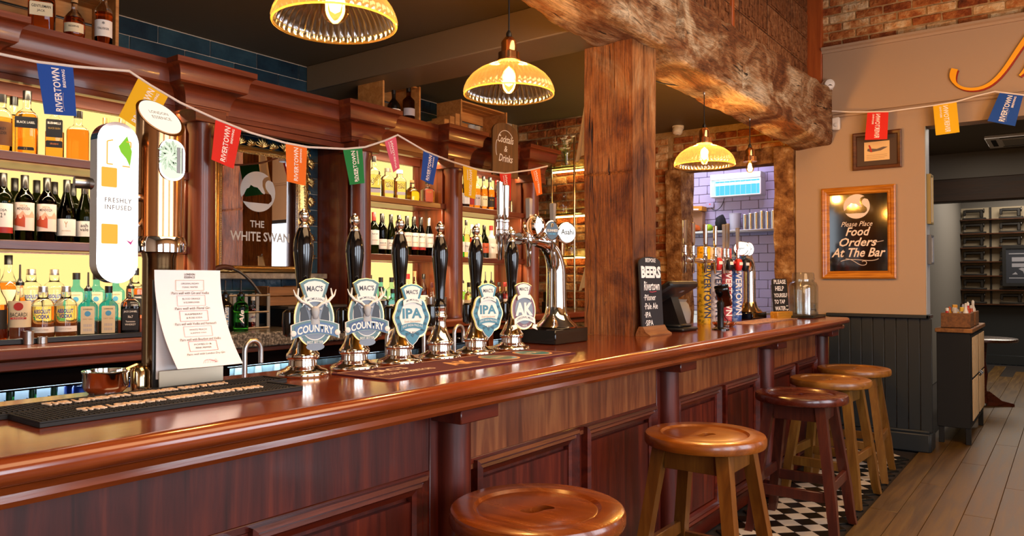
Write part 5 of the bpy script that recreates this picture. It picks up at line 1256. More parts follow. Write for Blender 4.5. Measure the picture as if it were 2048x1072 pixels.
for nm, lb, y, sh, gl_, lq, cp, rb, H, pp in RM:
    bottle(nm, lb, sh, (-3.62, y, Z2), gl_, lq, .62, cp, rb, H, labels=[(.04, .115, 75, P_[pp], [('No.1', .085, .014, .03, m_ink)])], group=g)
g = 'bottles on the counter of the right bay'
RL = [('lime_cordial_bottle', 'green cordial bottle with a thin black pourer, first of four', -3.70, 4.28, 'green', 'white'), ('lime_cordial_bottle', 'green cordial bottle with a thin black pourer, second of four', -3.70, 4.352, 'green', 'white'), ('lime_cordial_bottle', 'green cordial bottle with a thin black pourer, third of four', -3.70, 4.56, 'green', 'white'), ('lime_cordial_bottle', 'green cordial bottle with a thin black pourer, fourth of four', -3.70, 4.632, 'green', 'white'), ('yellow_cordial_bottle', 'yellow cordial bottle with a thin black pourer', -3.70, 4.706, 'yellow', 'white'), ('gin_bottle', 'pale bottle with a gold label behind the fifth hand pump', -3.56, 4.26, 'gold', 'cream'), ('soft_drink_bottle', 'dark bottle with a white ringed label left of the maroon badge', -3.56, 4.55, 'cola', 'white'), ('soft_drink_bottle', 'dark bottle with a tall white-lettered label left of the maroon badge', -3.56, 4.625, 'cola', 'black'), ('red_cap_bottle', 'red-capped bottle with a white label at the maroon badge', -3.56, 4.70, 'red', 'white')]
for nm, lb, x, y, lq, pp in RL:
    po = 'cordial' in nm
    bottle(nm, lb, 'round', (x, y, Z3), 'clear', lq, .66, 'red' if 'red' in nm else 'black', .034, .27 if po else .25, labels=[(.04, .12, 75, P_[pp], [('LIME' if po else 'COLA', .09, .014, .035, m_ink if pp != 'black' else m_chalk)])], pourer=po, group=g)
t = bottle('dark_bottle', 'black bottle with a red stripe standing by the last column', 'stout', (-3.46, 4.835, Z3), 'black', None, .5, 'black', .04, .23, labels=[(.05, .12, 30, P_['red'], [])])
t = thing('napkin_caddy', 'black napkin caddy with a white napkin by the last column', 'caddy', (-3.42, 5.14, Z3), FACE_X-R(30))
obj('caddy_body', MB().box(-.06, .06, -.05, .05, 0, .09, .004).box(-.05, .05, -.045, .045, .09, .17, .004), plain('charcoal_card', '#2c2a28', .7), t); obj('napkin', MB().prism([(-.03, .165), (.02, .165), (.0, .22), (-.03, .27), (-.035, .26)], -.01, .01, FRONT), m_cream, t)

# ---- below the mirror
g = 'bottles in front of the wire basket'
for k, (y, x, gl_, nm) in enumerate(((2.215, -3.47, 'black', 'black bottle with white handwriting and a pourer below the mirror'), (2.285, -3.44, 'emerald', 'green bottle with white handwriting and a pourer below the mirror'))):
    t = bottle('pouring_bottle', nm, 'stout', (x, y, 1.136), gl_, None, .5, 'black', .038, .20, pourer=True, group=g)
    letter(t, ['6% rum', 'Ale'][k], m_chalk, T(0, -.0386, .075) @ FRONT @ RZ(R(90)), .022, .07 if k else .10, .02, .25)
t = thing('wire_basket', 'grey metal bottle basket with a leather-wrapped handle', 'basket', (-3.62, 2.33, 1.136)); b = MB()
for z in (.004, .09, .18): b.tube([(-.07, -.15, z), (.07, -.15, z), (.07, .20, z), (-.07, .20, z)], .006, 8, True)
b2 = MB()
for k in range(6): b2.box(.066, .072, -.15+.07*k-.009, -.15+.07*k+.009, 0, .19); b2.box(-.072, -.066, -.15+.07*k-.009, -.15+.07*k+.009, 0, .19)
obj('rim', b, m_steel, t); obj('strap', b2, plain('galvanised_strap', '#8a8880', .5, .6), t)
obj('handle', MB().tube(bez((0, -.15, .18), (0, -.13, .30), (0, -.05, .34), (0, .0, .33))+bez((0, .0, .33), (0, .08, .32), (0, .14, .26), (0, .20, .18)), .008, 10), m_dsteel, t); obj('grip', MB().tube(bez((0, -.09, .315), (0, -.05, .338), (0, -.02, .338), (0, .02, .326)), .014, 12), plain('brown_leather', '#4a2412', .5), t)
obj('floor_panel', MB().box(-.07, .07, -.15, .20, 0, .004), m_steel, t)
for k, y in enumerate((2.41, 2.48)): bottle('sauce_bottle', 'small red sauce bottle in the wire basket, %s one' % ['left', 'right'][k], 'round', (-3.62, y, 1.141), 'clear', 'red', .6, 'white', .028, .17, labels=[(.03, .08, 70, P_['white'], [('HOT', .055, .012, .03, m_red)])], group='sauce bottles in the basket')
t = thing('black_storage_box', 'low black box with a lid on the granite below the mirror', 'box', (-3.62, 2.84, 1.136)); obj('body', MB().box(-.12, .10, -.20, .22, 0, .10, .004), m_blackp, t); obj('lid', MB().box(-.125, .105, -.205, .225, .10, .118, .004), plain('worn_black_lid', '#3a342e', .6), t)
for k, y in enumerate((2.66, 2.86)):
    t = thing('wooden_box', ['wooden box on the black box, left of two under the mirror', 'wooden box on the black box, right of two under the mirror'][k], 'box', (-3.66, y, 1.2555), 0, 'wooden boxes below the mirror')
    for z in (.0, .055): obj('slat', MB().box(.06, .07, -.095, .095, z, z+.05, .002), m_dkbox, t); obj('slat', MB().box(-.07, -.06, -.095, .095, z, z+.05, .002), m_dkbox, t)
    for sy in (-1, 1): obj('end_board', MB().box(-.06, .06, sy*.095-.006, sy*.095+.006, 0, .11, .002), m_dkbox, t)
    obj('bottom_board', MB().box(-.06, .06, -.089, .089, 0, .008), m_dkbox, t)
tag(obj('stone_ledge', MB().box(-3.828, -3.73, 2.16, 3.09, 1.405, 1.44, .005), blotch('mottled_stone', [(.3, '#6a5f52'), (.6, '#9a8c78'), (.8, '#b8aa94')], 25., .6, .2, rand=0)), 'mottled stone ledge carrying the gilt mirror', 'ledge')

# ---- gilt mirror
t = thing('gilt_mirror', 'etched mirror with a swan emblem in a carved gilt frame', 'mirror', (-3.822, 2.66, 1.441), FACE_X)
W2, HH = .335, .79
obj('glass', MB().box(-W2+.05, W2-.05, -.012, -.004, .04, .70), m_mirror, t, None)
fr = MB(); rg = []
pr = [(0, 0), (.012, .028), (.030, .034), (.040, .022), (.055, .018), (.065, .010), (.072, .004)]
for (dd, h) in pr: rg.append([(-W2+dd, -h-.006, .0+dd*.6), (W2-dd, -h-.006, .0+dd*.6), (W2-dd, -h-.006, .735-dd*.6), (-W2+dd, -h-.006, .735-dd*.6)])
fr.add([p for r_ in rg for p in r_], [(i*4+k, i*4+(k+1) % 4, (i+1)*4+(k+1) % 4, (i+1)*4+k) for i in range(len(rg)-1) for k in range(4)]); obj('frame', fr, m_gold, t, R(40))
obj('frame_backing', MB().box(-W2, W2, -.006, 0, 0, .735), m_dkbox, t)
bd = MB()
for k in range(56): bd.lathe([(0, -.004), (.0035, -.002), (.0035, .002), (0, .004)], 6, T(-W2+.07+k*.0097, -.026, .695)); 
for sx in (-1, 1):
    for k in range(62): bd.lathe([(0, -.004), (.0035, -.002), (.0035, .002), (0, .004)], 6, T(sx*(W2-.068), -.026, .06+k*.0102))
o = obj('beading', bd, m_gold, t, R(60)); o['kind'] = 'stuff'
def leaf(mb, M, L_=.07, W_=.03, lobes=7):
    # fanned acanthus shell
    for k in range(lobes):
        a = R(-70+140*k/(lobes-1)); l_ = L_*(1-.25*abs(math.sin(a)))
        mb.tube([(0, 0, 0), (math.sin(a)*l_*.5, math.cos(a)*l_*.5, .012), (math.sin(a)*l_, math.cos(a)*l_, .004)], [.004, .009, .003], 6, M=M, flat=.6)
r2 = random.Random(5)
for k in range(9):
    b = MB(); x = -W2+.03+k*.0755; big = k % 2 == 0
    leaf(b, T(x, -.03, .735) @ FRONT @ RZ(R(r2.uniform(-18, 18))), .062 if big else .042, .03)
    if not big: b.tube([(x+.03*math.cos(a)*(1-a/7), -.034, .745+.022*math.sin(a)*(1-a/7)) for a in [j*.5 for j in range(11)]], .005, 6)
    obj('acanthus_leaf', b, m_gold, t, R(60))
for sx in (-1, 1):
    for k in range(6):
        b = MB(); z = .10+k*.115
        leaf(b, T(sx*(W2-.005), -.028, z) @ FRONT @ RZ(R(-sx*80+r2.uniform(-20, 20))), .052, .03)
        b.tube([(sx*(W2-.01+.012*math.cos(a*1.2)), -.034, z+.05+.02*math.sin(a)) for a in [j*.5 for j in range(9)]], .0045, 6)
        obj('acanthus_leaf', b, m_gold, t, R(60))
SWAN = [(-.95, -.35), (-.80, -.20), (-.65, .08), (-.50, .16), (-.42, .30), (-.25, .22), (-.05, .20), (.12, .06), (.21, -.04), (.36, -.10), (.40, -.04), (.34, .12), (.25, .30), (.25, .56), (.34, .70), (.48, .78), (.64, .80), (.78, .72), (.90, .52), (.70, .60), (.58, .62), (.47, .54), (.41, .42), (.43, .22), (.56, .04), (.75, -.12), (.80, -.28), (.78, -.42), (.61, -.56), (-.52, -.56), (-.85, -.53)]
def swan_logo(parent, M, r, white, ground):
    # pale disc with the outline of a swan left in the ground colour
    obj('swan_disc', MB().prism([(r*math.cos(2*PI*k/48), r*math.sin(2*PI*k/48)) for k in range(48)], 0, .0006), white, parent, None, None, M)
    obj('swan_outline', MB().prism([(p[0]*r, p[1]*r) for p in SWAN[::-1]], .0006, .0011), ground, parent, None, None, M)
ME = T(0, -.0125, .0) @ FRONT
swan_logo(t, ME @ T(-.02, .475, 0), .118, m_etch, m_mirror)
letter(t, 'THE', m_etch, ME @ T(-.025, .285, .0006), .040, .095, .02); letter(t, 'WHITE SWAN', m_etch, ME @ T(.0, .212, .0006), .056, .40, .02)

# ---- crates on top of the cornice
def crate(label, y0, y1, x0=-3.82, x1=-3.58, z=2.4585, h=.27, back=True, tilt=0):
    t = thing('wooden_crate', label, 'crate', ((x0+x1)/2, (y0+y1)/2, z), 0, 'crates on top of the back bar'); hx = (x1-x0)/2; hy = (y1-y0)/2
    for sy in (-1, 1):
        obj('side_board', MB().box(-hx, hx, sy*hy-.008, sy*hy+.008, 0, h, .002), m_crate, t)
    for k in range(3):
        obj('slat', MB().box(-hx, -hx+.008, -hy+.009, hy-.009, .01+k*.088, .085+k*.088, .002), m_crate, t)
        obj('slat', MB().box(-hx+.008+k*.075, -hx+.075+k*.075, -hy+.009, hy-.009, h-.012, h, .002), m_crate, t)
        obj('slat', MB().box(-hx+.008+k*.075, -hx+.075+k*.075, -hy+.009, hy-.009, 0, .010, .002), m_crate, t)
    return t
crate('pine crate holding whisky bottles at the left end of the cornice', 1.17, 1.715)
crate('pine crate with two dark bottles above the middle bay', 3.42, 3.76)
crate('pine crate holding glasses above the right bay', 4.20, 4.75)
g = 'bottles on top of the cornice'
bottle('whiskey_bottle', 'broad whiskey bottle with a cream label in the left crate', 'stout', (-3.52, 1.37, 2.4585), 'clear', 'amber', .66, 'black', .050, .21, 6, .75, [(.06, .118, .042, P_['cream'], [('GENTLEMAN', .10, .012, .07, m_ink), ('JACK', .08, .012, .03, m_ink)])], group=g)
bottle('whiskey_bottle', 'round whiskey bottle with a yellow label and cork in the left crate', 'decanter', (-3.52, 1.50, 2.4585), 'clear', 'amber', .5, 'cork', .042, .19, labels=[(.025, .065, 60, P_['cream'], [('RESERVE', .05, .008, .04, m_ink)])], group=g)
bottle('malt_bottle', 'tall dark-sealed malt bottle with a white label in the left crate', 'bordeaux', (-3.52, 1.625, 2.4585), 'clear', 'amber', .6, 'wax', .036, .255, labels=[(.04, .115, 75, P_['white'], [('TALISKER', .075, .010, .05, m_ink), ('*', .10, .014, .012, m_ink)])], group=g)
bottle('dark_bottle', 'black round-shouldered bottle above the middle bay', 'decanter', (-3.60, 3.53, 2.470), 'black', None, .5, 'black', .045, .19, labels=[(.03, .06, 70, P_['white'], [])], group=g)
bottle('dark_bottle', 'dark bottle with tall neck at the right of the middle crate', 'round', (-3.60, 3.67, 2.470), 'brown', None, .5, 'black', .042, .24, labels=[(.04, .09, 70, P_['grey'], [])], group=g)
for k, (y, hh) in enumerate(((4.335, .09), (4.40, .09), (4.47, .09))):
    t = thing('tumbler', 'small tumbler in the right-hand crate, %s of three' % ['first', 'second', 'third'][k], 'glass', (-3.60, y, 2.4700), 0, 'tumblers in the crate'); obj('bowl', MB().lathe([(.022, 0), (.028, hh), (.026, hh), (.020, .008), (0, .008)], 22), [m_cream, m_cream, m_pglass][k], t)
    obj('foot_ring', MB().tube([(.021*math.cos(a), .021*math.sin(a), .002) for a in [2*PI*q_/20 for q_ in range(20)]], .002, 6, True), m_pglass, t)
t = thing('small_box_stack', 'low stack of small wooden boards beside the right-hand crate', 'box', (-3.66, 4.09, 2.4585)); 
for k in range(3): obj('board', MB().box(-.08, .10, -.10+.06*k, -.05+.06*k, 0, .09+.03*k, .003), m_crate, t)
# ---- arched cocktail sign hung over the cornice
t = thing('arched_cocktail_sign', 'arched wooden sign with white script hanging from the cornice', 'sign', (-3.345, 4.41, 2.16), FACE_X)
pl = [(-.155, 0), (.155, 0), (.155, .32)]+[(.155*math.cos(R(a)), .32+.075*math.sin(R(a))) for a in range(15, 180, 15)]+[(-.155, .32)]
obj('board', MB().prism(pl, 0, .012, FRONT), wood('brown_sign_wood', [(.3, '#4a3018'), (.6, '#6e4a26')], 'z', 2., (.5, .7), 0, .2), t)
MSg = T(0, -.0135, 0) @ FRONT
letter(t, 'Cocktails', m_chalk, MSg @ T(0, .275, 0), .055, .19, .01, .3); letter(t, '&', m_chalk, MSg @ T(0, .205, 0), .045, None, .01, .2); letter(t, 'Drinks', m_chalk, MSg @ T(0, .135, 0), .055, .17, .01, .3)
obj('chalk_swirl', MB().tube([(.11*math.cos(R(a)), .215+.125*math.sin(R(a)), 0) for a in range(40, 145, 10)], .0025, 5).tube([(-.10+.02*math.cos(R(a)), .2+.06*math.sin(R(a)), 0) for a in range(100, 260, 16)], .0025, 5), m_chalk, t, R(60), None, MSg)

# ---------------------------------------------------------------- bunting
m_fl = {k: plain(k+'_flag', c, .75) for k, c in (('blue', '#0a48a4'), ('yellow', '#e8b80c'), ('red', '#d8261a'), ('orange', '#e8721a'), ('green', '#128040'), ('pink', '#d85c78'))}
m_flw = plain('flag_print_white', '#f2eee8', .6)
def bunting(label, cord, flags, org, ax, nrm, th=.006):
    # cord: points; flags: (colour, 4 corners tl tr br bl, flip)
    t = thing('bunting', label, 'bunting', org); O = Vector(org)
    obj('cord', MB().tube([Vector(p)-O for p in cord], th, 8), m_string, t)
    for (c, q_, flip) in flags:
        P4 = [Vector(p)-O for p in q_]; n = (P4[1]-P4[0]).cross(P4[2]-P4[0]).normalized()
        if n.dot(Vector(nrm)) < 0: n = -n
        def pt(u, v, k=0):
            a = P4[0].lerp(P4[1], u); b_ = P4[3].lerp(P4[2], u); p = a.lerp(b_, v)
            return p+n*(.008*math.sin(u*3.+v*2.2)*v+k)
        b = MB(); b.grid(lambda u, v: tuple(pt(u, v, .0004)), 6, 8); b.grid(lambda u, v: tuple(pt(1-u, v, -.0004)), 6, 8)
        fo = obj('flag', b, m_fl[c], t, R(60), label=c+' rectangular flag')
        # print runs up the flag
        hh = (P4[3]-P4[0]).length; ww = (P4[1]-P4[0]).length
        for s_, cu, cv, L_, h_ in (('RIVERTOWN', .48, .50, .86, .22), ('BREWING', .70, .26, .36, .09)):
            me, x0, x1, y0, y1 = text_mesh(s_, .02, 0, 0, 1.0, 'CENTER'); me2 = me.copy()
            for v in me2.vertices:
                a = ((v.co.x-x0)/(x1-x0)-.5)*L_; e = ((v.co.y-y0)/(y1-y0)-.5)*h_
                u_ = cu+e if not flip else 1-(cu+e)
                u_ = cu-e if False else u_
                vv = cv-a
                # text reads upwards: x -> up the flag, y -> towards its left edge
                uu = cu-e if not flip else 1-(cu-e)
                v.co = pt(uu, vv, .0012)
            me2.materials.append(m_flw); lo = bpy.data.objects.new('lettering', me2); link(lo, fo)
        if c != 'pink': 
            sw = [pt(.64-.03*math.sin(k/8*PI), .55+.36*k/8, .0013) for k in range(9)]; obj('print_swoosh', MB().tube(sw, .0022, 4, flat=.3), m_flw, fo)
    return t
bunting('string of printed flags looped along the back bar cornice', [(-3.31, 1.076, 2.271), (-3.31, 1.143, 2.272), (-3.31, 1.274, 2.272), (-3.31, 1.415, 2.286), (-3.31, 1.638, 2.317), (-3.31, 1.732, 2.275), (-3.31, 1.874, 2.223), (-3.31, 2.057, 2.178), (-3.31, 2.245, 2.142), (-3.31, 2.459, 2.121), (-3.31, 2.597, 2.119), (-3.31, 2.863, 2.146), (-3.31, 3.014, 2.178), (-3.31, 3.173, 2.24), (-3.31, 3.278, 2.29), (-3.31, 3.523, 2.225), (-3.31, 3.765, 2.192), (-3.31, 4.082, 2.166), (-3.31, 4.371, 2.178), (-3.31, 4.688, 2.24), (-3.31, 4.927, 2.3)], [
    ('blue', [(-3.31, 1.27, 2.271), (-3.31, 1.407, 2.282), (-3.31, 1.426, 2.082), (-3.31, 1.298, 2.067)], 0),
    ('yellow', [(-3.31, 1.678, 2.293), (-3.31, 1.818, 2.243), (-3.31, 1.727, 2.054), (-3.31, 1.592, 2.109)], 0),
    ('red', [(-3.31, 2.055, 2.175), (-3.31, 2.197, 2.152), (-3.31, 2.159, 1.95), (-3.31, 2.03, 1.978)], 0),
    ('orange', [(-3.31, 2.459, 2.121), (-3.31, 2.597, 2.119), (-3.31, 2.595, 1.91), (-3.31, 2.463, 1.918)], 0),
    ('green', [(-3.31, 2.848, 2.143), (-3.31, 2.991, 2.172), (-3.31, 3.018, 1.968), (-3.31, 2.893, 1.943)], 0),
    ('pink', [(-3.31, 3.169, 2.237), (-3.31, 3.265, 2.276), (-3.31, 3.305, 2.09), (-3.31, 3.237, 2.054)], 1),
    ('blue', [(-3.31, 3.509, 2.23), (-3.31, 3.651, 2.204), (-3.31, 3.609, 2.016), (-3.31, 3.478, 2.038)], 0),
    ('yellow', [(-3.31, 3.898, 2.178), (-3.31, 4.049, 2.165), (-3.31, 4.038, 1.962), (-3.31, 3.904, 1.974)], 1),
    ('red', [(-3.31, 4.305, 2.17), (-3.31, 4.445, 2.186), (-3.31, 4.451, 1.987), (-3.31, 4.347, 1.989)], 1),
    ('orange', [(-3.31, 4.694, 2.241), (-3.31, 4.823, 2.272), (-3.31, 4.864, 2.073), (-3.31, 4.768, 2.049)], 1),
    ], (-3.31, 3.0, 2.2), 'y', (1, 0, 0))
bunting('short string of flags across the painted end wall', [(-1.646, 6.86, 2.862), (-1.501, 6.86, 2.834), (-1.363, 6.86, 2.816), (-1.202, 6.86, 2.798), (-0.877, 6.86, 2.803), (-0.713, 6.86, 2.812), (-0.571, 6.86, 2.839), (-0.456, 6.86, 2.853), (-0.275, 6.86, 2.799), (-0.082, 6.86, 2.734)], [
    ('red', [(-1.363, 6.86, 2.816), (-1.202, 6.86, 2.794), (-1.215, 6.86, 2.571), (-1.384, 6.86, 2.581)], 1),
    ('yellow', [(-0.877, 6.86, 2.803), (-0.713, 6.86, 2.812), (-0.695, 6.86, 2.568), (-0.858, 6.86, 2.559)], 1),
    ('blue', [(-0.424, 6.86, 2.844), (-0.275, 6.86, 2.799), (-0.33, 6.86, 2.571), (-0.507, 6.86, 2.631)], 0),
    ], (-1.0, 6.86, 2.8), 'x', (0, -1, 0))
# ---------------------------------------------------------------- cooler contents
CZ = .7065
g = 'green beer bottles in the cooler'
for k in range(8):
    t = bottle('beer_bottle', 'green beer bottle in the left cooler, %s from the door edge' % ['first', 'second', 'third', 'fourth', 'fifth', 'sixth', 'seventh', 'eighth'][k], 'slim', (-3.50-.09*(k % 2), 1.17+.042*k, CZ), 'emerald', None, .5, 'green', .029, .235, labels=[(.07, .12, 60, P_['white'], []), (.15, .19, 60, P_['white'] if k < 2 else P_['blue'], [])], group=g)
can = MB().lathe([(.024, 0), (.032, .008), (.032, .105), (.026, .115), (.024, .112), (0, .112)], 24).mesh('can_body'); can.materials.append(plain('blue_can', '#1a48b8', .25, .4))
for k in range(8):
    t = thing('drinks_can', 'blue drinks can in the left cooler, %s of eight' % ['first', 'second', 'third', 'fourth', 'fifth', 'sixth', 'seventh', 'eighth'][k], 'can', (-3.49-.075*(k % 2), 1.525+.072*(k//2), CZ+.1165), 0, 'blue cans in the cooler')
    obj('can_body', can, None, t); obj('can_band', MB().lathe([(.0322, .05), (.0322, .075)], 24, caps=False), m_white, t)
    u = copy_tree(t); u.location.z = CZ; u['label'] = 'blue drinks can at the bottom of the left cooler, below the %s can' % ['first', 'second', 'third', 'fourth', 'fifth', 'sixth', 'seventh', 'eighth'][k]
tm = MB().lathe([(.026, 0), (.036, .13), (.0345, .13), (.025, .012), (0, .012)], 24).mesh('bowl'); tm.materials.append(m_pglass)
for k in range(12):
    t = thing('glass_tumbler', 'clear glass in the lit cooler under the granite, number %s along' % ['one', 'two', 'three', 'four', 'five', 'six', 'seven', 'eight', 'nine', 'ten', 'eleven', 'twelve'][k], 'glass', (-3.48-.09*(k % 2), 2.24+.06*k, .7065+.135), 0, 'glasses in the cooler')
    t.location.z = .707
    obj('bowl', tm, m_pglass, t); obj('foot_ring', MB().tube([(.026*math.cos(a), .026*math.sin(a), .003) for a in [2*PI*q_/16 for q_ in range(16)]], .003, 6, True), m_pglass, t)
    u = copy_tree(t); u.location.z = .707+.1315; u['label'] = u['label'].replace('clear glass', 'upper clear glass')

# ---------------------------------------------------------------- things along the far half of the bar
def script(parent, M, rows, mat):
    for (s_, x, y, h, wd, bold, shear) in rows: letter(parent, s_, mat, M @ T(x, y, 0), h, wd, bold, shear)
t = thing('beer_chalkboard', 'arched chalkboard listing beers, standing in a wooden foot against the post', 'chalkboard', (-1.842, 3.765, 1.1005), FACE_X)
pl = [(-.128, 0), (.128, 0), (.128, .375)]+[(.128*math.cos(R(a)), .375+.032*math.sin(R(a))) for a in range(12, 180, 12)]+[(-.128, .375)]
obj('board', MB().prism(pl, 0, .009, T(0, 0, .02) @ FRONT @ RX(R(-3))), plain('slate_blue_black', '#23252b', .6), t)
MC = T(0, -.0105, .02) @ FRONT @ RX(R(-3)) @ T(0, 0, .002)
script(t, MC, [('BESPOKE', 0, .388, .022, .125, .01, .1), ('BEERS', 0, .323, .066, .238, .05, 0), ('Rivertown', .0, .248, .05, .19, .012, .15), ('·Pilsner', -.03, .185, .032, .145, .008, 0), ('·Pale Ale', -.02, .138, .034, .16, .008, 0), ('·IPA', -.065, .092, .03, .075, .008, 0), ('·SIPA', -.052, .048, .03, .095, .008, 0), ('ONLY FOUND HERE...', .01, .012, .014, .18, .0, .15)], m_chalk)
obj('chalk_underline', MB().tube([(-.03, .216, 0), (.0, .213, 0), (.05, .217, 0)], .002, 5), plain('pink_chalk', '#d05060', .8), t, None, None, MC)
obj('foot', MB().prism([(-.055, 0), (.03, 0), (.03, .012), (.012, .05), (-.012, .05), (-.03, .02), (-.055, .006)], -.135, .135, RZ(R(90)) @ RX(R(90))), wood('walnut_foot', [(.3, '#5a3018'), (.6, '#8a5a34')], 'x', 3., (.4, .6), .1, .1), t)
t = thing('till_screen', 'black touchscreen till seen from behind, tilted on its stand', 'till', (-1.93, 4.16, 1.1005), FACE_X)
obj('foot', MB().box(-.10, .12, -.14, .10, 0, .022, .008).box(-.08, .10, -.11, .08, .022, .04, .008), m_blackp, t)
obj('stand', MB().prism([(-.10, 0), (.05, 0), (.03, .13), (-.04, .17)], -.05, .05, T(0, 0, .03) @ RZ(R(90)) @ RX(R(90))), m_blackp, t)
Mt = T(.0, -.01, .225) @ RX(R(-30))
obj('screen_case', MB().box(-.19, .19, -.115, .115, -.022, .022, .014, Mt), plain('matt_till_case', '#121111', .5), t); obj('screen_glass', MB().box(-.175, .175, -.10, .10, .022, .024, 0, Mt), plain('dark_screen', '#07080a', .05), t)
obj('logo_plate', MB().box(-.02, .02, -.01, .01, -.024, -.022, 0, Mt @ T(.05, -.05, 0)), plain('grey_logo', '#7a7a7a', .4), t)
t = thing('card_reader', 'black card reader on a swivel post at the bar edge', 'card reader', (-1.70, 4.40, 1.1005), FACE_X)
obj('foot', MB().lathe([(.052, 0), (.052, .006), (.03, .012), (.018, .016)], 28), m_black, t); obj('post', MB().lathe([(.019, .012), (.019, .13), (.022, .14), (.022, .165), (.012, .175)], 20), m_blackp, t)
Mk = T(.05, .0, .20) @ RZ(R(10)) @ RY(R(38)) @ RX(R(-15))
obj('reader_body', MB().box(-.09, .09, -.04, .04, -.022, .012, .010, Mk).box(-.09, .0, -.042, .042, .012, .026, .010, Mk), m_black, t); obj('keypad', MB().box(.01, .08, -.032, .032, .012, .015, .002, Mk), m_blackp, t); obj('screen', MB().box(-.075, -.015, -.03, .03, .026, .027, 0, Mk), plain('dark_screen', '#07080a', .05), t)
obj('cable', MB().tube(bez((-.03, -.02, .19), (-.06, -.04, .14), (-.05, -.03, .08), (.03, -.03, .06))+bez((.03, -.03, .06), (.06, -.03, .05), (.05, -.01, .025), (.01, -.02, .02)), .0025, 6), m_cord, t)
t = thing('payment_dish', 'small chrome dish with cards beside the painted columns', 'dish', (-1.80, 4.72, 1.1005)); obj('dish', MB().lathe([(.055, 0), (.07, .012), (.078, .03), (.074, .03), (.066, .014), (0, .008)], 30), m_chrome, t); obj('card', MB().box(-.04, .04, -.025, .025, .022, .024, .0, RX(R(12))), plain('red_card', '#b83a30', .4), t); obj('card', MB().box(-.04, .04, -.025, .025, .026, .028, 0, RZ(R(30)) @ RX(R(10))), m_navy, t)
t = thing('grey_jug', 'squat grey stoneware jug behind the till', 'jug', (-2.05, 4.55, 1.1005)); obj('body', MB().lathe([(.07, 0), (.085, .03), (.09, .09), (.075, .14), (.06, .16), (.066, .175), (.06, .175), (.055, .15), (0, .15)], 28), plain('grey_stoneware', '#8a857c', .6), t); obj('handle', MB().tube([(.0, .085, .12), (0, .12, .13), (0, .125, .08), (0, .088, .05)], .008, 8), plain('grey_stoneware', '#8a857c', .6), t)
t = thing('patterned_runner', 'patterned cloth runner along the far end of the bar', 'bar runner', (-1.80, 5.50, 1.1005)); obj('cloth', MB().prism(rrect(.20, 1.0), 0, .004), speckle('patterned_cloth', '#7a5a48', '#c8a070'), t); obj('hem', MB().box(-.10, -.095, -.49, .49, .004, .005).box(.095, .10, -.49, .49, .004, .005), m_navy, t)
t = thing('tap_water_sign', 'small rounded chalkboard about tap water in a yellow wooden foot', 'chalkboard', (-1.82, 5.98, 1.1005), FACE_X-R(12))
obj('board', MB().prism([(p[0], p[1]+.175) for p in rrect(.225, .27, .025, 5)], 0, .008, FRONT @ RX(R(-4))), m_slate, t)
MW = FRONT @ RX(R(-4)) @ T(0, 0, .0088)
script(t, MW, [('PLEASE', 0, .285, .034, .18, .02, 0), ('HELP', -.01, .234, .036, .13, .02, 0), ('YOURSELF', .0, .180, .032, .20, .02, 0), ('TO TAP', -.02, .130, .032, .16, .02, 0), ('WATER', -.015, .078, .032, .16, .02, 0)], m_chalk)
obj('chalk_smile', MB().tube([(.085+.012*math.cos(R(a)), .075+.014*math.sin(R(a)), 0) for a in range(190, 360, 17)], .003, 5).tube([(.078, .098, 0), (.079, .092, 0)], .003, 5).tube([(.094, .098, 0), (.095, .092, 0)], .003, 5), m_chalk, t, None, None, MW)
obj('foot', MB().box(-.115, .115, -.035, .03, 0, .055, .004), wood('ochre_foot', [(.3, '#8a5a14'), (.6, '#b4801e')], 'x', 3., (.4, .6), .1, .1), t)
t = thing('drip_tray', 'flat black tray under the water dispenser', 'tray', (-1.76, 6.26, 1.1005)); obj('tray', MB().box(-.16, .16, -.20, .17, 0, .014, .004), m_blackp, t); obj('rim', MB().box(-.16, .16, -.20, -.19, .014, .020, .002).box(-.16, .16, .16, .17, .014, .020, .002), m_blackp, t)
t = thing('water_dispenser', 'wide clear glass water dispenser with a small steel tap', 'dispenser', (-1.74, 6.30, 1.1155), FACE_X)
obj('jar', MB().lathe([(.100, 0), (.112, .006), (.113, .20), (.112, .235), (.100, .262), (.084, .272), (.084, .288), (.078, .288), (.078, .27), (.095, .255), (.106, .235), (.107, .012), (0, .010)], 44), thin_glass('dispenser_glass', (.90, .93, .92, 1), 1.2), t, R(50))
obj('lid', MB().lathe([(.090, .288), (.090, .292), (.084, .30), (.082, .335), (.074, .345), (0, .347)], 36), thin_glass('dispenser_glass', (.90, .93, .92, 1), 1.2), t); obj('water', MB().lathe([(.104, .012), (.105, .10)], 40), thin_glass('still_water', (.93, .96, .97, 1), .4), t)
obj('tap', MB().tube([(.10, -.03, .045), (.15, -.05, .045), (.165, -.056, .03)], .009, 10).lathe([(.006, .05), (.006, .07), (.009, .075), (.009, .085)], 10, T(.14, -.046, 0)), m_steel, t)
t = thing('glass_jug', 'clear glass jug between the tap water sign and the dispenser', 'jug', (-1.90, 6.16, 1.1155)); obj('body', MB().lathe([(.05, 0), (.056, .01), (.052, .12), (.058, .245), (.055, .245), (.049, .12), (.05, .014), (0, .012)], 32), thin_glass('dispenser_glass', (.90, .93, .92, 1), 1.2), t); obj('handle', MB().tube([(0, .055, .21), (0, .10, .20), (0, .10, .10), (0, .055, .07)], .008, 8), thin_glass('dispenser_glass', (.90, .93, .92, 1), 1.2), t)

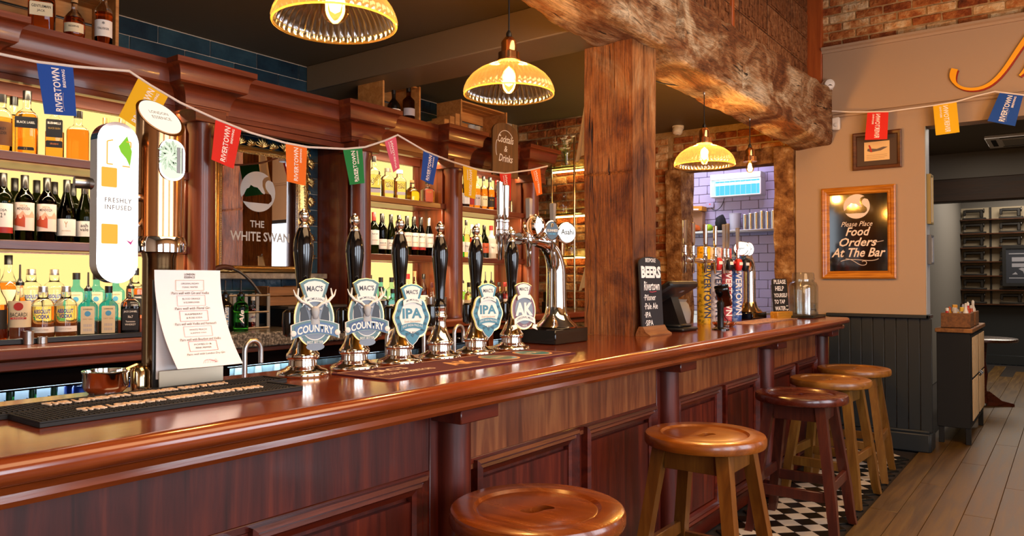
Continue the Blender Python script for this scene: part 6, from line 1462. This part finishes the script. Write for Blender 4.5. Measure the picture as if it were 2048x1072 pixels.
# ---------------------------------------------------------------- pictures, lettering, cameras on the end wall
def frame_ring(w_, h, prof):
    # prof: (inset, depth) from outer edge inwards, depth towards -Y
    rg = [[(-w_/2+d, -z, -h/2+d), (w_/2-d, -z, -h/2+d), (w_/2-d, -z, h/2-d), (-w_/2+d, -z, h/2-d)] for d, z in prof]
    return MB().add([p for r_ in rg for p in r_], [(i*4+k, i*4+(k+1) % 4, (i+1)*4+(k+1) % 4, (i+1)*4+k) for i in range(len(rg)-1) for k in range(4)])
m_fgold = wood('gilded_wood', [(.3, '#8a4a0c'), (.6, '#c07a1c'), (.8, '#d89a3a')], 'x', 3., (.3, .45), .4, .2)
t = thing('food_orders_sign', 'black glass sign with white script in a gilded frame', 'sign', (-1.46, 6.946, 1.806))
obj('frame', frame_ring(.59, .79, [(0, 0), (0, .022), (.012, .030), (.022, .026), (.030, .028), (.045, .020), (.055, .022), (.066, .012)]), m_fgold, t, R(30))
obj('panel', MB().box(-.235, .235, -.012, -.004, -.335, .335), plain('black_sign_glass', '#100d0b', .06, coat=1.), t, None)
MF = T(0, -.0128, 0) @ FRONT; m_sw = plain('sign_white', '#e6d6c8', .6)
swan_logo(t, MF @ T(-.01, .225, 0), .105, m_sw, plain('black_sign_glass', '#100d0b', .06))
script(t, MF, [('Please Place', -.01, .075, .042, .25, .0, .4), ('Food', .0, .010, .075, .20, .018, .35), ('Orders', .0, -.080, .075, .30, .018, .35), ('At The Bar', -.0, -.170, .078, .43, .018, .35)], m_sw)
obj('flourish', MB().tube(bez((-.14, -.245, 0), (-.05, -.20, 0), (.10, -.27, 0), (.16, -.225, 0)), .003, 5).tube(bez((-.10, -.222, 0), (-.02, -.225, 0), (.0, -.30, 0), (.06, -.275, 0))+bez((.06, -.275, 0), (.08, -.25, 0), (.05, -.235, 0), (.03, -.25, 0)), .0025, 5).tube([(.11, -.09, 0), (.20, -.075, 0)], .0025, 5), m_sw, t, R(60), None, MF)
t = thing('framed_certificate', 'small dark framed print with a red and grey ship-like drawing', 'picture', (-1.308, 6.946, 2.497))
obj('frame', frame_ring(.38, .318, [(0, 0), (0, .022), (.010, .026), (.028, .02), (.034, .010)]), wood('dark_frame_wood', [(.3, '#34180a'), (.6, '#5c3014')], 'x', 3., (.35, .5), .2, .1), t, R(30)); obj('mount', MB().box(-.16, .16, -.008, -.003, -.128, .128), plain('dark_mount', '#4c3a2c', .8), t); obj('print', MB().box(-.098, .098, -.010, -.008, -.085, .075), plain('warm_paper', '#e2bf86', .7), t)
MK = T(0, -.0108, 0) @ FRONT
obj('drawing', MB().prism([(-.075, .0), (-.045, -.012), (.03, -.004), (.085, .022), (.05, .026), (.0, .012), (-.04, .018), (-.07, .02)], 0, .0004), plain('grey_drawing', '#6a5a50', .8), t, None, None, MK); obj('drawing', MB().prism([(-.065, .048), (-.048, -.012), (-.035, -.012), (-.045, .03), (-.055, .05)], .0005, .0009), m_red, t, None, None, MK)
obj('caption_lines', MB().box(-.08, .08, -.0002, 0, -.040, -.037).box(-.08, .08, -.0002, 0, -.055, -.052).box(-.08, .06, -.0002, 0, -.068, -.065), m_tan, t, None, None, T(0, -.0106, 0))
# painted sign-letter
t = thing('raised_script_letter', 'yellow script letter with a red edge on the painted fascia', 'sign letter', (-.5, 6.922, 3.05))
stroke = bez((-.228, .035), (-.275, -.06), (-.20, -.155), (-.07, -.148), 14)+bez((-.07, -.148), (.06, -.14), (.13, .02), (.22, .155), 12)[1:]+bez((.22, .155), (.27, .23), (.30, .27), (.34, .31), 5)[1:]
def ribbon(pts, wd, y0, y1, dx=0, dz=0):
    b = MB(); L_ = []; R_ = []
    for i, p in enumerate(pts):
        a = pts[max(0, i-1)]; c = pts[min(len(pts)-1, i+1)]; d = Vector((c[0]-a[0], c[1]-a[1])).normalized(); n_ = Vector((-d.y, d.x))*wd(i/(len(pts)-1))
        L_.append((p[0]+n_.x+dx, p[1]+n_.y+dz)); R_.append((p[0]-n_.x+dx, p[1]-n_.y+dz))
    n = len(pts); vs_ = [(x, y, z) for y in (y0, y1) for (x, z) in L_+R_]; fs = []
    for i in range(n-1):
        fs.append((i, i+1, n+i+1, n+i)); fs.append((2*n+i, 3*n+i, 3*n+i+1, 2*n+i+1)); fs.append((i, 2*n+i, 2*n+i+1, i+1)); fs.append((n+i, n+i+1, 3*n+i+1, 3*n+i))
    fs.append((0, n, 3*n, 2*n)); fs.append((n-1, 3*n-1, 4*n-1, 2*n-1))
    return b.add(vs_, fs)
wd = lambda u: .024 if u < .08 else (.024-.014*min(1, (u-.08)/.12) if u < .3 else .010+.010*(u-.3)/.7)
m_yl = plain('sign_yellow', '#f0a808', .4); m_rd = plain('sign_red', '#8e1a0c', .4)
obj('letter_face', ribbon(stroke, wd, -.020, -.012), m_yl, t, R(30)); obj('letter_edge', ribbon(stroke, wd, -.012, -.001, .008, -.010), m_rd, t, R(30))
s2 = bez((.20, -.09), (.26, -.04), (.30, .10), (.36, .30), 10)
obj('letter_face', ribbon(s2, lambda u: .008+.016*u, -.020, -.012), m_yl, t, R(30)); obj('letter_edge', ribbon(s2, lambda u: .008+.016*u, -.012, -.001, .008, -.010), m_rd, t, R(30))
for k, x in enumerate((.05, .45, .85, 1.25)):
    t = thing('raised_script_letter', 'yellow script letter with a red edge, seen only in the mirror, %s along' % ['first', 'second', 'third', 'fourth'][k], 'sign letter', (x, 6.922, 3.05))
    s3 = bez((-.10, -.14), (.0, -.2), (.0, .2), (.12, .18), 10); obj('letter_face', ribbon(s3, lambda u: .03, -.020, -.012), m_yl, t, R(30)); obj('letter_edge', ribbon(s3, lambda u: .03, -.012, -.001, .008, -.010), m_rd, t, R(30))
def dome_cam(label, loc, M):
    t = thing('security_camera', label, 'camera', loc)
    obj('housing', MB().lathe([(.055, 0), (.055, .02), (.048, .026), (.048, .06), (.040, .078), (.020, .088), (0, .09)], 28, M), m_white, t); obj('lens', MB().lathe([(.020, 0), (.020, .006), (0, .008)], 18, M @ T(.0, -.022, .076) @ RX(R(35))), m_black, t)
dome_cam('white dome camera on the fascia beside the oak beam', (-1.70, 6.925, 3.10), RX(R(90)) @ RY(R(30)))
dome_cam('white dome camera on the ceiling in front of the brick wall', (-3.02, 6.75, 2.88), RX(R(180-20)))
t = thing('motion_sensor', 'small white motion sensor under the beam end', 'sensor', (-1.63, 6.949, 2.76)); obj('case', MB().box(-.032, .032, -.04, 0, -.055, .055, .008), m_white, t); obj('lens', MB().lathe([(.018, 0), (.014, .008), (0, .012)], 16, T(0, -.04, -.01) @ FRONT), plain('milky_lens', '#d8d4cc', .3), t)
for k, (z0, z1, mm, lb) in enumerate(((1.86, 2.27, plain('gilt_slim_frame', '#8a7a4a', .4), 'tall gilt framed picture on the door jamb'), (1.53, 1.77, plain('grey_slim_frame', '#5c626a', .4), 'small grey framed picture on the door jamb'))):
    t = thing('jamb_picture', lb, 'picture', (-.943, 7.045, (z0+z1)/2), FACE_X); h = z1-z0
    obj('frame', frame_ring(.15, h, [(0, 0), (0, .03), (.014, .032), (.018, .02)]), mm, t, R(30)); obj('print', MB().box(-.06, .06, -.02, -.002, -h/2+.016, h/2-.016), m_cream, t)

# ---------------------------------------------------------------- kitchen seen through the hatch
kt = [o_ for o_ in COL.objects if o_.name == 'wall_far'][0]
ptm = MB().box(-.098, .098, -.010, 0, -.048, .048, .004).mesh('kitchen_tile'); ptm.materials.append(m_ptile)
for r in range(19):
    for k in range(8):
        x = -3.90+k*.2+(.1 if r % 2 else 0); z = 1.05+r*.1
        o = obj('kitchen_tile', ptm, m_ptile, kt); o.location = (x, 8.41, z)
t = thing('insect_killer', 'white wall-mounted insect killer with a glowing blue tube', 'insect killer', (-3.01, 8.399, 2.46))
obj('housing', MB().box(-.29, .29, -.16, 0, .07, .14, .006).box(-.29, .29, -.16, 0, -.12, -.105, .004).box(-.29, -.275, -.16, 0, -.105, .07).box(.275, .29, -.16, 0, -.105, .07), m_white, t)
obj('back_plate', MB().box(-.275, .275, -.02, -.004, -.105, .07), glow('blue_lit_plate', '#5fc8f0', .9), t); obj('tube', MB().tube([(-.25, -.09, .03), (.25, -.09, .03)], .014, 14), glow('uv_tube', '#c8f4ff', 5.0), t)
gr_ = MB()
for k in range(9): gr_.tube([(-.24+.06*k, -.155, -.10), (-.24+.06*k, -.155, .065)], .0015, 5)
obj('guard_wire', gr_, m_white, t)
tag(obj('kitchen_shelf', MB().box(-4.1, -2.15, 8.15, 8.395, 1.93, 1.955, .003), m_steel), 'long steel shelf on the kitchen tiles', 'shelf')
tag(obj('kitchen_counter', MB().box(-4.1, -2.12, 7.9, 8.39, 1.02, 1.06, .004).box(-4.05, -2.15, 7.95, 8.39, 0, 1.02), m_steel), 'steel kitchen counter behind the hatch', 'counter')
for k in range(6):
    t = thing('steel_cup', 'steel cup on the kitchen shelf, %s from the white bucket' % ['first', 'second', 'third', 'fourth', 'fifth', 'sixth'][k], 'cup', (-2.90+.062*k, 8.25, 1.9555), 0, 'steel cups on the kitchen shelf'); h = (.17, .18, .185, .20, .19, .20)[k]
    obj('cup', MB().lathe([(.026, 0), (.029, h), (.027, h), (.024, .006), (0, .006)], 22), m_steel, t); obj('lip', MB().tube([(.029*math.cos(a), .029*math.sin(a), h) for a in [2*PI*q_/22 for q_ in range(22)]], .0015, 6, True), m_chrome, t)
t = thing('white_bucket', 'pale grey tub on the kitchen shelf beside the steel cups', 'tub', (-3.02, 8.27, 1.9555)); obj('tub', MB().lathe([(.055, 0), (.066, .19), (.062, .19), (.052, .008), (0, .008)], 28), plain('pale_tub', '#c4c4cc', .5), t); obj('rim', MB().tube([(.066*math.cos(a), .066*math.sin(a), .19) for a in [2*PI*q_/28 for q_ in range(28)]], .003, 6, True), plain('pale_tub', '#c4c4cc', .5), t)
def lump(nm, lb, loc, sx, sy, sz, mat, seed):
    b = MB(); b.lathe([(.7, 0), (1, .18), (.98, .5), (.75, .8), (.35, .97), (0, 1)], 24)
    v = []
    for x, y, z in b.v:
        n_ = noise.noise(Vector((x*1.5+seed, y*1.5, z*2)))*.25; v.append((x*sx*(1+n_), y*sy*(1+n_), z*sz*(1+n_*.5)))
    b.v = v; return tag(obj(nm, b, mat, None, R(60), None, T(*loc)), lb, 'bag')
lump('black_bag', 'crumpled black bag on the kitchen shelf', (-3.17, 8.235, 1.9555), .065, .07, .18, m_matt, 1.)
lump('orange_bag', 'crumpled orange packet on the kitchen shelf', (-3.49, 8.21, 1.9555), .08, .07, .085, plain('orange_packet', '#c85a18', .5), 2.)
lump('green_bag', 'lime green packet on the kitchen shelf', (-3.33, 8.235, 1.9555), .06, .06, .08, plain('lime_packet', '#9cc81e', .5), 3.)
lump('dark_bundle', 'dark bundle at the left end of the kitchen shelf', (-3.70, 8.22, 1.9555), .07, .07, .14, m_matt, 4.)
t = thing('cardboard_box', 'brown cardboard box standing behind the packets in the kitchen', 'box', (-3.53, 8.345, 1.9555)); obj('body', MB().box(-.11, .11, -.045, .045, 0, .24, .003), plain('brown_card', '#a87e5c', .8), t); obj('flap', MB().box(-.11, .11, -.10, -.06, .235, .24, .001), plain('brown_card', '#a87e5c', .8), t)
t = thing('yellow_parcel', 'orange-yellow flat box lying on the cardboard box', 'box', (-3.53, 8.30, 2.1975)); obj('body', MB().box(-.13, .13, -.06, .08, .006, .06, .003, RY(R(3))), plain('orange_box', '#d08a1e', .5), t); obj('label', MB().box(.02, .09, -.062, -.0605, .012, .03, 0, RY(R(3))), m_cream, t)
t = thing('wall_socket', 'white wall socket with a red light and a cable on the kitchen tiles', 'socket', (-3.36, 8.398, 2.27)); obj('plate', MB().box(-.045, .045, -.02, 0, -.03, .03, .003), m_ptile, t); obj('neon', MB().box(-.006, .006, -.022, -.02, .005, .015), glow('red_neon', '#ff2010', 2.), t); obj('cable', MB().tube(bez((.02, -.02, -.03), (.05, -.03, -.09), (.16, -.03, -.08), (.18, -.02, .10)), .004, 6), m_cord, t)

# ---------------------------------------------------------------- brass and glass shelf on the brick wall
t = thing('brass_glass_shelf', 'brass framed glass shelf with a warm light on the brick wall', 'shelf unit', (-3.62, 5.64, 1.1325))
for x in (-.20, .19): 
    for y in (-.12, .12): obj('post', MB().tube([(x, y, 0), (x, y, 1.50)], .009, 10), m_brass, t)
for z in (.47, .84, 1.25):
    obj('glass_shelf', MB().box(-.21, .20, -.13, .13, z, z+.010, .001), thin_glass('green_edge_glass', (.75, .92, .80, 1), .8), t); obj('rail', MB().tube([(-.20, -.12, z), (.19, -.12, z)], .006, 8), m_brass, t)
    obj('light_strip', MB().box(-.18, .17, .10, .115, z-.007, z-.002), glow('shelf_strip', (1., .60, .16, 1), 20.0), t)
for k, (x, z, lb) in enumerate(((-.10, .852, 'clear jar on the middle glass shelf, left'), (.04, .852, 'clear jar on the middle glass shelf, right'), (.12, .482, 'small clear glass on the lowest glass shelf'))):
    s_ = thing('clear_jar', lb, 'jar', (-3.62+x, 5.60, 1.133+z), 0, 'jars on the brass shelf'); h = .16 if k < 2 else .10
    obj('bowl', MB().lathe([(.035, 0), (.042, .01), (.042, h*.7), (.02, h*.88), (.02, h), (.017, h), (.016, h*.88), (.038, h*.68), (.038, .012), (0, .01)], 24), m_pglass, s_); obj('stopper', MB().lathe([(.018, h), (.022, h+.015), (.012, h+.03), (0, h+.032)], 16), m_pglass, s_)
for k, x in enumerate((-.02, .04)):
    s_ = thing('copper_shaker', ['copper shaker tin on the lowest glass shelf, left', 'copper shaker tin on the lowest glass shelf, right'][k], 'shaker', (-3.62+x-.05, 5.58+.0*k, 1.133+.482), 0, 'copper shakers'); obj('tin', MB().lathe([(.030, 0), (.042, .17), (.040, .17), (.028, .006), (0, .006)], 26), m_copper, s_); obj('lip', MB().tube([(.042*math.cos(a), .042*math.sin(a), .17) for a in [2*PI*q_/26 for q_ in range(26)]], .002, 6, True), m_copper, s_)
    s_.location.x = -3.70+.10*k
t = thing('white_flowers', 'bunch of white flowers in a clear vase on the brass shelf', 'flowers', (-3.58, 5.62, 1.133+1.262)); obj('vase', MB().lathe([(.04, 0), (.045, .01), (.035, .11), (.045, .14), (.042, .14), (.032, .11), (.04, .014), (0, .012)], 24), m_pglass, t)
fb = MB(); sb = MB(); r3 = random.Random(9)
for k in range(22):
    a = r3.uniform(0, 6.28); r_ = r3.uniform(.0, .12); z = .20+r3.uniform(-.05, .08); c = Vector((r_*math.cos(a), r_*math.sin(a)*.6, z))
    sb.tube([(0, 0, .03), (c.x*.5, c.y*.5, .13), tuple(c)], .002, 5)
    for j in range(6): b_ = R(60*j); fb.prism([(0, 0), (.016, -.008), (.026, 0), (.016, .008)], -.001, .001, T(*c) @ RZ(b_) @ RY(R(-35+10*(j % 2))))
o = obj('petals', fb, plain('white_petal', '#efe6cc', .7), t, None); o['kind'] = 'stuff'; obj('stems', sb, plain('green_stem', '#6a7a2a', .7), t)
for lb, z0, z1, x0 in (('white cloth hanging from the back of the oak post near the beam', 2.10, 2.62, -2.335), ('lower white towel hanging from the back of the oak post', 1.335, 1.60, -2.315)):
    t = thing('hanging_cloth', lb, 'cloth', (-2.20, 3.76, z0)); b = MB(); L_ = z1-z0; w_ = x0+2.20
    b.grid(lambda u, v: (w_*(1-u)*(1-.8*v)-.012, .035*math.sin(6*u+1)*(1-.5*v), .03*u*(1-v)+L_*v), 12, 14); b.add([(x, y+.004, z) for x, y, z in b.v], [f_[::-1] for f_ in b.f])
    obj('fold', b, plain('white_linen', '#d8ccc4', .8), t, R(80)); obj('peg', MB().tube([(.012, 0, L_-.01), (-.05, 0, L_), (-.055, 0, L_+.015)], .006, 8), m_steel, t)

# ---------------------------------------------------------------- the room beyond the doorway
t = thing('condiment_cabinet', 'black cabinet with pale slatted doors in the room beyond', 'cabinet', (-.80, 7.95, 0))
obj('body', MB().box(-.14, .11, -.52, .62, .14, .95, .004), m_matt, t); obj('worktop', MB().box(-.15, .13, -.54, .64, .95, .985, .005), wood('worn_cabinet_top', [(.3, '#6a3c14'), (.6, '#94602a')], 'y', 2., (.4, .6), .1, .1), t)
for sx in (-.11, .09):
    for sy in (-.49, .59): obj('leg', MB().box(sx-.02, sx+.02, sy-.02, sy+.02, 0, .14, .003), m_matt, t)
m_slat = plain('pale_slat', '#d2b184', .6)
for d in range(2):
    y0 = -.49+d*.56; dr = obj('door', MB().box(.11, .118, y0, y0+.54, .18, .93, .002), m_matt, t)
    for z0, z1 in ((.20, .55), (.57, .91)):
        for k in range(4): obj('slat', MB().box(.118, .124, y0+.03+.125*k, y0+.13+.125*k, z0, z1, .002), m_slat, dr)
    obj('handle', MB().tube([(.13, y0+(.50 if d == 0 else .04), .54), (.15, y0+(.50 if d == 0 else .04), .56), (.13, y0+(.50 if d == 0 else .04), .58)], .008, 8), m_dsteel, dr)
def condiment_box(lb, y, x=-.80):
    t = thing('condiment_box', lb, 'box', (x, y, .9855), 0, 'condiment boxes on the cabinet'); w_, l_, h = .11, .15, .13
    m_ = wood('brown_box_wood', [(.3, '#5a3414'), (.6, '#865424')], 'y', 3., (.5, .7), 0, .1)
    obj('side_board', MB().box(-w_, w_, -l_, -l_+.012, 0, h, .002), m_, t); obj('side_board', MB().box(-w_, w_, l_-.012, l_, 0, h, .002), m_, t); obj('side_board', MB().box(-w_, -w_+.012, -l_+.012, l_-.012, 0, h, .002), m_, t); obj('side_board', MB().box(w_-.012, w_, -l_+.012, l_-.012, 0, h, .002), m_, t); obj('bottom_board', MB().box(-w_, w_, -l_, l_, 0, .008), m_, t)
    return t
condiment_box('brown condiment box nearer the doorway, full of sachets', 7.62); condiment_box('brown condiment box farther along the cabinet', 8.05)
cols = ['#c8281c', '#e8e0d0', '#e8a41a', '#d8d0c4', '#f0c020', '#b8b8c0', '#efe8da', '#c85020']
r4 = random.Random(21); k = 0
onames = ['first', 'second', 'third', 'fourth', 'fifth', 'sixth', 'seventh', 'eighth', 'ninth', 'tenth']
for bi, yb in enumerate((7.62, 8.05)):
    for j in range(9):
        x = -.80-.07+.07*(j % 3); y = yb-.09+.085*(j//3)
        hh = r4.uniform(.14, .21); t = thing('condiment_bottle' if j % 2 == 0 else 'sachet_bundle', '%s %s in the %s condiment box' % (onames[j], 'sauce bottle' if j % 2 == 0 else 'upright sachet bundle', 'nearer' if bi == 0 else 'farther'), 'condiment', (x, y, .9945), r4.uniform(0, 3), 'condiments')
        c = cols[(j*3+bi) % 8]
        if j % 2 == 0: obj('body', MB().lathe([(.018, 0), (.022, .01), (.022, hh*.65), (.012, hh*.8), (.012, hh*.9)], 16), plain('condiment_'+c[1:], c, .4), t); obj('cap', MB().lathe([(.013, hh*.9), (.012, hh), (.004, hh+.012)], 14), plain('condiment_'+cols[(j+1) % 8][1:], cols[(j+1) % 8], .4), t)
        else: obj('packet', MB().box(-.02, .02, -.012, .012, 0, hh*.9, .002, RX(R(r4.uniform(-6, 6)))), plain('condiment_'+c[1:], c, .4), t); obj('packet', MB().box(-.02, .02, .013, .022, 0, hh*.8, .002), plain('condiment_'+cols[(j+2) % 8][1:], cols[(j+2) % 8], .4), t)
t = thing('round_pub_table', 'small dark round table standing in the room beyond', 'table', (-.80, 9.9, 0)); obj('tabletop', MB().lathe([(.33, .72), (.34, .73), (.34, .75), (.33, .755)], 40), wood('dark_table_wood', [(.3, '#2c160a'), (.6, '#4a2812')], 'x', 2., (.2, .35), .3, .1), t); obj('pedestal', MB().lathe([(.05, .03), (.035, .2), (.05, .35), (.03, .5), (.05, .70)], 20), m_oak3, t)
for a in (20, 140, 260): obj('foot', MB().prism([(.03, .0), (.30, 0), (.30, .03), (.18, .06), (.06, .16), (.03, .16)], -.02, .02, RZ(R(a)) @ RX(R(90))), m_oak3, t)
# wall of sewing machines
m_pan = plain('cream_panel', '#a89a82', .7); m_sm = plain('dark_iron', '#1a1612', .45)
ws = struct(obj('trim_2', MB().box(-1.50, .45, 14.93, 15.0, .98, 2.62), m_pan), 'cream panelled wall with rows of shelves at the end of the far room')
obj('vertical_strip', MB().box(-1.09, -1.06, 14.915, 14.93, .98, 2.62).box(-.50, -.47, 14.915, 14.93, .98, 2.62), m_sm, ws)
for r in range(7): obj('wall_shelf', MB().box(-1.50, .45, 14.72, 14.93, .985+r*.235, 1.005+r*.235, .003), wood('dark_shelf_wood', [(.3, '#2c160a'), (.6, '#4a2812')], 'x', 2., (.2, .35), .3, .1), ws)
proto = None
rown = ['bottom', 'second', 'third', 'fourth', 'fifth', 'sixth', 'top']
for r in range(7):
    for c in range(3):
        loc = (-1.30+.52*c, 14.83, 1.0055+r*.235); lb = 'old black sewing machine on the %s shelf, %s column' % (rown[r], ['left', 'middle', 'right'][c])
        if proto is None:
            t = proto = thing('sewing_machine', lb, 'sewing machine', loc, 0, 'sewing machines on the far wall')
            obj('bed', MB().box(-.17, .17, -.06, .06, 0, .03, .006), m_sm, t); obj('arm', MB().box(.08, .13, -.025, .025, .03, .17, .01).box(-.14, .13, -.022, .022, .12, .17, .014).box(-.16, -.12, -.025, .025, .07, .165, .008), m_sm, t); obj('hand_wheel', MB().lathe([(.035, 0), (.04, .006), (.04, .014), (.02, .02)], 16, T(.13, 0, .145) @ RY(R(90))), m_dsteel, t); obj('needle_bar', MB().tube([(-.14, 0, .07), (-.14, 0, .033)], .004, 6), m_steel, t)
        else:
            u = copy_tree(proto); u.location = loc; u['label'] = lb
t = thing('far_wall_poster', 'black framed poster with pale lettering among the sewing machines', 'poster', (-.62, 14.71, 1.63)); obj('frame', frame_ring(.56, .66, [(0, 0), (0, .03), (.05, .03), (.05, .015)]), m_matt, t, R(30)); obj('sheet', MB().box(-.23, .23, -.012, -.002, -.28, .28), plain('navy_poster', '#20242e', .6), t)
Mz = T(0, -.0125, 0) @ FRONT; pg = plain('pale_grey_print', '#8a8a92', .7)
obj('print_border', MB().box(-.19, .19, .19, .205, 0, .0005).box(-.19, .19, -.205, -.19, 0, .0005), pg, t, None, None, Mz); obj('print_blocks', MB().box(-.15, .17, .07, .14, 0, .0005).box(-.15, .17, -.02, .04, 0, .0005), pg, t, None, None, Mz); obj('print_picture', MB().prism([(-.06, -.05), (.0, -.09), (.02, -.16), (.14, -.17), (.16, -.06), (.06, -.04), (-.02, -.03)], 0, .0005), pg, t, None, None, Mz); obj('print_picture', MB().prism([(-.15, -.14), (-.07, -.14), (-.10, -.10)], 0, .0005), pg, t, None, None, Mz)
struct(obj('baseboard_far', MB().box(-1.5, .58, 14.92, 15.0, 0, .97).box(-1.5, .58, 14.89, 14.93, .96, .99, .004).box(-1.5, .58, 14.89, 14.93, 0, .15, .004), m_char), 'charcoal panelling below the sewing machines')
struct(obj('trim_3', MB().box(-1.5, .58, 10.95, 11.2, 2.39, 2.68, .01), wood('dark_far_beam', [(.3, '#1e120a'), (.6, '#3a2414')], 'x', 1., (.5, .7), 0, .3)), 'dark timber beam across the far room')
struct(obj('trim_4', MB().box(-1.5, .58, 10.97, 11.18, 2.68, 3.0), m_far), 'grey downstand above the dark timber beam')
t = thing('ceiling_air_unit', 'square white air-conditioning cassette in the far ceiling', 'air conditioner', (-.38, 10.2, 3.0)); obj('panel', MB().box(-.38, .38, -.38, .38, -.035, 0, .006), m_white, t); obj('grille', MB().box(-.22, .22, -.22, .22, -.042, -.034), plain('grey_grille', '#9a968e', .6), t)
for k in range(4): obj('vent_slot', MB().box(-.24, .24, -.33, -.28, -.037, -.034, 0, RZ(k*PI/2)), m_matt, t)
